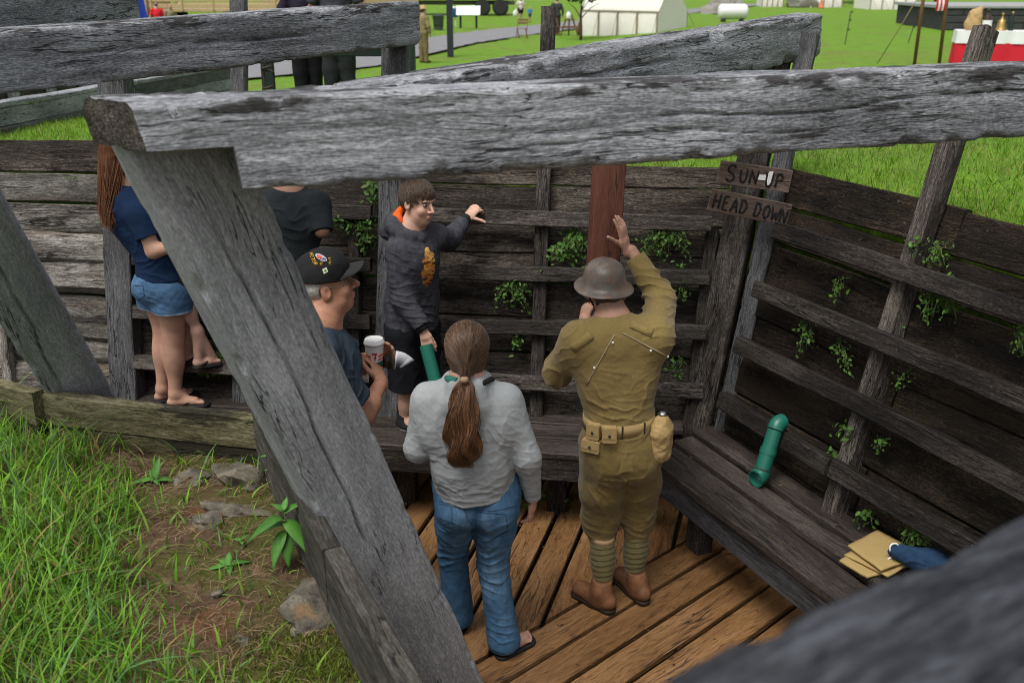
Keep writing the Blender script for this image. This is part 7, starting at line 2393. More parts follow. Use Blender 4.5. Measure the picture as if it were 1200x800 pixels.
whl = MB().lathe([(0.30, -0.03), (0.36, -0.03), (0.36, 0.03), (0.30, 0.03)], 20).build('wheel', M['pole_wood'], ea, True, frame(V(0.55, 0.05, 0.40), V(0, 0, 1), V(1, -0.4, 0)))
jg = empty('water_jug', p + V(-0.05, -0.05, 0.83), 'clear white water jug standing on the wooden rack', 'jug')
MB().lathe([(0.10, 0.0), (0.12, 0.02), (0.12, 0.26), (0.05, 0.33), (0.04, 0.38)], 14).build('jug_body', M['white_cloth'], jg, True)
MB().lathe([(0.045, 0.375), (0.045, 0.41), (0.01, 0.415)], 10).build('stopper', M['blue_plastic'], jg, True)
bg_ = empty('carrier_bag', gp(604, 27) + V(0, 0, 0.45), 'white carrier bag held by the person in black shorts', 'bag')
S = SDF(); S.ell((0, 0, 0.12), (0.17, 0.10, 0.20), None, 0.02); S.cone((0, 0, 0.25), (0.03, 0, 0.42), 0.07, 0.03, 0.05)
v_, f_ = S.mesh(0.02); link('bag_body', mesh_from('bag_body', v_, f_), M['white_cloth'], bg_)
# white lying tank and boulders
p = gp(858, 26.5)
tk = empty('white_tank', p, 'white rounded tank lying on the lawn left of the strut end', 'tank')
MB().lathe([(0.05, -0.80), (0.30, -0.78), (0.38, -0.70), (0.40, -0.6), (0.40, 0.6), (0.38, 0.70), (0.30, 0.78), (0.05, 0.80)], 22).build('shell', M['white_cloth'], tk, True, frame(V(0, 0, 0.55), V(0, 0, 1), V(1, 0.05, 0)))
for x_ in (-0.5, 0.5):
    MB().box((x_, 0, 0.08), (0.15, 0.7, 0.16), None, 0.01).build('saddle', M['slate'], tk)
def rock_mesh(rx, ry, rz_, seed, n=10, flat=0.0, rough=0.25):
    bm = bmesh.new()
    bmesh.ops.create_icosphere(bm, subdivisions=3, radius=1)
    v = np.array([x.co[:] for x in bm.verts])
    f = [tuple(x.index for x in q.verts) for q in bm.faces]
    bm.free()
    d = 1 + rough * fbm(v * 1.1 + seed * 3.1, seed, 3) + 0.05 * fbm(v * 5 + seed, seed + 4, 2)
    g = np.random.default_rng(seed)
    for _ in range(7):            # split faces
        nn_ = nrm(g.normal(size=3)); h_ = g.uniform(0.55, 0.85)
        s = v @ nn_
        v = v - np.outer(np.clip(s - h_, 0, 1) * 0.92, nn_)
    v = v * d[:, None] * (rx, ry, rz_)
    me = mesh_from('rock', v, f)
    smooth_by_angle(me, 32)
    return me
for i, (u, v_, r_) in enumerate(((838, 17, 0.9), (848, 9, 1.1), (862, 10, 0.8), (940, 9, 1.2), (952, 8, 0.9))):
    q = gp(u, v_)
    o = link('boulder', rock_mesh(r_ * 1.2, r_, r_ * 0.8, 50 + i), M['stone'])
    o.location = tuple(q + V(0, 0, r_ * 0.3))
    tag(o, ('dark grey boulder just left of the white tank', 'big grey boulder on the lawn beyond the white tank', 'small grey boulder beyond the white tank, beside a bigger one', 'broad grey boulder before the distant white tents', 'low grey boulder leaning on the broad one by the tents')[i], 'boulder', 'boulders on the far lawn')
# pickets with coiled eyes
def picket(base, top, label):
    t = empty('wire_picket', base, label, 'stake', 'iron wire pickets')
    b, tp = V(0, 0, 0), V(top) - V(base)
    MB().tube([b, tp], 0.014, 6).build('rod', M['iron'], t)
    for k in (0.45, 0.75, 1.0):
        c0 = tp * k
        MB().tube([c0 + V(0.045 * math.cos(a) + 0.03, 0.045 * math.sin(a), 0.01 * a) for a in np.linspace(0, 6.0, 12)], 0.012, 5).build('eye', M['iron'], t, True)
b = gp(990, 53); picket(b, at(997, 15, b[1]), 'thin iron wire picket on open lawn right of the strut end')
b = gp(1064, 51); picket(b, at(1078, 10, b[1]), 'thin leaning iron wire picket beside the brown tent poles')
b = V(*at(310, 104, 8.6)); b[2] = gz(b[0], b[1]); picket(b, at(308, 66, 8.6), 'rusty iron wire picket in front of the gravel path')
def rope(name, a, b, r_, label):
    tag(MB().tube([a, (V(a) + V(b)) / 2 + V(0, 0, -0.03), b], r_, 5).build(name, M['rope'], None, True), label, 'rope')
b1 = gp(1071, 79); t1 = at(1090, -60, b1[1] - 0.3)
pl1 = empty('tent_pole', b1, 'slim brown wooden tent pole left of its twin', 'pole', 'brown tent poles')
MB().tube([(0, 0, 0), t1 - b1], 0.042, 10).build('shaft', M['pole_wood'], pl1, True)
MB().lathe([(0.05, 0), (0.05, 0.03), (0.01, 0.04)], 10, t1 - b1).build('cap', M['iron'], pl1, True)
b2 = gp(1100, 79); t2 = at(1117, -60, b2[1] - 0.3)
pl2 = empty('tent_pole', b2, 'slim brown wooden pole carrying a small striped flag', 'pole', 'brown tent poles')
MB().tube([(0, 0, 0), t2 - b2], 0.042, 10).build('shaft', M['pole_wood'], pl2, True)
MB().lathe([(0.05, 0), (0.05, 0.03), (0.01, 0.04)], 10, t2 - b2).build('cap', M['iron'], pl2, True)
f0 = at(1112, -14, b2[1] - 0.2); 
fl = empty('small_flag', f0, 'small red and white striped flag hanging on the brown pole', 'flag')
for k in range(5):
    vs = []
    for j in range(7):
        w = 0.03 * math.sin(j * 1.1)
        vs += [(-0.045 * k - 0.02, w, -j * 0.085), (-0.045 * (k + 1) - 0.02, w + 0.015, -j * 0.085)]
    link('stripe', mesh_from('stripe', vs, [(2 * j, 2 * j + 1, 2 * j + 3, 2 * j + 2) for j in range(6)]), M['red_cloth'] if k % 2 == 0 else M['white_cloth'], fl)
rope('guy_rope', t1 - (t1 - b1) * 0.3, gp(1028, 75), 0.012, 'tan guy rope running from the brown tent pole down to the grass')

# cloth-covered table
q0, q1 = gp(1117, 76), gp(1330, 79)
dq = nrm(q1 - q0); rz = math.atan2(dq[1], dq[0])
tb = empty('covered_table', q0, 'table under a white and red cloth beside the striped flag', 'table')
tb.rotation_euler = (0, 0, rz)
Lq = 3.4; Wq = 0.8; Hq = 0.80
MB().box((Lq / 2, Wq / 2, Hq - 0.03), (Lq, Wq, 0.04)).build('table_top', M['pole_wood'], tb)
for x_ in (0.12, Lq - 0.12):
    for y_ in (0.1, Wq - 0.1):
        MB().box((x_, y_, (Hq - 0.05) / 2), (0.06, 0.06, Hq - 0.05)).build('leg', M['pole_wood'], tb)
def drape(name, z0, z1, mat, grow):
    vs, fs = [], []
    n = 60
    per = [(x, -0.015) for x in np.linspace(-0.015, Lq + 0.015, n)]
    per = [(-0.015, y) for y in np.linspace(Wq, 0, 12)] + per
    rowsn = 6
    for j in range(rowsn):
        a = j / (rowsn - 1)
        z = z0 + (z1 - z0) * a
        for i, (x, y) in enumerate(per):
            w = grow * (z0 - z) * (0.35 + 0.35 * math.sin(i * 0.55) + 0.2 * math.sin(i * 1.3))
            vs.append((x - (w if i < 12 else 0), y - (w if i >= 12 else 0), z))
    m = len(per)
    for j in range(rowsn - 1):
        for i in range(m - 1):
            fs.append((j * m + i, j * m + i + 1, (j + 1) * m + i + 1, (j + 1) * m + i))
    o = link(name, mesh_from(name, vs, fs), mat, tb)
    return o
drape('red_skirt', Hq - 0.27, 0.02, M['red_cloth'], 0.12)
drape('white_cloth', Hq + 0.012, Hq - 0.285, M['white_cloth'], 0.16)
MB().box((Lq / 2, Wq / 2, Hq + 0.006), (Lq + 0.03, Wq + 0.02, 0.012)).build('cloth_top', M['white_cloth'], tb)
def on_table(x, y):
    c_, s_ = math.cos(rz), math.sin(rz)
    return q0 + V(c_ * x - s_ * y, s_ * x + c_ * y, Hq + 0.012)
sk_ = empty('burlap_sack', on_table(0.34, 0.3), 'tan burlap sack slumped on the white cloth', 'sack')
S = SDF(); S.cone((0, 0, 0.14), (0.04, 0, 0.34), 0.20, 0.16, 0.05); S.cone((0.04, 0, 0.34), (0.16, 0, 0.52), 0.14, 0.05, 0.06); S.cut((0, 0, 0), (0, 0, -1))
v_, f_ = S.mesh(0.02); v_ = creases(v_, f_, [((0.05, 0, 0.4), 0.2, (1, 0, 0.3), 12, 0.03)], ((6, 0.02),), 3)
link('sack_body', mesh_from('sack_body', v_, f_), M['burlap'], sk_)
bt = empty('bottle', on_table(0.66, 0.25), 'dark brown bottle with white label beside the burlap sack', 'bottle')
MB().lathe([(0.10, 0), (0.11, 0.02), (0.11, 0.30), (0.04, 0.38), (0.035, 0.46), (0.045, 0.47), (0.045, 0.50)], 18).build('glass', M['amber_glass'], bt, True)
MB().lathe([(0.112, 0.08), (0.113, 0.09), (0.113, 0.23), (0.112, 0.24)], 18).build('paper_label', M['white_cloth'], bt, True)
bl = empty('brass_bell', on_table(1.0, 0.3), 'small brass bell standing right of the brown bottle', 'bell')
MB().lathe([(0.14, 0), (0.13, 0.02), (0.10, 0.10), (0.09, 0.22), (0.05, 0.27), (0.02, 0.28), (0.02, 0.36), (0.035, 0.40), (0.01, 0.42)], 18).build('bell_body', M['brass'], bl, True)
b3 = empty('bottle', on_table(1.22, 0.3), 'slim green bottle beside the brass bell', 'bottle')
MB().lathe([(0.06, 0), (0.065, 0.02), (0.065, 0.24), (0.025, 0.34), (0.025, 0.42)], 14).build('glass', M['dark_green'], b3, True)
MB().lathe([(0.028, 0.40), (0.028, 0.44), (0.01, 0.445)], 10).build('stopper', M['brass'], b3, True)

# low stone platform with pale top
c0, c1 = gp(1103, 36), gp(1420, 40)
c1 = V(c1[0], c0[1] - 1.0, c0[2])
pf = empty('stone_platform', c0, 'low dark stone platform with pale flat top behind the covered table', 'platform')
dv = c1 - c0; Lp = float(np.linalg.norm(dv[:2])); rp = math.atan2(dv[1], dv[0])
pf.rotation_euler = (0, 0, rp)
MB().box((Lp / 2, 4.0, 0.45), (Lp, 8.0, 0.9)).build('core', M['dark_stone'], pf)
MB().box((Lp / 2, 4.0, 0.96), (Lp + 0.3, 8.3, 0.12), None, 0.02).build('top_slab', M['slab'], pf)
gb = random.Random(4)
for r_ in range(3):
    x = 0.0
    while x < Lp - 0.2:
        w = min(gb.uniform(0.7, 1.3), Lp - x)
        MB().box((x + w / 2, -0.03, 0.15 + 0.30 * r_), (w - 0.03, 0.12, 0.27), None, 0.02).build('stone_block', M['dark_stone'], pf)
        x += w

# blue canvas panel, dark green barrier
cb = at(161, 24, 30.0)
bl_ = empty('blue_banner', (cb[0], cb[1], gz(cb[0], cb[1])), 'deep blue canvas banner left of the red shirt', 'banner')
hb_ = at(161, -14, 30.0)[2] - gz(cb[0], cb[1])
vs = []
for i in range(9):
    a = i / 8
    for j in range(7):
        b = j / 6
        vs.append((-0.25 + 0.62 * a * (0.75 + 0.35 * (1 - b)), 0.04 * math.sin(a * 9), 0.3 + (hb_ - 0.3) * b))
o = link('canvas', mesh_from('canvas', vs, [(i * 7 + j, (i + 1) * 7 + j, (i + 1) * 7 + j + 1, i * 7 + j + 1) for i in range(8) for j in range(6)]), M['blue_cloth'], bl_)
MB().tube([(-0.30, 0, 0), (-0.30, 0, hb_ + 0.2)], 0.035, 8).build('pole', M['white_paint'], bl_)
bx_, by_ = -2.66, 11.2
gb_ = gz(bx_, by_)
br = empty('green_barrier', (bx_, by_, gb_), 'dark green timber barrier on the gravel path left of the dark trousers', 'barrier')
for x_ in (0.0, 1.55):
    MB().box((x_, 0, 0.5), (0.12, 0.12, 1.0), None, 0.01).build('post', M['dark_green'], br)
MB().box((0.78, 0, 0.95), (1.75, 0.10, 0.22), None, 0.01).build('rail', M['dark_green'], br)
MB().box((0.78, 0.06, 0.68), (1.5, 0.05, 0.14), None, 0.01).build('rail', M['dark_green'], br)
# fuel can far left
q = at(243, 82, 11.5); q[2] = gz(q[0], q[1])
fc = empty('storage_tub', q, 'small green tub with a pale lid on the gravel', 'tub')
MB().box((0, 0, 0.13), (0.10, 0.14, 0.16), None, 0.02).build('tub_body', M['dark_green'], fc)
MB().box((0, 0, 0.22), (0.11, 0.15, 0.03), None, 0.01).build('lid', M['grey_plastic'], fc)

# ---------------- trees
def leafy(name, c, rad, n, size, cols, mat, parent, seed):
    g = np.random.default_rng(seed)
    d = g.normal(size=(n, 3)); d /= np.linalg.norm(d, axis=1, keepdims=True)
    r_ = rad * (g.random((n, 1)) ** 0.45)
    p = d * r_
    p = p[fbm(p / np.mean(rad) * 2.2 + seed, seed, 2) > -0.25]
    n = len(p)
    a = g.normal(size=(n, 3)); a /= np.linalg.norm(a, axis=1, keepdims=True)
    b = np.cross(a, g.normal(size=(n, 3))); b /= np.linalg.norm(b, axis=1, keepdims=True)
    s = size * g.uniform(0.6, 1.3, (n, 1))
    v = np.stack([p - a * s, p + b * s * 0.45, p + a * s, p - b * s * 0.45], 1).reshape(-1, 3) + c
    f = np.arange(4 * n).reshape(-1, 4)
    col = np.repeat(V(cols) * g.uniform(0.5, 1.6, (n, 1)), 4, 0)
    return link(name, mesh_from(name, v, f, False, col), mat, parent)
M['leaf'] = vcol('leaf', 0.5, 0.0, 100, 0.35, 40, 0.15, trans=0.3)
def tree(base, h_, r_, crown, label, seed, n=2500, size=0.25, group=None):
    t = empty('tree', base, label, 'tree', group)
    mb = MB()
    g = random.Random(seed)
    pts = [(0.02 * math.sin(k * 1.3) * h_ * 0.2, 0.02 * math.cos(k) * h_ * 0.2, h_ * k / 7) for k in range(8)]
    mb.tube(pts, [r_ * (1.25 - 0.13 * k) for k in range(8)], 9)
    for k in range(7):
        b = V(pts[3 + k % 4]); a = g.uniform(0, 6.28)
        e = b + V(math.cos(a), math.sin(a), 0.8) * crown * g.uniform(0.5, 0.9)
        mb.tube([b, (b + e) / 2 + V(0, 0, 0.1 * crown), e], [r_ * 0.45, r_ * 0.3, r_ * 0.1], 6)
    mb.build('trunk', M['bark'], t, True)
    leafy('crown', V(0, 0, h_ + crown * 0.25), V(crown, crown, crown * 0.85), n, size, (0.045, 0.095, 0.018), M['leaf'], t, seed)
    return t
M['bark'] = plain('bark', (0.07, 0.055, 0.04), 0.9, 0.4, 14, 0.2, 0.9, 40)
p = gp(680.5, 48)
tree(p, 2.3, 0.06, 1.15, 'young slim tree before the left end of the wall tent', 5, 1600, 0.13)
tree(gp(1006, 4.5), 5, 0.35, 4.5, 'distant broad tree left of the lone white tent', 6, 3500, 0.4, 'far lawn trees')
tree(gp(1098, 8.5), 5, 0.32, 4.5, 'distant broad tree behind the stone platform', 7, 3500, 0.4, 'far lawn trees')
# ================================================================ signs on the corner post
M['sign_wood'] = wood('brown_sign_board', (0.05, 0.034, 0.026), (0.105, 0.073, 0.058), (0.17, 0.125, 0.10), stain_lo=0.66, stain_hi=0.8, rough=0.75, var=0.1, bump=0.4)
M['sign_paint'] = plain('charcoal_letters', (0.012, 0.012, 0.013), 0.7)
def sign(corners, y, text, label, rows_, patch=None):
    tl, tr, br_, bl_ = [at(u, v, y) for u, v in corners]
    c = (tl + tr + br_ + bl_) / 4
    x = nrm((tr - tl) + (br_ - bl_)); up = nrm((tl - bl_) + (tr - br_))
    n = nrm(np.cross(x, up))
    up = np.cross(n, x)
    w = float(np.linalg.norm(tr - tl) + np.linalg.norm(br_ - bl_)) / 2; h_ = float(np.linalg.norm(tl - bl_) + np.linalg.norm(tr - br_)) / 2
    t = empty('painted_sign', c, label, 'sign', 'signs nailed to the corner post')
    board('sign_board', c - x * w / 2, c + x * w / 2, n, h_, 0.022, M['sign_wood'], t, amp=0.002, warp=0.002, ch=0.003)
    for ch, gx_, gy_, gw, gh in rows_:
        for pl in GLYPH[ch]:
            pts = [x * ((gx_ + p[0] * gw - 0.5) * w) + up * ((gy_ + p[1] * gh - 0.5) * h_) + n * 0.0135 for p in resample(pl, 5)]
            MB().tube(pts, 0.0055, 6).build('letter', M['sign_paint'], t, True)
    if patch:
        for j, pp in enumerate(patch):
            pts = [x * ((p[0] - 0.5) * w) + up * ((p[1] - 0.5) * h_) + n * (0.0145 + 0.001 * j) for p in pp]
            link('pale_patch', mesh_from('pale_patch', pts, [tuple(range(len(pts)))], False), M['white_cloth'], t)
    for sx in (-0.43, 0.43):
        MB().lathe([(0.004, 0), (0.004, 0.003), (0.001, 0.004)], 8).build('nail', M['iron'], t, True, frame(x * sx * w * 0.3 + n * 0.0125 + up * h_ * 0.3, x, n))
sign([(845, 188), (929, 199), (923, 226), (840, 214)], 5.42, 'SUN UP', 'brown board hand lettered SUN UP, upper of two on the post',
     [('S', 0.10, 0.18, 0.13, 0.72), ('U', 0.29, 0.2, 0.10, 0.55), ('N', 0.43, 0.2, 0.11, 0.6), ('U', 0.65, 0.16, 0.10, 0.62), ('P', 0.79, 0.2, 0.10, 0.58)],
     [[(0.54, 0.40), (0.55, 0.62), (0.66, 0.66), (0.66, 0.40)], [(0.665, 0.22), (0.67, 0.80), (0.73, 0.86), (0.74, 0.24)]])
sign([(835, 221), (928, 240), (921, 265), (828, 246)], 5.40, 'HEAD DOWN', 'brown board hand lettered HEAD DOWN, lower of two on the post',
     [('H', 0.045, 0.2, 0.085, 0.66), ('E', 0.165, 0.2, 0.075, 0.62), ('A', 0.27, 0.2, 0.085, 0.62), ('D', 0.38, 0.2, 0.085, 0.62),
      ('D', 0.56, 0.2, 0.08, 0.62), ('O', 0.67, 0.18, 0.08, 0.62), ('W', 0.77, 0.18, 0.10, 0.62), ('N', 0.885, 0.14, 0.085, 0.66)])

# ================================================================ green elbow pipe on the bench
gb0 = bc(0.80, 0.20, 0.508)
gp0 = atz(890, 566, 0.515)
ctr = V(gp0[0], gp0[1], 0.552)
topc = at(911, 495, ctr[1] + 0.09)
pp = empty('green_pipe', V(ctr[0], ctr[1], 0.508), 'green plastic pipe with elbows at both ends leaning on the wall rail', 'pipe', 'green pipe periscopes')
pr_ = V(ctr[0], ctr[1], 0.508)
axis = nrm(topc - ctr)
side = nrm(V(-0.80, -0.58, -0.05))
el = [ctr + axis * 0.045 + (-axis * math.cos(a) + 0 * side) * 0 + V(0, 0, 0) for a in (0,)]
def bend(c, d0, d1, r_, n=7):
    """centre line of an elbow at c turning from direction d0 to d1"""
    out = []
    for k in range(n + 1):
        a = k / n
        out.append(c - d0 * r_ * (1 - a) ** 2 + d1 * r_ * a ** 2)
    return out
low = bend(ctr, -axis, side, 0.036)
hollow_pipe(pp, pr_, low, 0.046, 'lower_elbow')
hollow_pipe(pp, pr_, [ctr + axis * 0.045, ctr + axis * 0.16], 0.041, 'shaft')
hollow_pipe(pp, pr_, [ctr + axis * 0.14, topc - axis * 0.04], 0.039, 'shaft')
hollow_pipe(pp, pr_, [ctr + axis * 0.125, ctr + axis * 0.155], 0.0445, 'collar')
hollow_pipe(pp, pr_, bend(topc, axis, nrm(V(0.80, 0.55, -0.12)), 0.036), 0.043, 'upper_elbow')

# ================================================================ folded canvas and the blue cloth on the bench
M['tan_canvas'] = plain('tan_canvas', (0.40, 0.285, 0.115), 0.85, 0.12, 20, 0.15, 0.5, 300)
def sheet(name, pts4, thick, mat, parent, root, seed, n=12, amp=0.006):
    a, b, c, d = [V(p) for p in pts4]
    vs = []
    for i in range(n + 1):
        for j in range(n + 1):
            s, t_ = i / n, j / n
            p = (a * (1 - s) + b * s) * (1 - t_) + (d * (1 - s) + c * s) * t_
            vs.append(p)
    vs = np.array(vs)
    vs[:, 2] += amp * (fbm(vs * 9 + seed, seed, 2) + 0.4)
    fs = [(i * (n + 1) + j, (i + 1) * (n + 1) + j, (i + 1) * (n + 1) + j + 1, i * (n + 1) + j + 1) for i in range(n) for j in range(n)]
    o = link(name, mesh_from(name, vs - root, fs), mat, parent)
    md = o.modifiers.new('thick', 'SOLIDIFY'); md.thickness = thick; md.offset = 1
    return o
cr = atz(1030, 650, 0.51)
fcv = empty('folded_canvas', cr, 'folded tan canvas lying on the dark bench', 'cloth')
sheet('fold', [atz(983, 660, 0.512), atz(1016, 678, 0.512), atz(1085, 660, 0.512), atz(1030, 630, 0.512)], 0.012, M['tan_canvas'], fcv, cr, 3)
sheet('fold', [atz(989, 651, 0.530), atz(1040, 676, 0.530), atz(1090, 650, 0.530), atz(1032, 632, 0.530)], 0.010, M['tan_canvas'], fcv, cr, 5)
sheet('fold', [atz(993, 641, 0.548), atz(1032, 670, 0.548), atz(1082, 652, 0.548), atz(1028, 623, 0.548)], 0.010, M['tan_canvas'], fcv, cr, 8)
br0 = at(1062, 652, 3.98)
bcl = empty('blue_cloth', atz(1062, 655, 0.56), 'crumpled navy blue cloth with white rings on the folded canvas', 'cloth')
b0 = atz(1062, 655, 0.56)
S = SDF()
S.cone(b0 + V(-0.05, 0.0, 0.035), b0 + V(0.12, -0.05, 0.03), 0.036, 0.045, 0.02); S.cone(b0 + V(0.0, -0.04, 0.03), b0 + V(0.16, -0.10, 0.02), 0.04, 0.035, 0.03)
v_, f_ = S.mesh(0.006)
v_ = creases(v_, f_, [(b0 + V(0, 0, 0.04), 0.12, (0.3, 0.9, 0.2), 34, 0.016)], ((18, 0.008),), 4)
link('cloth_body', mesh_from('cloth_body', v_ - b0, f_), plain('navy_cloth', (0.012, 0.036, 0.08), 0.9, 0.4, 40), bcl)
for k, (du, dv) in enumerate(((-14, -10), (-17, 6))):
    c0 = at(1062 + du, 652 + dv, b0[1] - 0.005)
    ptsr = [c0 + V(0.020 * math.cos(a), 0.004 * math.sin(a), 0.022 * math.sin(a)) - b0 for a in np.linspace(0, 2 * math.pi, 19)]
    MB().tube(ptsr, 0.0045, 7, False).build('ring', M['white_cloth'], bcl, True)
lb = sheet('dummy', [(0, 0, 0), (0.01, 0, 0), (0.01, 0.01, 0), (0, 0.01, 0)], 0.001, M['tan_canvas'], None, V(0, 0, 0), 1, 1) if False else None
# dry leaf fallen under the bench
q = atz(858, 648, 0.004)
ob = link('fallen_leaf', mesh_from('fallen_leaf', [(-0.03, 0, 0.004), (0, -0.016, 0.012), (0.032, 0, 0.006), (0, 0.016, 0.014), (0.045, 0.002, 0.004)], [(0, 1, 2), (0, 2, 3), (2, 1, 4)]), plain('dry_leaf', (0.33, 0.17, 0.09), 0.8))
ob.location = tuple(q); tag(ob, 'curled dry leaf on the deck in the shade of the bench', 'leaf')

# ================================================================ vines on the walls
def on_wall(W, u, v, off):
    x, k = (u - 600) / CAM_F, (400 - v) / CAM_F
    d = V(x, math.cos(CAM_PITCH) + k * math.sin(CAM_PITCH), -math.sin(CAM_PITCH) + k * math.cos(CAM_PITCH))
    o = V(0, 0, CAM_H)
    p0 = W.o + W.n * off
    return o + d * (np.dot(p0 - o, W.n) / np.dot(d, W.n))
def leaf_cloud(P, N, size, g, base=(0.045, 0.115, 0.018), droop=0.4):
    """small pointed leaves at points P facing roughly N"""
    n = len(P)
    nn_ = N + g.normal(size=(n, 3)) * 0.55 + V(0, 0, 0.5)
    nn_ /= np.linalg.norm(nn_, axis=1, keepdims=True)
    a = g.normal(size=(n, 3)) + V(0, 0, -droop)
    a -= nn_ * (a * nn_).sum(1, keepdims=True); a /= np.linalg.norm(a, axis=1, keepdims=True)
    b = np.cross(nn_, a)
    s = size * g.uniform(0.4, 1.45, (n, 1))
    lift = nn_ * s * 0.12
    v = np.stack([P, P + a * s * 0.35 + b * s * 0.27 + lift, P + a * s * 0.75 + b * s * 0.20 + lift * 0.6, P + a * s, P + a * s * 0.75 - b * s * 0.20 + lift * 0.6, P + a * s * 0.35 - b * s * 0.27 + lift, P + a * s * 0.5 - lift * 0.2], 1)
    idx = np.arange(n)[:, None] * 7
    tri = np.array([(0, 1, 6), (1, 2, 6), (2, 3, 6), (3, 4, 6), (4, 5, 6), (5, 0, 6)])
    f = (idx[:, :, None] + tri[None]).reshape(-1, 3)
    col = np.repeat(V(base) * g.uniform(0.5, 1.9, (n, 1)) + V(0.03, 0.035, 0.0) * g.random((n, 1)), 7, 0)
    return v.reshape(-1, 3), f, col
def vine(W, u, v, wu, hv, n, label, seed, size=0.029):
    n = int(n * 3.4)
    wu, hv = wu * 1.2, hv * 1.15
    size = size * (0.8 if W is WC else 1.0) * (0.75 + 0.5 * ((seed * 7) % 10) / 10)
    g = np.random.default_rng(seed)
    base = on_wall(W, u, v + hv * 0.5, 0.06)
    t = empty('climbing_vine', base, label, 'vine', 'vines growing out of the board walls')
    mb = MB()
    P = []
    ns = max(2, n // 14)
    for k in range(ns):
        a0 = (u + g.uniform(-0.2, 0.2) * wu, v - hv * g.uniform(0.2, 0.5))
        a1 = (u + g.uniform(-0.5, 0.5) * wu, v + hv * g.uniform(0.0, 0.5))
        pts = []
        for j in range(7):
            a = j / 6
            uu = a0[0] + (a1[0] - a0[0]) * a + 2.5 * math.sin(a * 5 + k); vv = a0[1] + (a1[1] - a0[1]) * a - 3 * math.sin(a * 3.1)
            pts.append(on_wall(W, uu, vv, 0.035 + 0.07 * math.sin(a * 2.6) * g.uniform(0.5, 1.2)))
        mb.tube([p - base for p in pts], 0.0026, 4)
        for _ in range(max(4, n // ns)):
            a = g.uniform(0, 6); i = min(int(a), 5)
            P.append(pts[i] + (pts[i + 1] - pts[i]) * (a - i) + g.normal(size=3) * 0.018)
    mb.build('stem', M['stem'], t, True)
    vv_, ff_, cc_ = leaf_cloud(np.array(P), W.n, size, g)
    o = link('foliage', mesh_from('foliage', vv_ - base, ff_, False, cc_), M['leaf'], t)
    o['kind'] = 'stuff'
M['stem'] = plain('green_stem', (0.07, 0.10, 0.03), 0.7)
VN = [(WB, 778, 284, 62, 44, 110, 'bushy vine on the boards right of the periscope'), (WB, 672, 290, 34, 42, 55, 'vine on the boards just left of the periscope'), (WB, 655, 300, 26, 20, 16, 'thin vine sprig beside the slim wall post'),
      (WB, 597, 340, 42, 46, 85, 'thick vine hanging between rails right of the boy'), (WB, 402, 258, 56, 22, 55, 'vine under the rail beside the black tee'), (WB, 428, 272, 16, 46, 40, 'vine trailing down along the square wall post'),
      (WB, 797, 330, 18, 46, 22, 'vine strip under the rail right of the raised sleeve'), (WB, 437, 226, 14, 22, 12, 'small vine at the top of the square wall post'), (WB, 254, 428, 34, 26, 44, 'vine below the rail under the climbing child'),
      (WB, 700, 320, 22, 16, 16, 'vine tuft peeking beside the helmet'), (WB, 793, 432, 16, 30, 16, 'small vine near the canteen by the wall end'), (WB, 608, 402, 14, 26, 12, 'faint vine sprig low on the boards behind the ponytail'),
      (WC, 1104, 352, 48, 54, 100, 'thick vine clump right of the leaning wall post'), (WC, 1096, 298, 18, 34, 26, 'narrow vine on the edge of the leaning wall post'), (WC, 1068, 290, 16, 14, 14, 'small vine left of the leaning wall post near the gap'),
      (WC, 946, 392, 26, 38, 22, 'sparse vine on the damp boards below the signs'), (WC, 985, 418, 26, 38, 28, 'sparse vine beside the second rail of the damp wall'), (WC, 982, 338, 14, 26, 10, 'tiny vine sprig between the two upper damp rails'),
      (WC, 972, 548, 26, 32, 34, 'fern like vine behind the green elbow pipe'), (WC, 1072, 628, 36, 38, 60, 'bushy vine growing beside the folded canvas'), (WC, 1197, 402, 20, 44, 30, 'vine at the far right of the damp wall'),
      (WC, 1012, 608, 32, 14, 14, 'low trailing vine behind the bench'), (WC, 1032, 524, 14, 26, 12, 'tiny vine right of the leaning post foot'), (WC, 1058, 448, 16, 24, 10, 'tiny vine tuft under the middle damp rail'),
      (WC, 990, 510, 16, 18, 12, 'tiny vine tuft left of the leaning post foot')]
for i, a in enumerate(VN): vine(*a, seed=100 + i)
# weeds under the bench
def weed(base, n, r_, h_, label, seed, size=0.035):
    g = np.random.default_rng(seed)
    t = empty('weed', base, label, 'plant')
    P = np.stack([g.normal(size=n) * r_, g.normal(size=n) * r_, g.random(n) * h_], 1)
    vv_, ff_, cc_ = leaf_cloud(P, V(0, -0.3, 1), size, g, (0.045, 0.12, 0.02))
    o = link('foliage', mesh_from('foliage', vv_, ff_, False, cc_), M['leaf'], t); o['kind'] = 'stuff'
    mb = MB()
    for k in range(5): mb.tube([(0, 0, -0.02), P[k * 3] * V(0.5, 0.5, 0.6), P[k * 3]], 0.002, 4)
    mb.build('stem', M['stem'], t, True)
weed(atz(652, 582, 0.0), 60, 0.07, 0.10, 'weed growing on the deck edge under the bench beside the soldier', 140)
weed(atz(620, 588, 0.0), 14, 0.03, 0.05, 'tiny weed on the deck edge behind the hanging hand', 141)

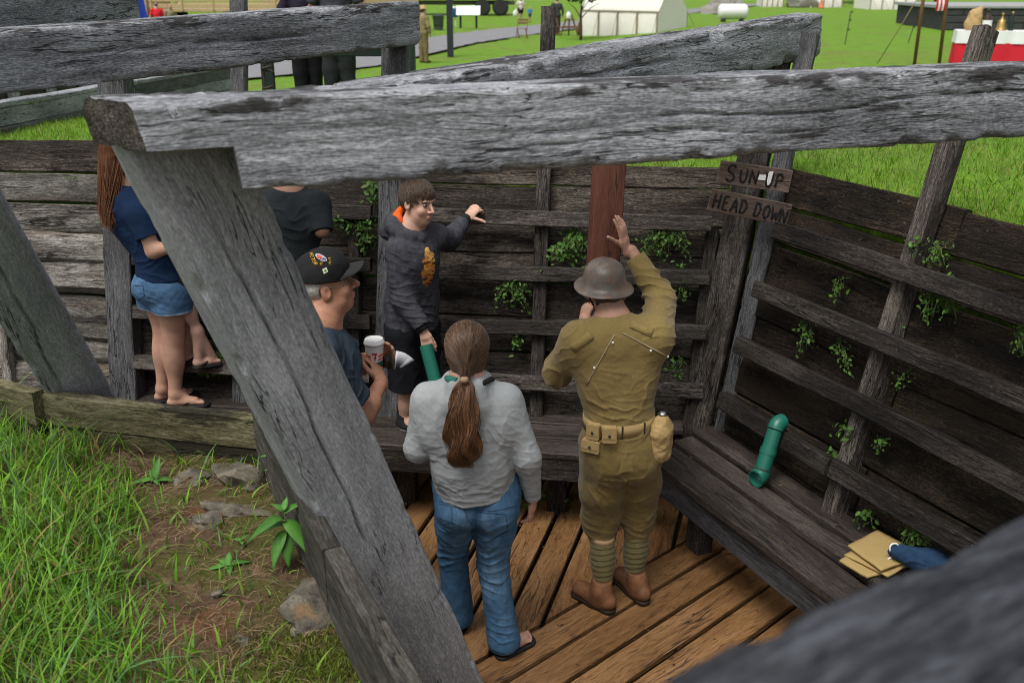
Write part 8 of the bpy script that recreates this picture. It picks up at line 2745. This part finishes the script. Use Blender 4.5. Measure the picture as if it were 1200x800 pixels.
# ================================================================ near bank: turf, straw, stones, weeds
def gpn(u, v):
    p = atz(u, v, 1.05)
    for _ in range(3): p = atz(u, v, gz(p[0], p[1]))
    return p
def blades(name, P, length, width, cols, lean, g, seg, mat, label, cat=None):
    n = len(P)
    az = g.uniform(0, 2 * math.pi, n)
    d = np.stack([np.cos(az), np.sin(az), 0 * az], 1)
    w = np.stack([-np.sin(az), np.cos(az), 0 * az], 1)
    tw = g.uniform(-0.9, 0.9, n)[:, None]
    w = w * np.cos(tw) + d * np.sin(tw)
    rows_ = []
    for j in range(seg + 1):
        a = j / seg
        up = length * (a - 0.35 * lean * a * a)
        out = length * lean * a ** 1.8
        c = P + d * out[:, None] + V(0, 0, 1) * up[:, None]
        hw = (width * (1 - a ** 1.6) * (0.6 + 0.4 * min(1, a * 4)))[:, None]
        if j < seg: rows_ += [c - w * hw, c + w * hw]
        else: rows_ += [c]
    v = np.stack(rows_, 1)
    k = v.shape[1]
    tri = []
    for j in range(seg - 1):
        tri += [(2 * j, 2 * j + 1, 2 * j + 3), (2 * j, 2 * j + 3, 2 * j + 2)]
    tri += [(2 * seg - 2, 2 * seg - 1, 2 * seg)]
    f = (np.arange(n)[:, None, None] * k + np.array(tri)[None]).reshape(-1, 3)
    o = link(name, mesh_from(name, v.reshape(-1, 3), f, True, np.repeat(cols, k, 0)), mat)
    tag(o, label, cat, None, 'stuff')
    return o
M['blade'] = vcol('grass_blade', 0.5, 0.0, 100, 0.3, 20, 0.1, trans=0.35)
g = np.random.default_rng(77)
N = 80000
P = np.stack([g.uniform(-3.4, 0.2, N), g.uniform(1.1, 4.25, N), np.zeros(N)], 1)
keep = ~inside(P[:, 0], P[:, 1])
P = P[keep]
line = np.array([(-0.36, 2.1), (-1.1, 3.88)])
de, _, _ = seg_dist(P[:, 0], P[:, 1], [(0.3, 0.8), (-0.135, 1.88), (-0.535, 2.74), (-1.08, 3.88)])
dl, _, _ = seg_dist(P[:, 0], P[:, 1], [(-1.10, 3.88), (-1.62, 3.98)])
nz = fbm(P * 2.6, 31, 3)
pr_ = sstep(0.26, 0.60, de + 0.30 * nz) * sstep(0.05, 0.5, dl + 0.10 * nz)
pr_ = np.clip(pr_, 0.13, 1) * (0.55 + 0.45 * sstep(-0.5, 0.4, fbm(P * 1.4, 37, 2)))
P = P[g.random(len(P)) < pr_ * 0.62]
P[:, 2] = ground_z(P[:, 0], P[:, 1]) - 0.01
n = len(P)
dens_ = sstep(0.35, 1.1, seg_dist(P[:, 0], P[:, 1], [(0.3, 0.8), (-0.135, 1.88), (-0.535, 2.74), (-1.08, 3.88)])[0])
length = g.uniform(0.07, 0.24, n) * (0.45 + 0.75 * dens_) * (1 + 0.5 * (g.random(n) > 0.93))
cols = V(0.105, 0.25, 0.018) * g.uniform(0.4, 1.8, (n, 1)) + V(0.10, 0.08, 0.02) * g.random((n, 1)) ** 2
dead = g.random(n) < 0.09
cols[dead] = V(0.30, 0.20, 0.08) * g.uniform(0.5, 1.3, (dead.sum(), 1))
blue = g.random(n) < 0.15
cols[blue] = V(0.11, 0.24, 0.07) * g.uniform(0.7, 1.4, (blue.sum(), 1))
blades('turf_grass', P, length, g.uniform(0.0022, 0.0062, n), cols, g.uniform(0.2, 1.25, n), g, 5, M['blade'], 'long green grass on the bank beside the mossy planks', 'grass')

# straw and dead grass on the bare strip
N = 9000
P = np.stack([g.uniform(-2.2, 0.3, N), g.uniform(1.1, 3.95, N), np.zeros(N)], 1)
P = P[~inside(P[:, 0], P[:, 1])]
de = seg_dist(P[:, 0], P[:, 1], [(0.3, 0.8), (-0.135, 1.88), (-0.535, 2.74), (-1.08, 3.88), (-1.62, 3.98)])[0]
P = P[(de < 0.95) & (fbm(P * 2.3, 55, 2) > -0.35)]
P[:, 2] = ground_z(P[:, 0], P[:, 1]) + 0.004
n = len(P)
az = g.normal(0.4, 0.9, n); ln = g.uniform(0.02, 0.11, n)
d = np.stack([np.cos(az), np.sin(az), g.normal(size=n) * 0.16], 1)
paths = np.stack([P - d * (ln / 2)[:, None], P + V(0, 0, 1) * (0.006 + 0.012 * g.random(n))[:, None] + g.normal(size=(n, 3)) * 0.004, P + d * (ln / 2)[:, None]], 1)
o = strands('straw', paths, 0.0011, V(0.30, 0.205, 0.11) * g.uniform(0.25, 1.3, (n, 1)), M['hair'], None, V(0, 0, 0))
tag(o, 'dry straw and dead stalks scattered on the bare soil', 'straw', None, 'stuff')
# moss cushion
mc = gpn(392, 772)
N = 4500
P = np.stack([mc[0] + g.normal(size=N) * 0.17, mc[1] + g.normal(size=N) * 0.12, np.zeros(N)], 1)
P = P[~inside(P[:, 0], P[:, 1])]
P[:, 2] = ground_z(P[:, 0], P[:, 1]) + 0.004
n = len(P)
blades('moss', P, g.uniform(0.008, 0.028, n), g.uniform(0.0015, 0.003, n), V(0.12, 0.16, 0.016) * g.uniform(0.3, 1.6, (n, 1)), g.uniform(0.3, 1.0, n), g, 2, M['blade'], 'yellow green moss cushion beside the edging board', 'moss')

# pale lawn behind the walls
N = 230000
P = np.stack([g.uniform(-5, 9, N), 5.0 + 15 * g.random(N) ** 1.5, np.zeros(N)], 1)
P[:, 1] -= 1.6 * sstep(1.5, 4, P[:, 0])
df = seg_dist(P[:, 0], P[:, 1], FAR_LINE)[0]
P = P[(~inside(P[:, 0], P[:, 1])) & (P[:, 1] > 3.2) & (df > 0.03)]
P = P[(P[:, 1] > 5.95 - 0.13 * P[:, 0]) | (P[:, 0] > 1.6)]
P[:, 2] = ground_z(P[:, 0], P[:, 1]) - 0.005
n = len(P)
tone = 0.5 + 0.5 * fbm(P * 0.9, 41, 3)
cols = (V(0.125, 0.26, 0.016) * (0.5 + 0.9 * g.random((n, 1))) + V(0.13, 0.10, 0.01) * (tone[:, None] * g.random((n, 1))))
dead = g.random(n) < 0.05
cols[dead] = V(0.34, 0.28, 0.09)
blades('lawn_grass', P, g.uniform(0.03, 0.10, n), g.uniform(0.003, 0.0075, n), cols, g.uniform(0.2, 1.1, n), g, 1, M['blade'], 'short bright lawn behind the board walls', 'grass')

# stones, each its own
STN = [(282, 564, 0.075, 0.06, 0.06, 'greyish green stone wedged against the mossy plank'), (300, 568, 0.055, 0.03, 0.035, 'small tan leaning stone beside the mossy plank end'), (262, 560, 0.05, 0.05, 0.03, 'low mossy stone below the mossy plank'),
       (281, 599, 0.115, 0.04, 0.025, 'flat pale slab lying on the bare soil'), (376, 704, 0.095, 0.11, 0.05, 'big flat tan stone beside the split edging board'), (357, 622, 0.06, 0.09, 0.06, 'rounded grey stone behind the broad leaved weed'),
       (372, 650, 0.05, 0.035, 0.03, 'small brown stone between two bigger stones'), (222, 562, 0.07, 0.05, 0.03, 'half buried stone in the grass edge'), (240, 612, 0.05, 0.05, 0.03, 'small grey stone at the edge of the turf'),
       (283, 750, 0.022, 0.018, 0.014, 'dark pebble on reddish soil'), (255, 698, 0.02, 0.016, 0.012, 'grey pebble on the bare soil near the turf'), (345, 742, 0.018, 0.014, 0.010, 'pale pebble beside the moss')]
M['rock'] = NT('lichen_rock')
t_ = M['rock']; v_, r_, raw = obj_coord(t_)
n1 = t_.noise(v_, 12, 6, 0.7); n2 = t_.noise(v_, 45, 4, 0.7)
c_ = t_.ramp(n1, [(0.3, (0.045, 0.04, 0.033)), (0.5, (0.115, 0.102, 0.08)), (0.72, (0.25, 0.22, 0.165))])
c_ = t_.mix(t_.math('MULTIPLY', t_.step(t_.noise(v_, 7, 4, 0.6), 0.54, 0.66), 0.7), c_, (0.21, 0.13, 0.06))
c_ = t_.mix(t_.math('MULTIPLY', t_.step(t_.noise(v_, 9, 5, 0.7), 0.56, 0.68), 0.6), c_, (0.06, 0.075, 0.022))
M['rock'] = t_.done(c_, 0.9, t_.bump(t_.math('ADD', n1, n2), 0.9, 0.012), 0.2)
for i, (u, v, rx, ry, rz_, lab) in enumerate(STN):
    q = gpn(u, v)
    o = link('stone', rock_mesh(rx * 1.25, ry * 1.3, rz_ * 1.3, 10 + i, rough=0.35), M['rock'])
    o.location = tuple(q + V(0, 0, rz_ * 0.18)); o.rotation_euler = (0.1 * math.sin(i * 3), 0.15 * math.cos(i * 2), i * 1.3 if i not in (3, 4) else (-0.05 if i == 3 else -0.35))
    tag(o, lab, 'stone', 'stones on the near bank')

# weeds with separate leaves
def big_leaf(L, W, curl, seed):
    n = 9
    vs, fs = [], []
    for i in range(n):
        a = i / (n - 1)
        w = W * math.sin(math.pi * min(1, a * 0.94 + 0.06) ** 0.75) * 0.68 if a < 1 else 0.001
        z = -curl * L * a * a + 0.02 * L * math.sin(a * 7 + seed)
        vs += [(L * a, -w, z + w * 0.35), (L * a, 0, z), (L * a, w, z + w * 0.35)]
    for i in range(n - 1):
        for k in range(2):
            fs.append((i * 3 + k, i * 3 + k + 1, (i + 1) * 3 + k + 1, (i + 1) * 3 + k))
    return vs, fs
def broad_weed(base, stem_h, leaves, label, top=None):
    t = empty('weed', base, label, 'plant')
    if stem_h > 0:
        MB().tube([(0, 0, -0.02), (0.01, 0.0, stem_h * 0.5), (0.0, 0.01, stem_h)], [0.005, 0.004, 0.003], 7).build('stem', M['stem'], t, True)
    for i, (zf, az_, el_, L_, W_, cu) in enumerate(leaves):
        vs, fs = big_leaf(L_, W_, cu, i)
        col = V(0.085, 0.235, 0.038) * (0.8 + 0.45 * ((i * 37) % 10) / 10)
        cc = [tuple(col * (1.25 if k % 3 == 1 else 1.0)) for k in range(len(vs))]
        me = mesh_from('leaf', vs, fs, True, cc)
        o = link('leaf', me, M['leaf'], t, Matrix.Translation((0, 0, stem_h * zf)) @ Matrix.Rotation(R(az_), 4, 'Z') @ Matrix.Rotation(R(-el_), 4, 'Y'))
        md = o.modifiers.new('thick', 'SOLIDIFY'); md.thickness = 0.0008
    return t
broad_weed(gpn(338, 662), 0.22, [(0.85, 215, 10, 0.13, 0.040, 0.55), (0.80, -40, -5, 0.13, 0.042, 0.65), (0.62, 245, -20, 0.12, 0.036, 0.7), (0.60, -75, -30, 0.11, 0.036, 0.6), (0.95, 20, 30, 0.09, 0.026, 0.3), (0.98, 150, 30, 0.06, 0.02, 0.3), (0.75, 190, 0, 0.08, 0.026, 0.4), (1.0, 80, 50, 0.05, 0.018, 0.2), (0.5, 300, -25, 0.07, 0.025, 0.6)], 'broad leaved green weed growing beside the leaning post')
broad_weed(gpn(182, 565), 0.02, [(0.5, 80, 62, 0.10, 0.028, 0.15), (0.5, 200, 12, 0.10, 0.032, 0.25), (0.5, -10, 14, 0.085, 0.03, 0.25), (0.5, 130, 40, 0.06, 0.02, 0.2), (0.5, 300, 20, 0.05, 0.02, 0.3)], 'low rosette weed below the mossy plank')
broad_weed(gpn(268, 664), 0.01, [(0.5, 20, 15, 0.08, 0.024, 0.3), (0.5, 200, 12, 0.085, 0.022, 0.3), (0.5, 100, 35, 0.06, 0.02, 0.2), (0.5, 290, 12, 0.06, 0.02, 0.3), (0.5, 150, 25, 0.055, 0.018, 0.3)], 'jagged rosette weed on the mossy soil')
broad_weed(gpn(318, 572), 0.16, [(0.95, 30, 30, 0.03, 0.014, 0.2), (0.9, 200, 20, 0.035, 0.014, 0.3), (0.75, 100, 20, 0.03, 0.014, 0.3), (0.7, 300, 10, 0.035, 0.015, 0.4), (0.5, 160, 5, 0.035, 0.015, 0.4), (1.0, 250, 50, 0.025, 0.012, 0.2)], 'thin weed stem with small leaves at the plank corner')
broad_weed(gpn(284, 640), 0.03, [(0.9, 30, 40, 0.03, 0.014, 0.2), (0.8, 170, 20, 0.035, 0.014, 0.3), (0.7, 290, 20, 0.03, 0.014, 0.3)], 'tiny weed seedling on the bare soil')
# grass tuft sprouting from the log wall gap
weed(WB.p(sB(-2.78), 1.80, 0.03), 14, 0.025, 0.03, 'tiny green sprig in the gap of the log wall', 151, 0.03)

# litter of leaf scraps and grit on the boards
N = 420
P = np.stack([g.uniform(-1.2, 1.7, N), g.uniform(2.6, 5.5, N), np.zeros(N)], 1)
okb = (P[:, 0] < 1.9 - 0.30 * (P[:, 1] - 3.0)) & (P[:, 0] > -0.9 - 0.2 * (P[:, 1] - 4))
P = P[okb]
P[:, 2] = 0.003
k = 90
B = np.array([bc(a, b, 0.511) for a, b in zip(g.uniform(0.1, 3.0, k), g.uniform(0.02, 0.54, k))] + [bb(a, b, 0.504) for a, b in zip(g.uniform(-2.4, 2.0, k), g.uniform(0.02, 0.54, k))])
P = np.concatenate([P, B])
n = len(P)
vv_, ff_, cc_ = leaf_cloud(P, V(0, 0, 4), 0.013, g, (0.10, 0.055, 0.022))
cc_ = np.repeat(V(0.11, 0.065, 0.03) * g.uniform(0.2, 2.2, (n, 1)), 7, 0)
tag(link('leaf_litter', mesh_from('leaf_litter', vv_ + V(0, 0, 0.002), ff_, False, cc_), M['leaf']), 'brown leaf scraps and grit on the deck and benches', 'litter', None, 'stuff')
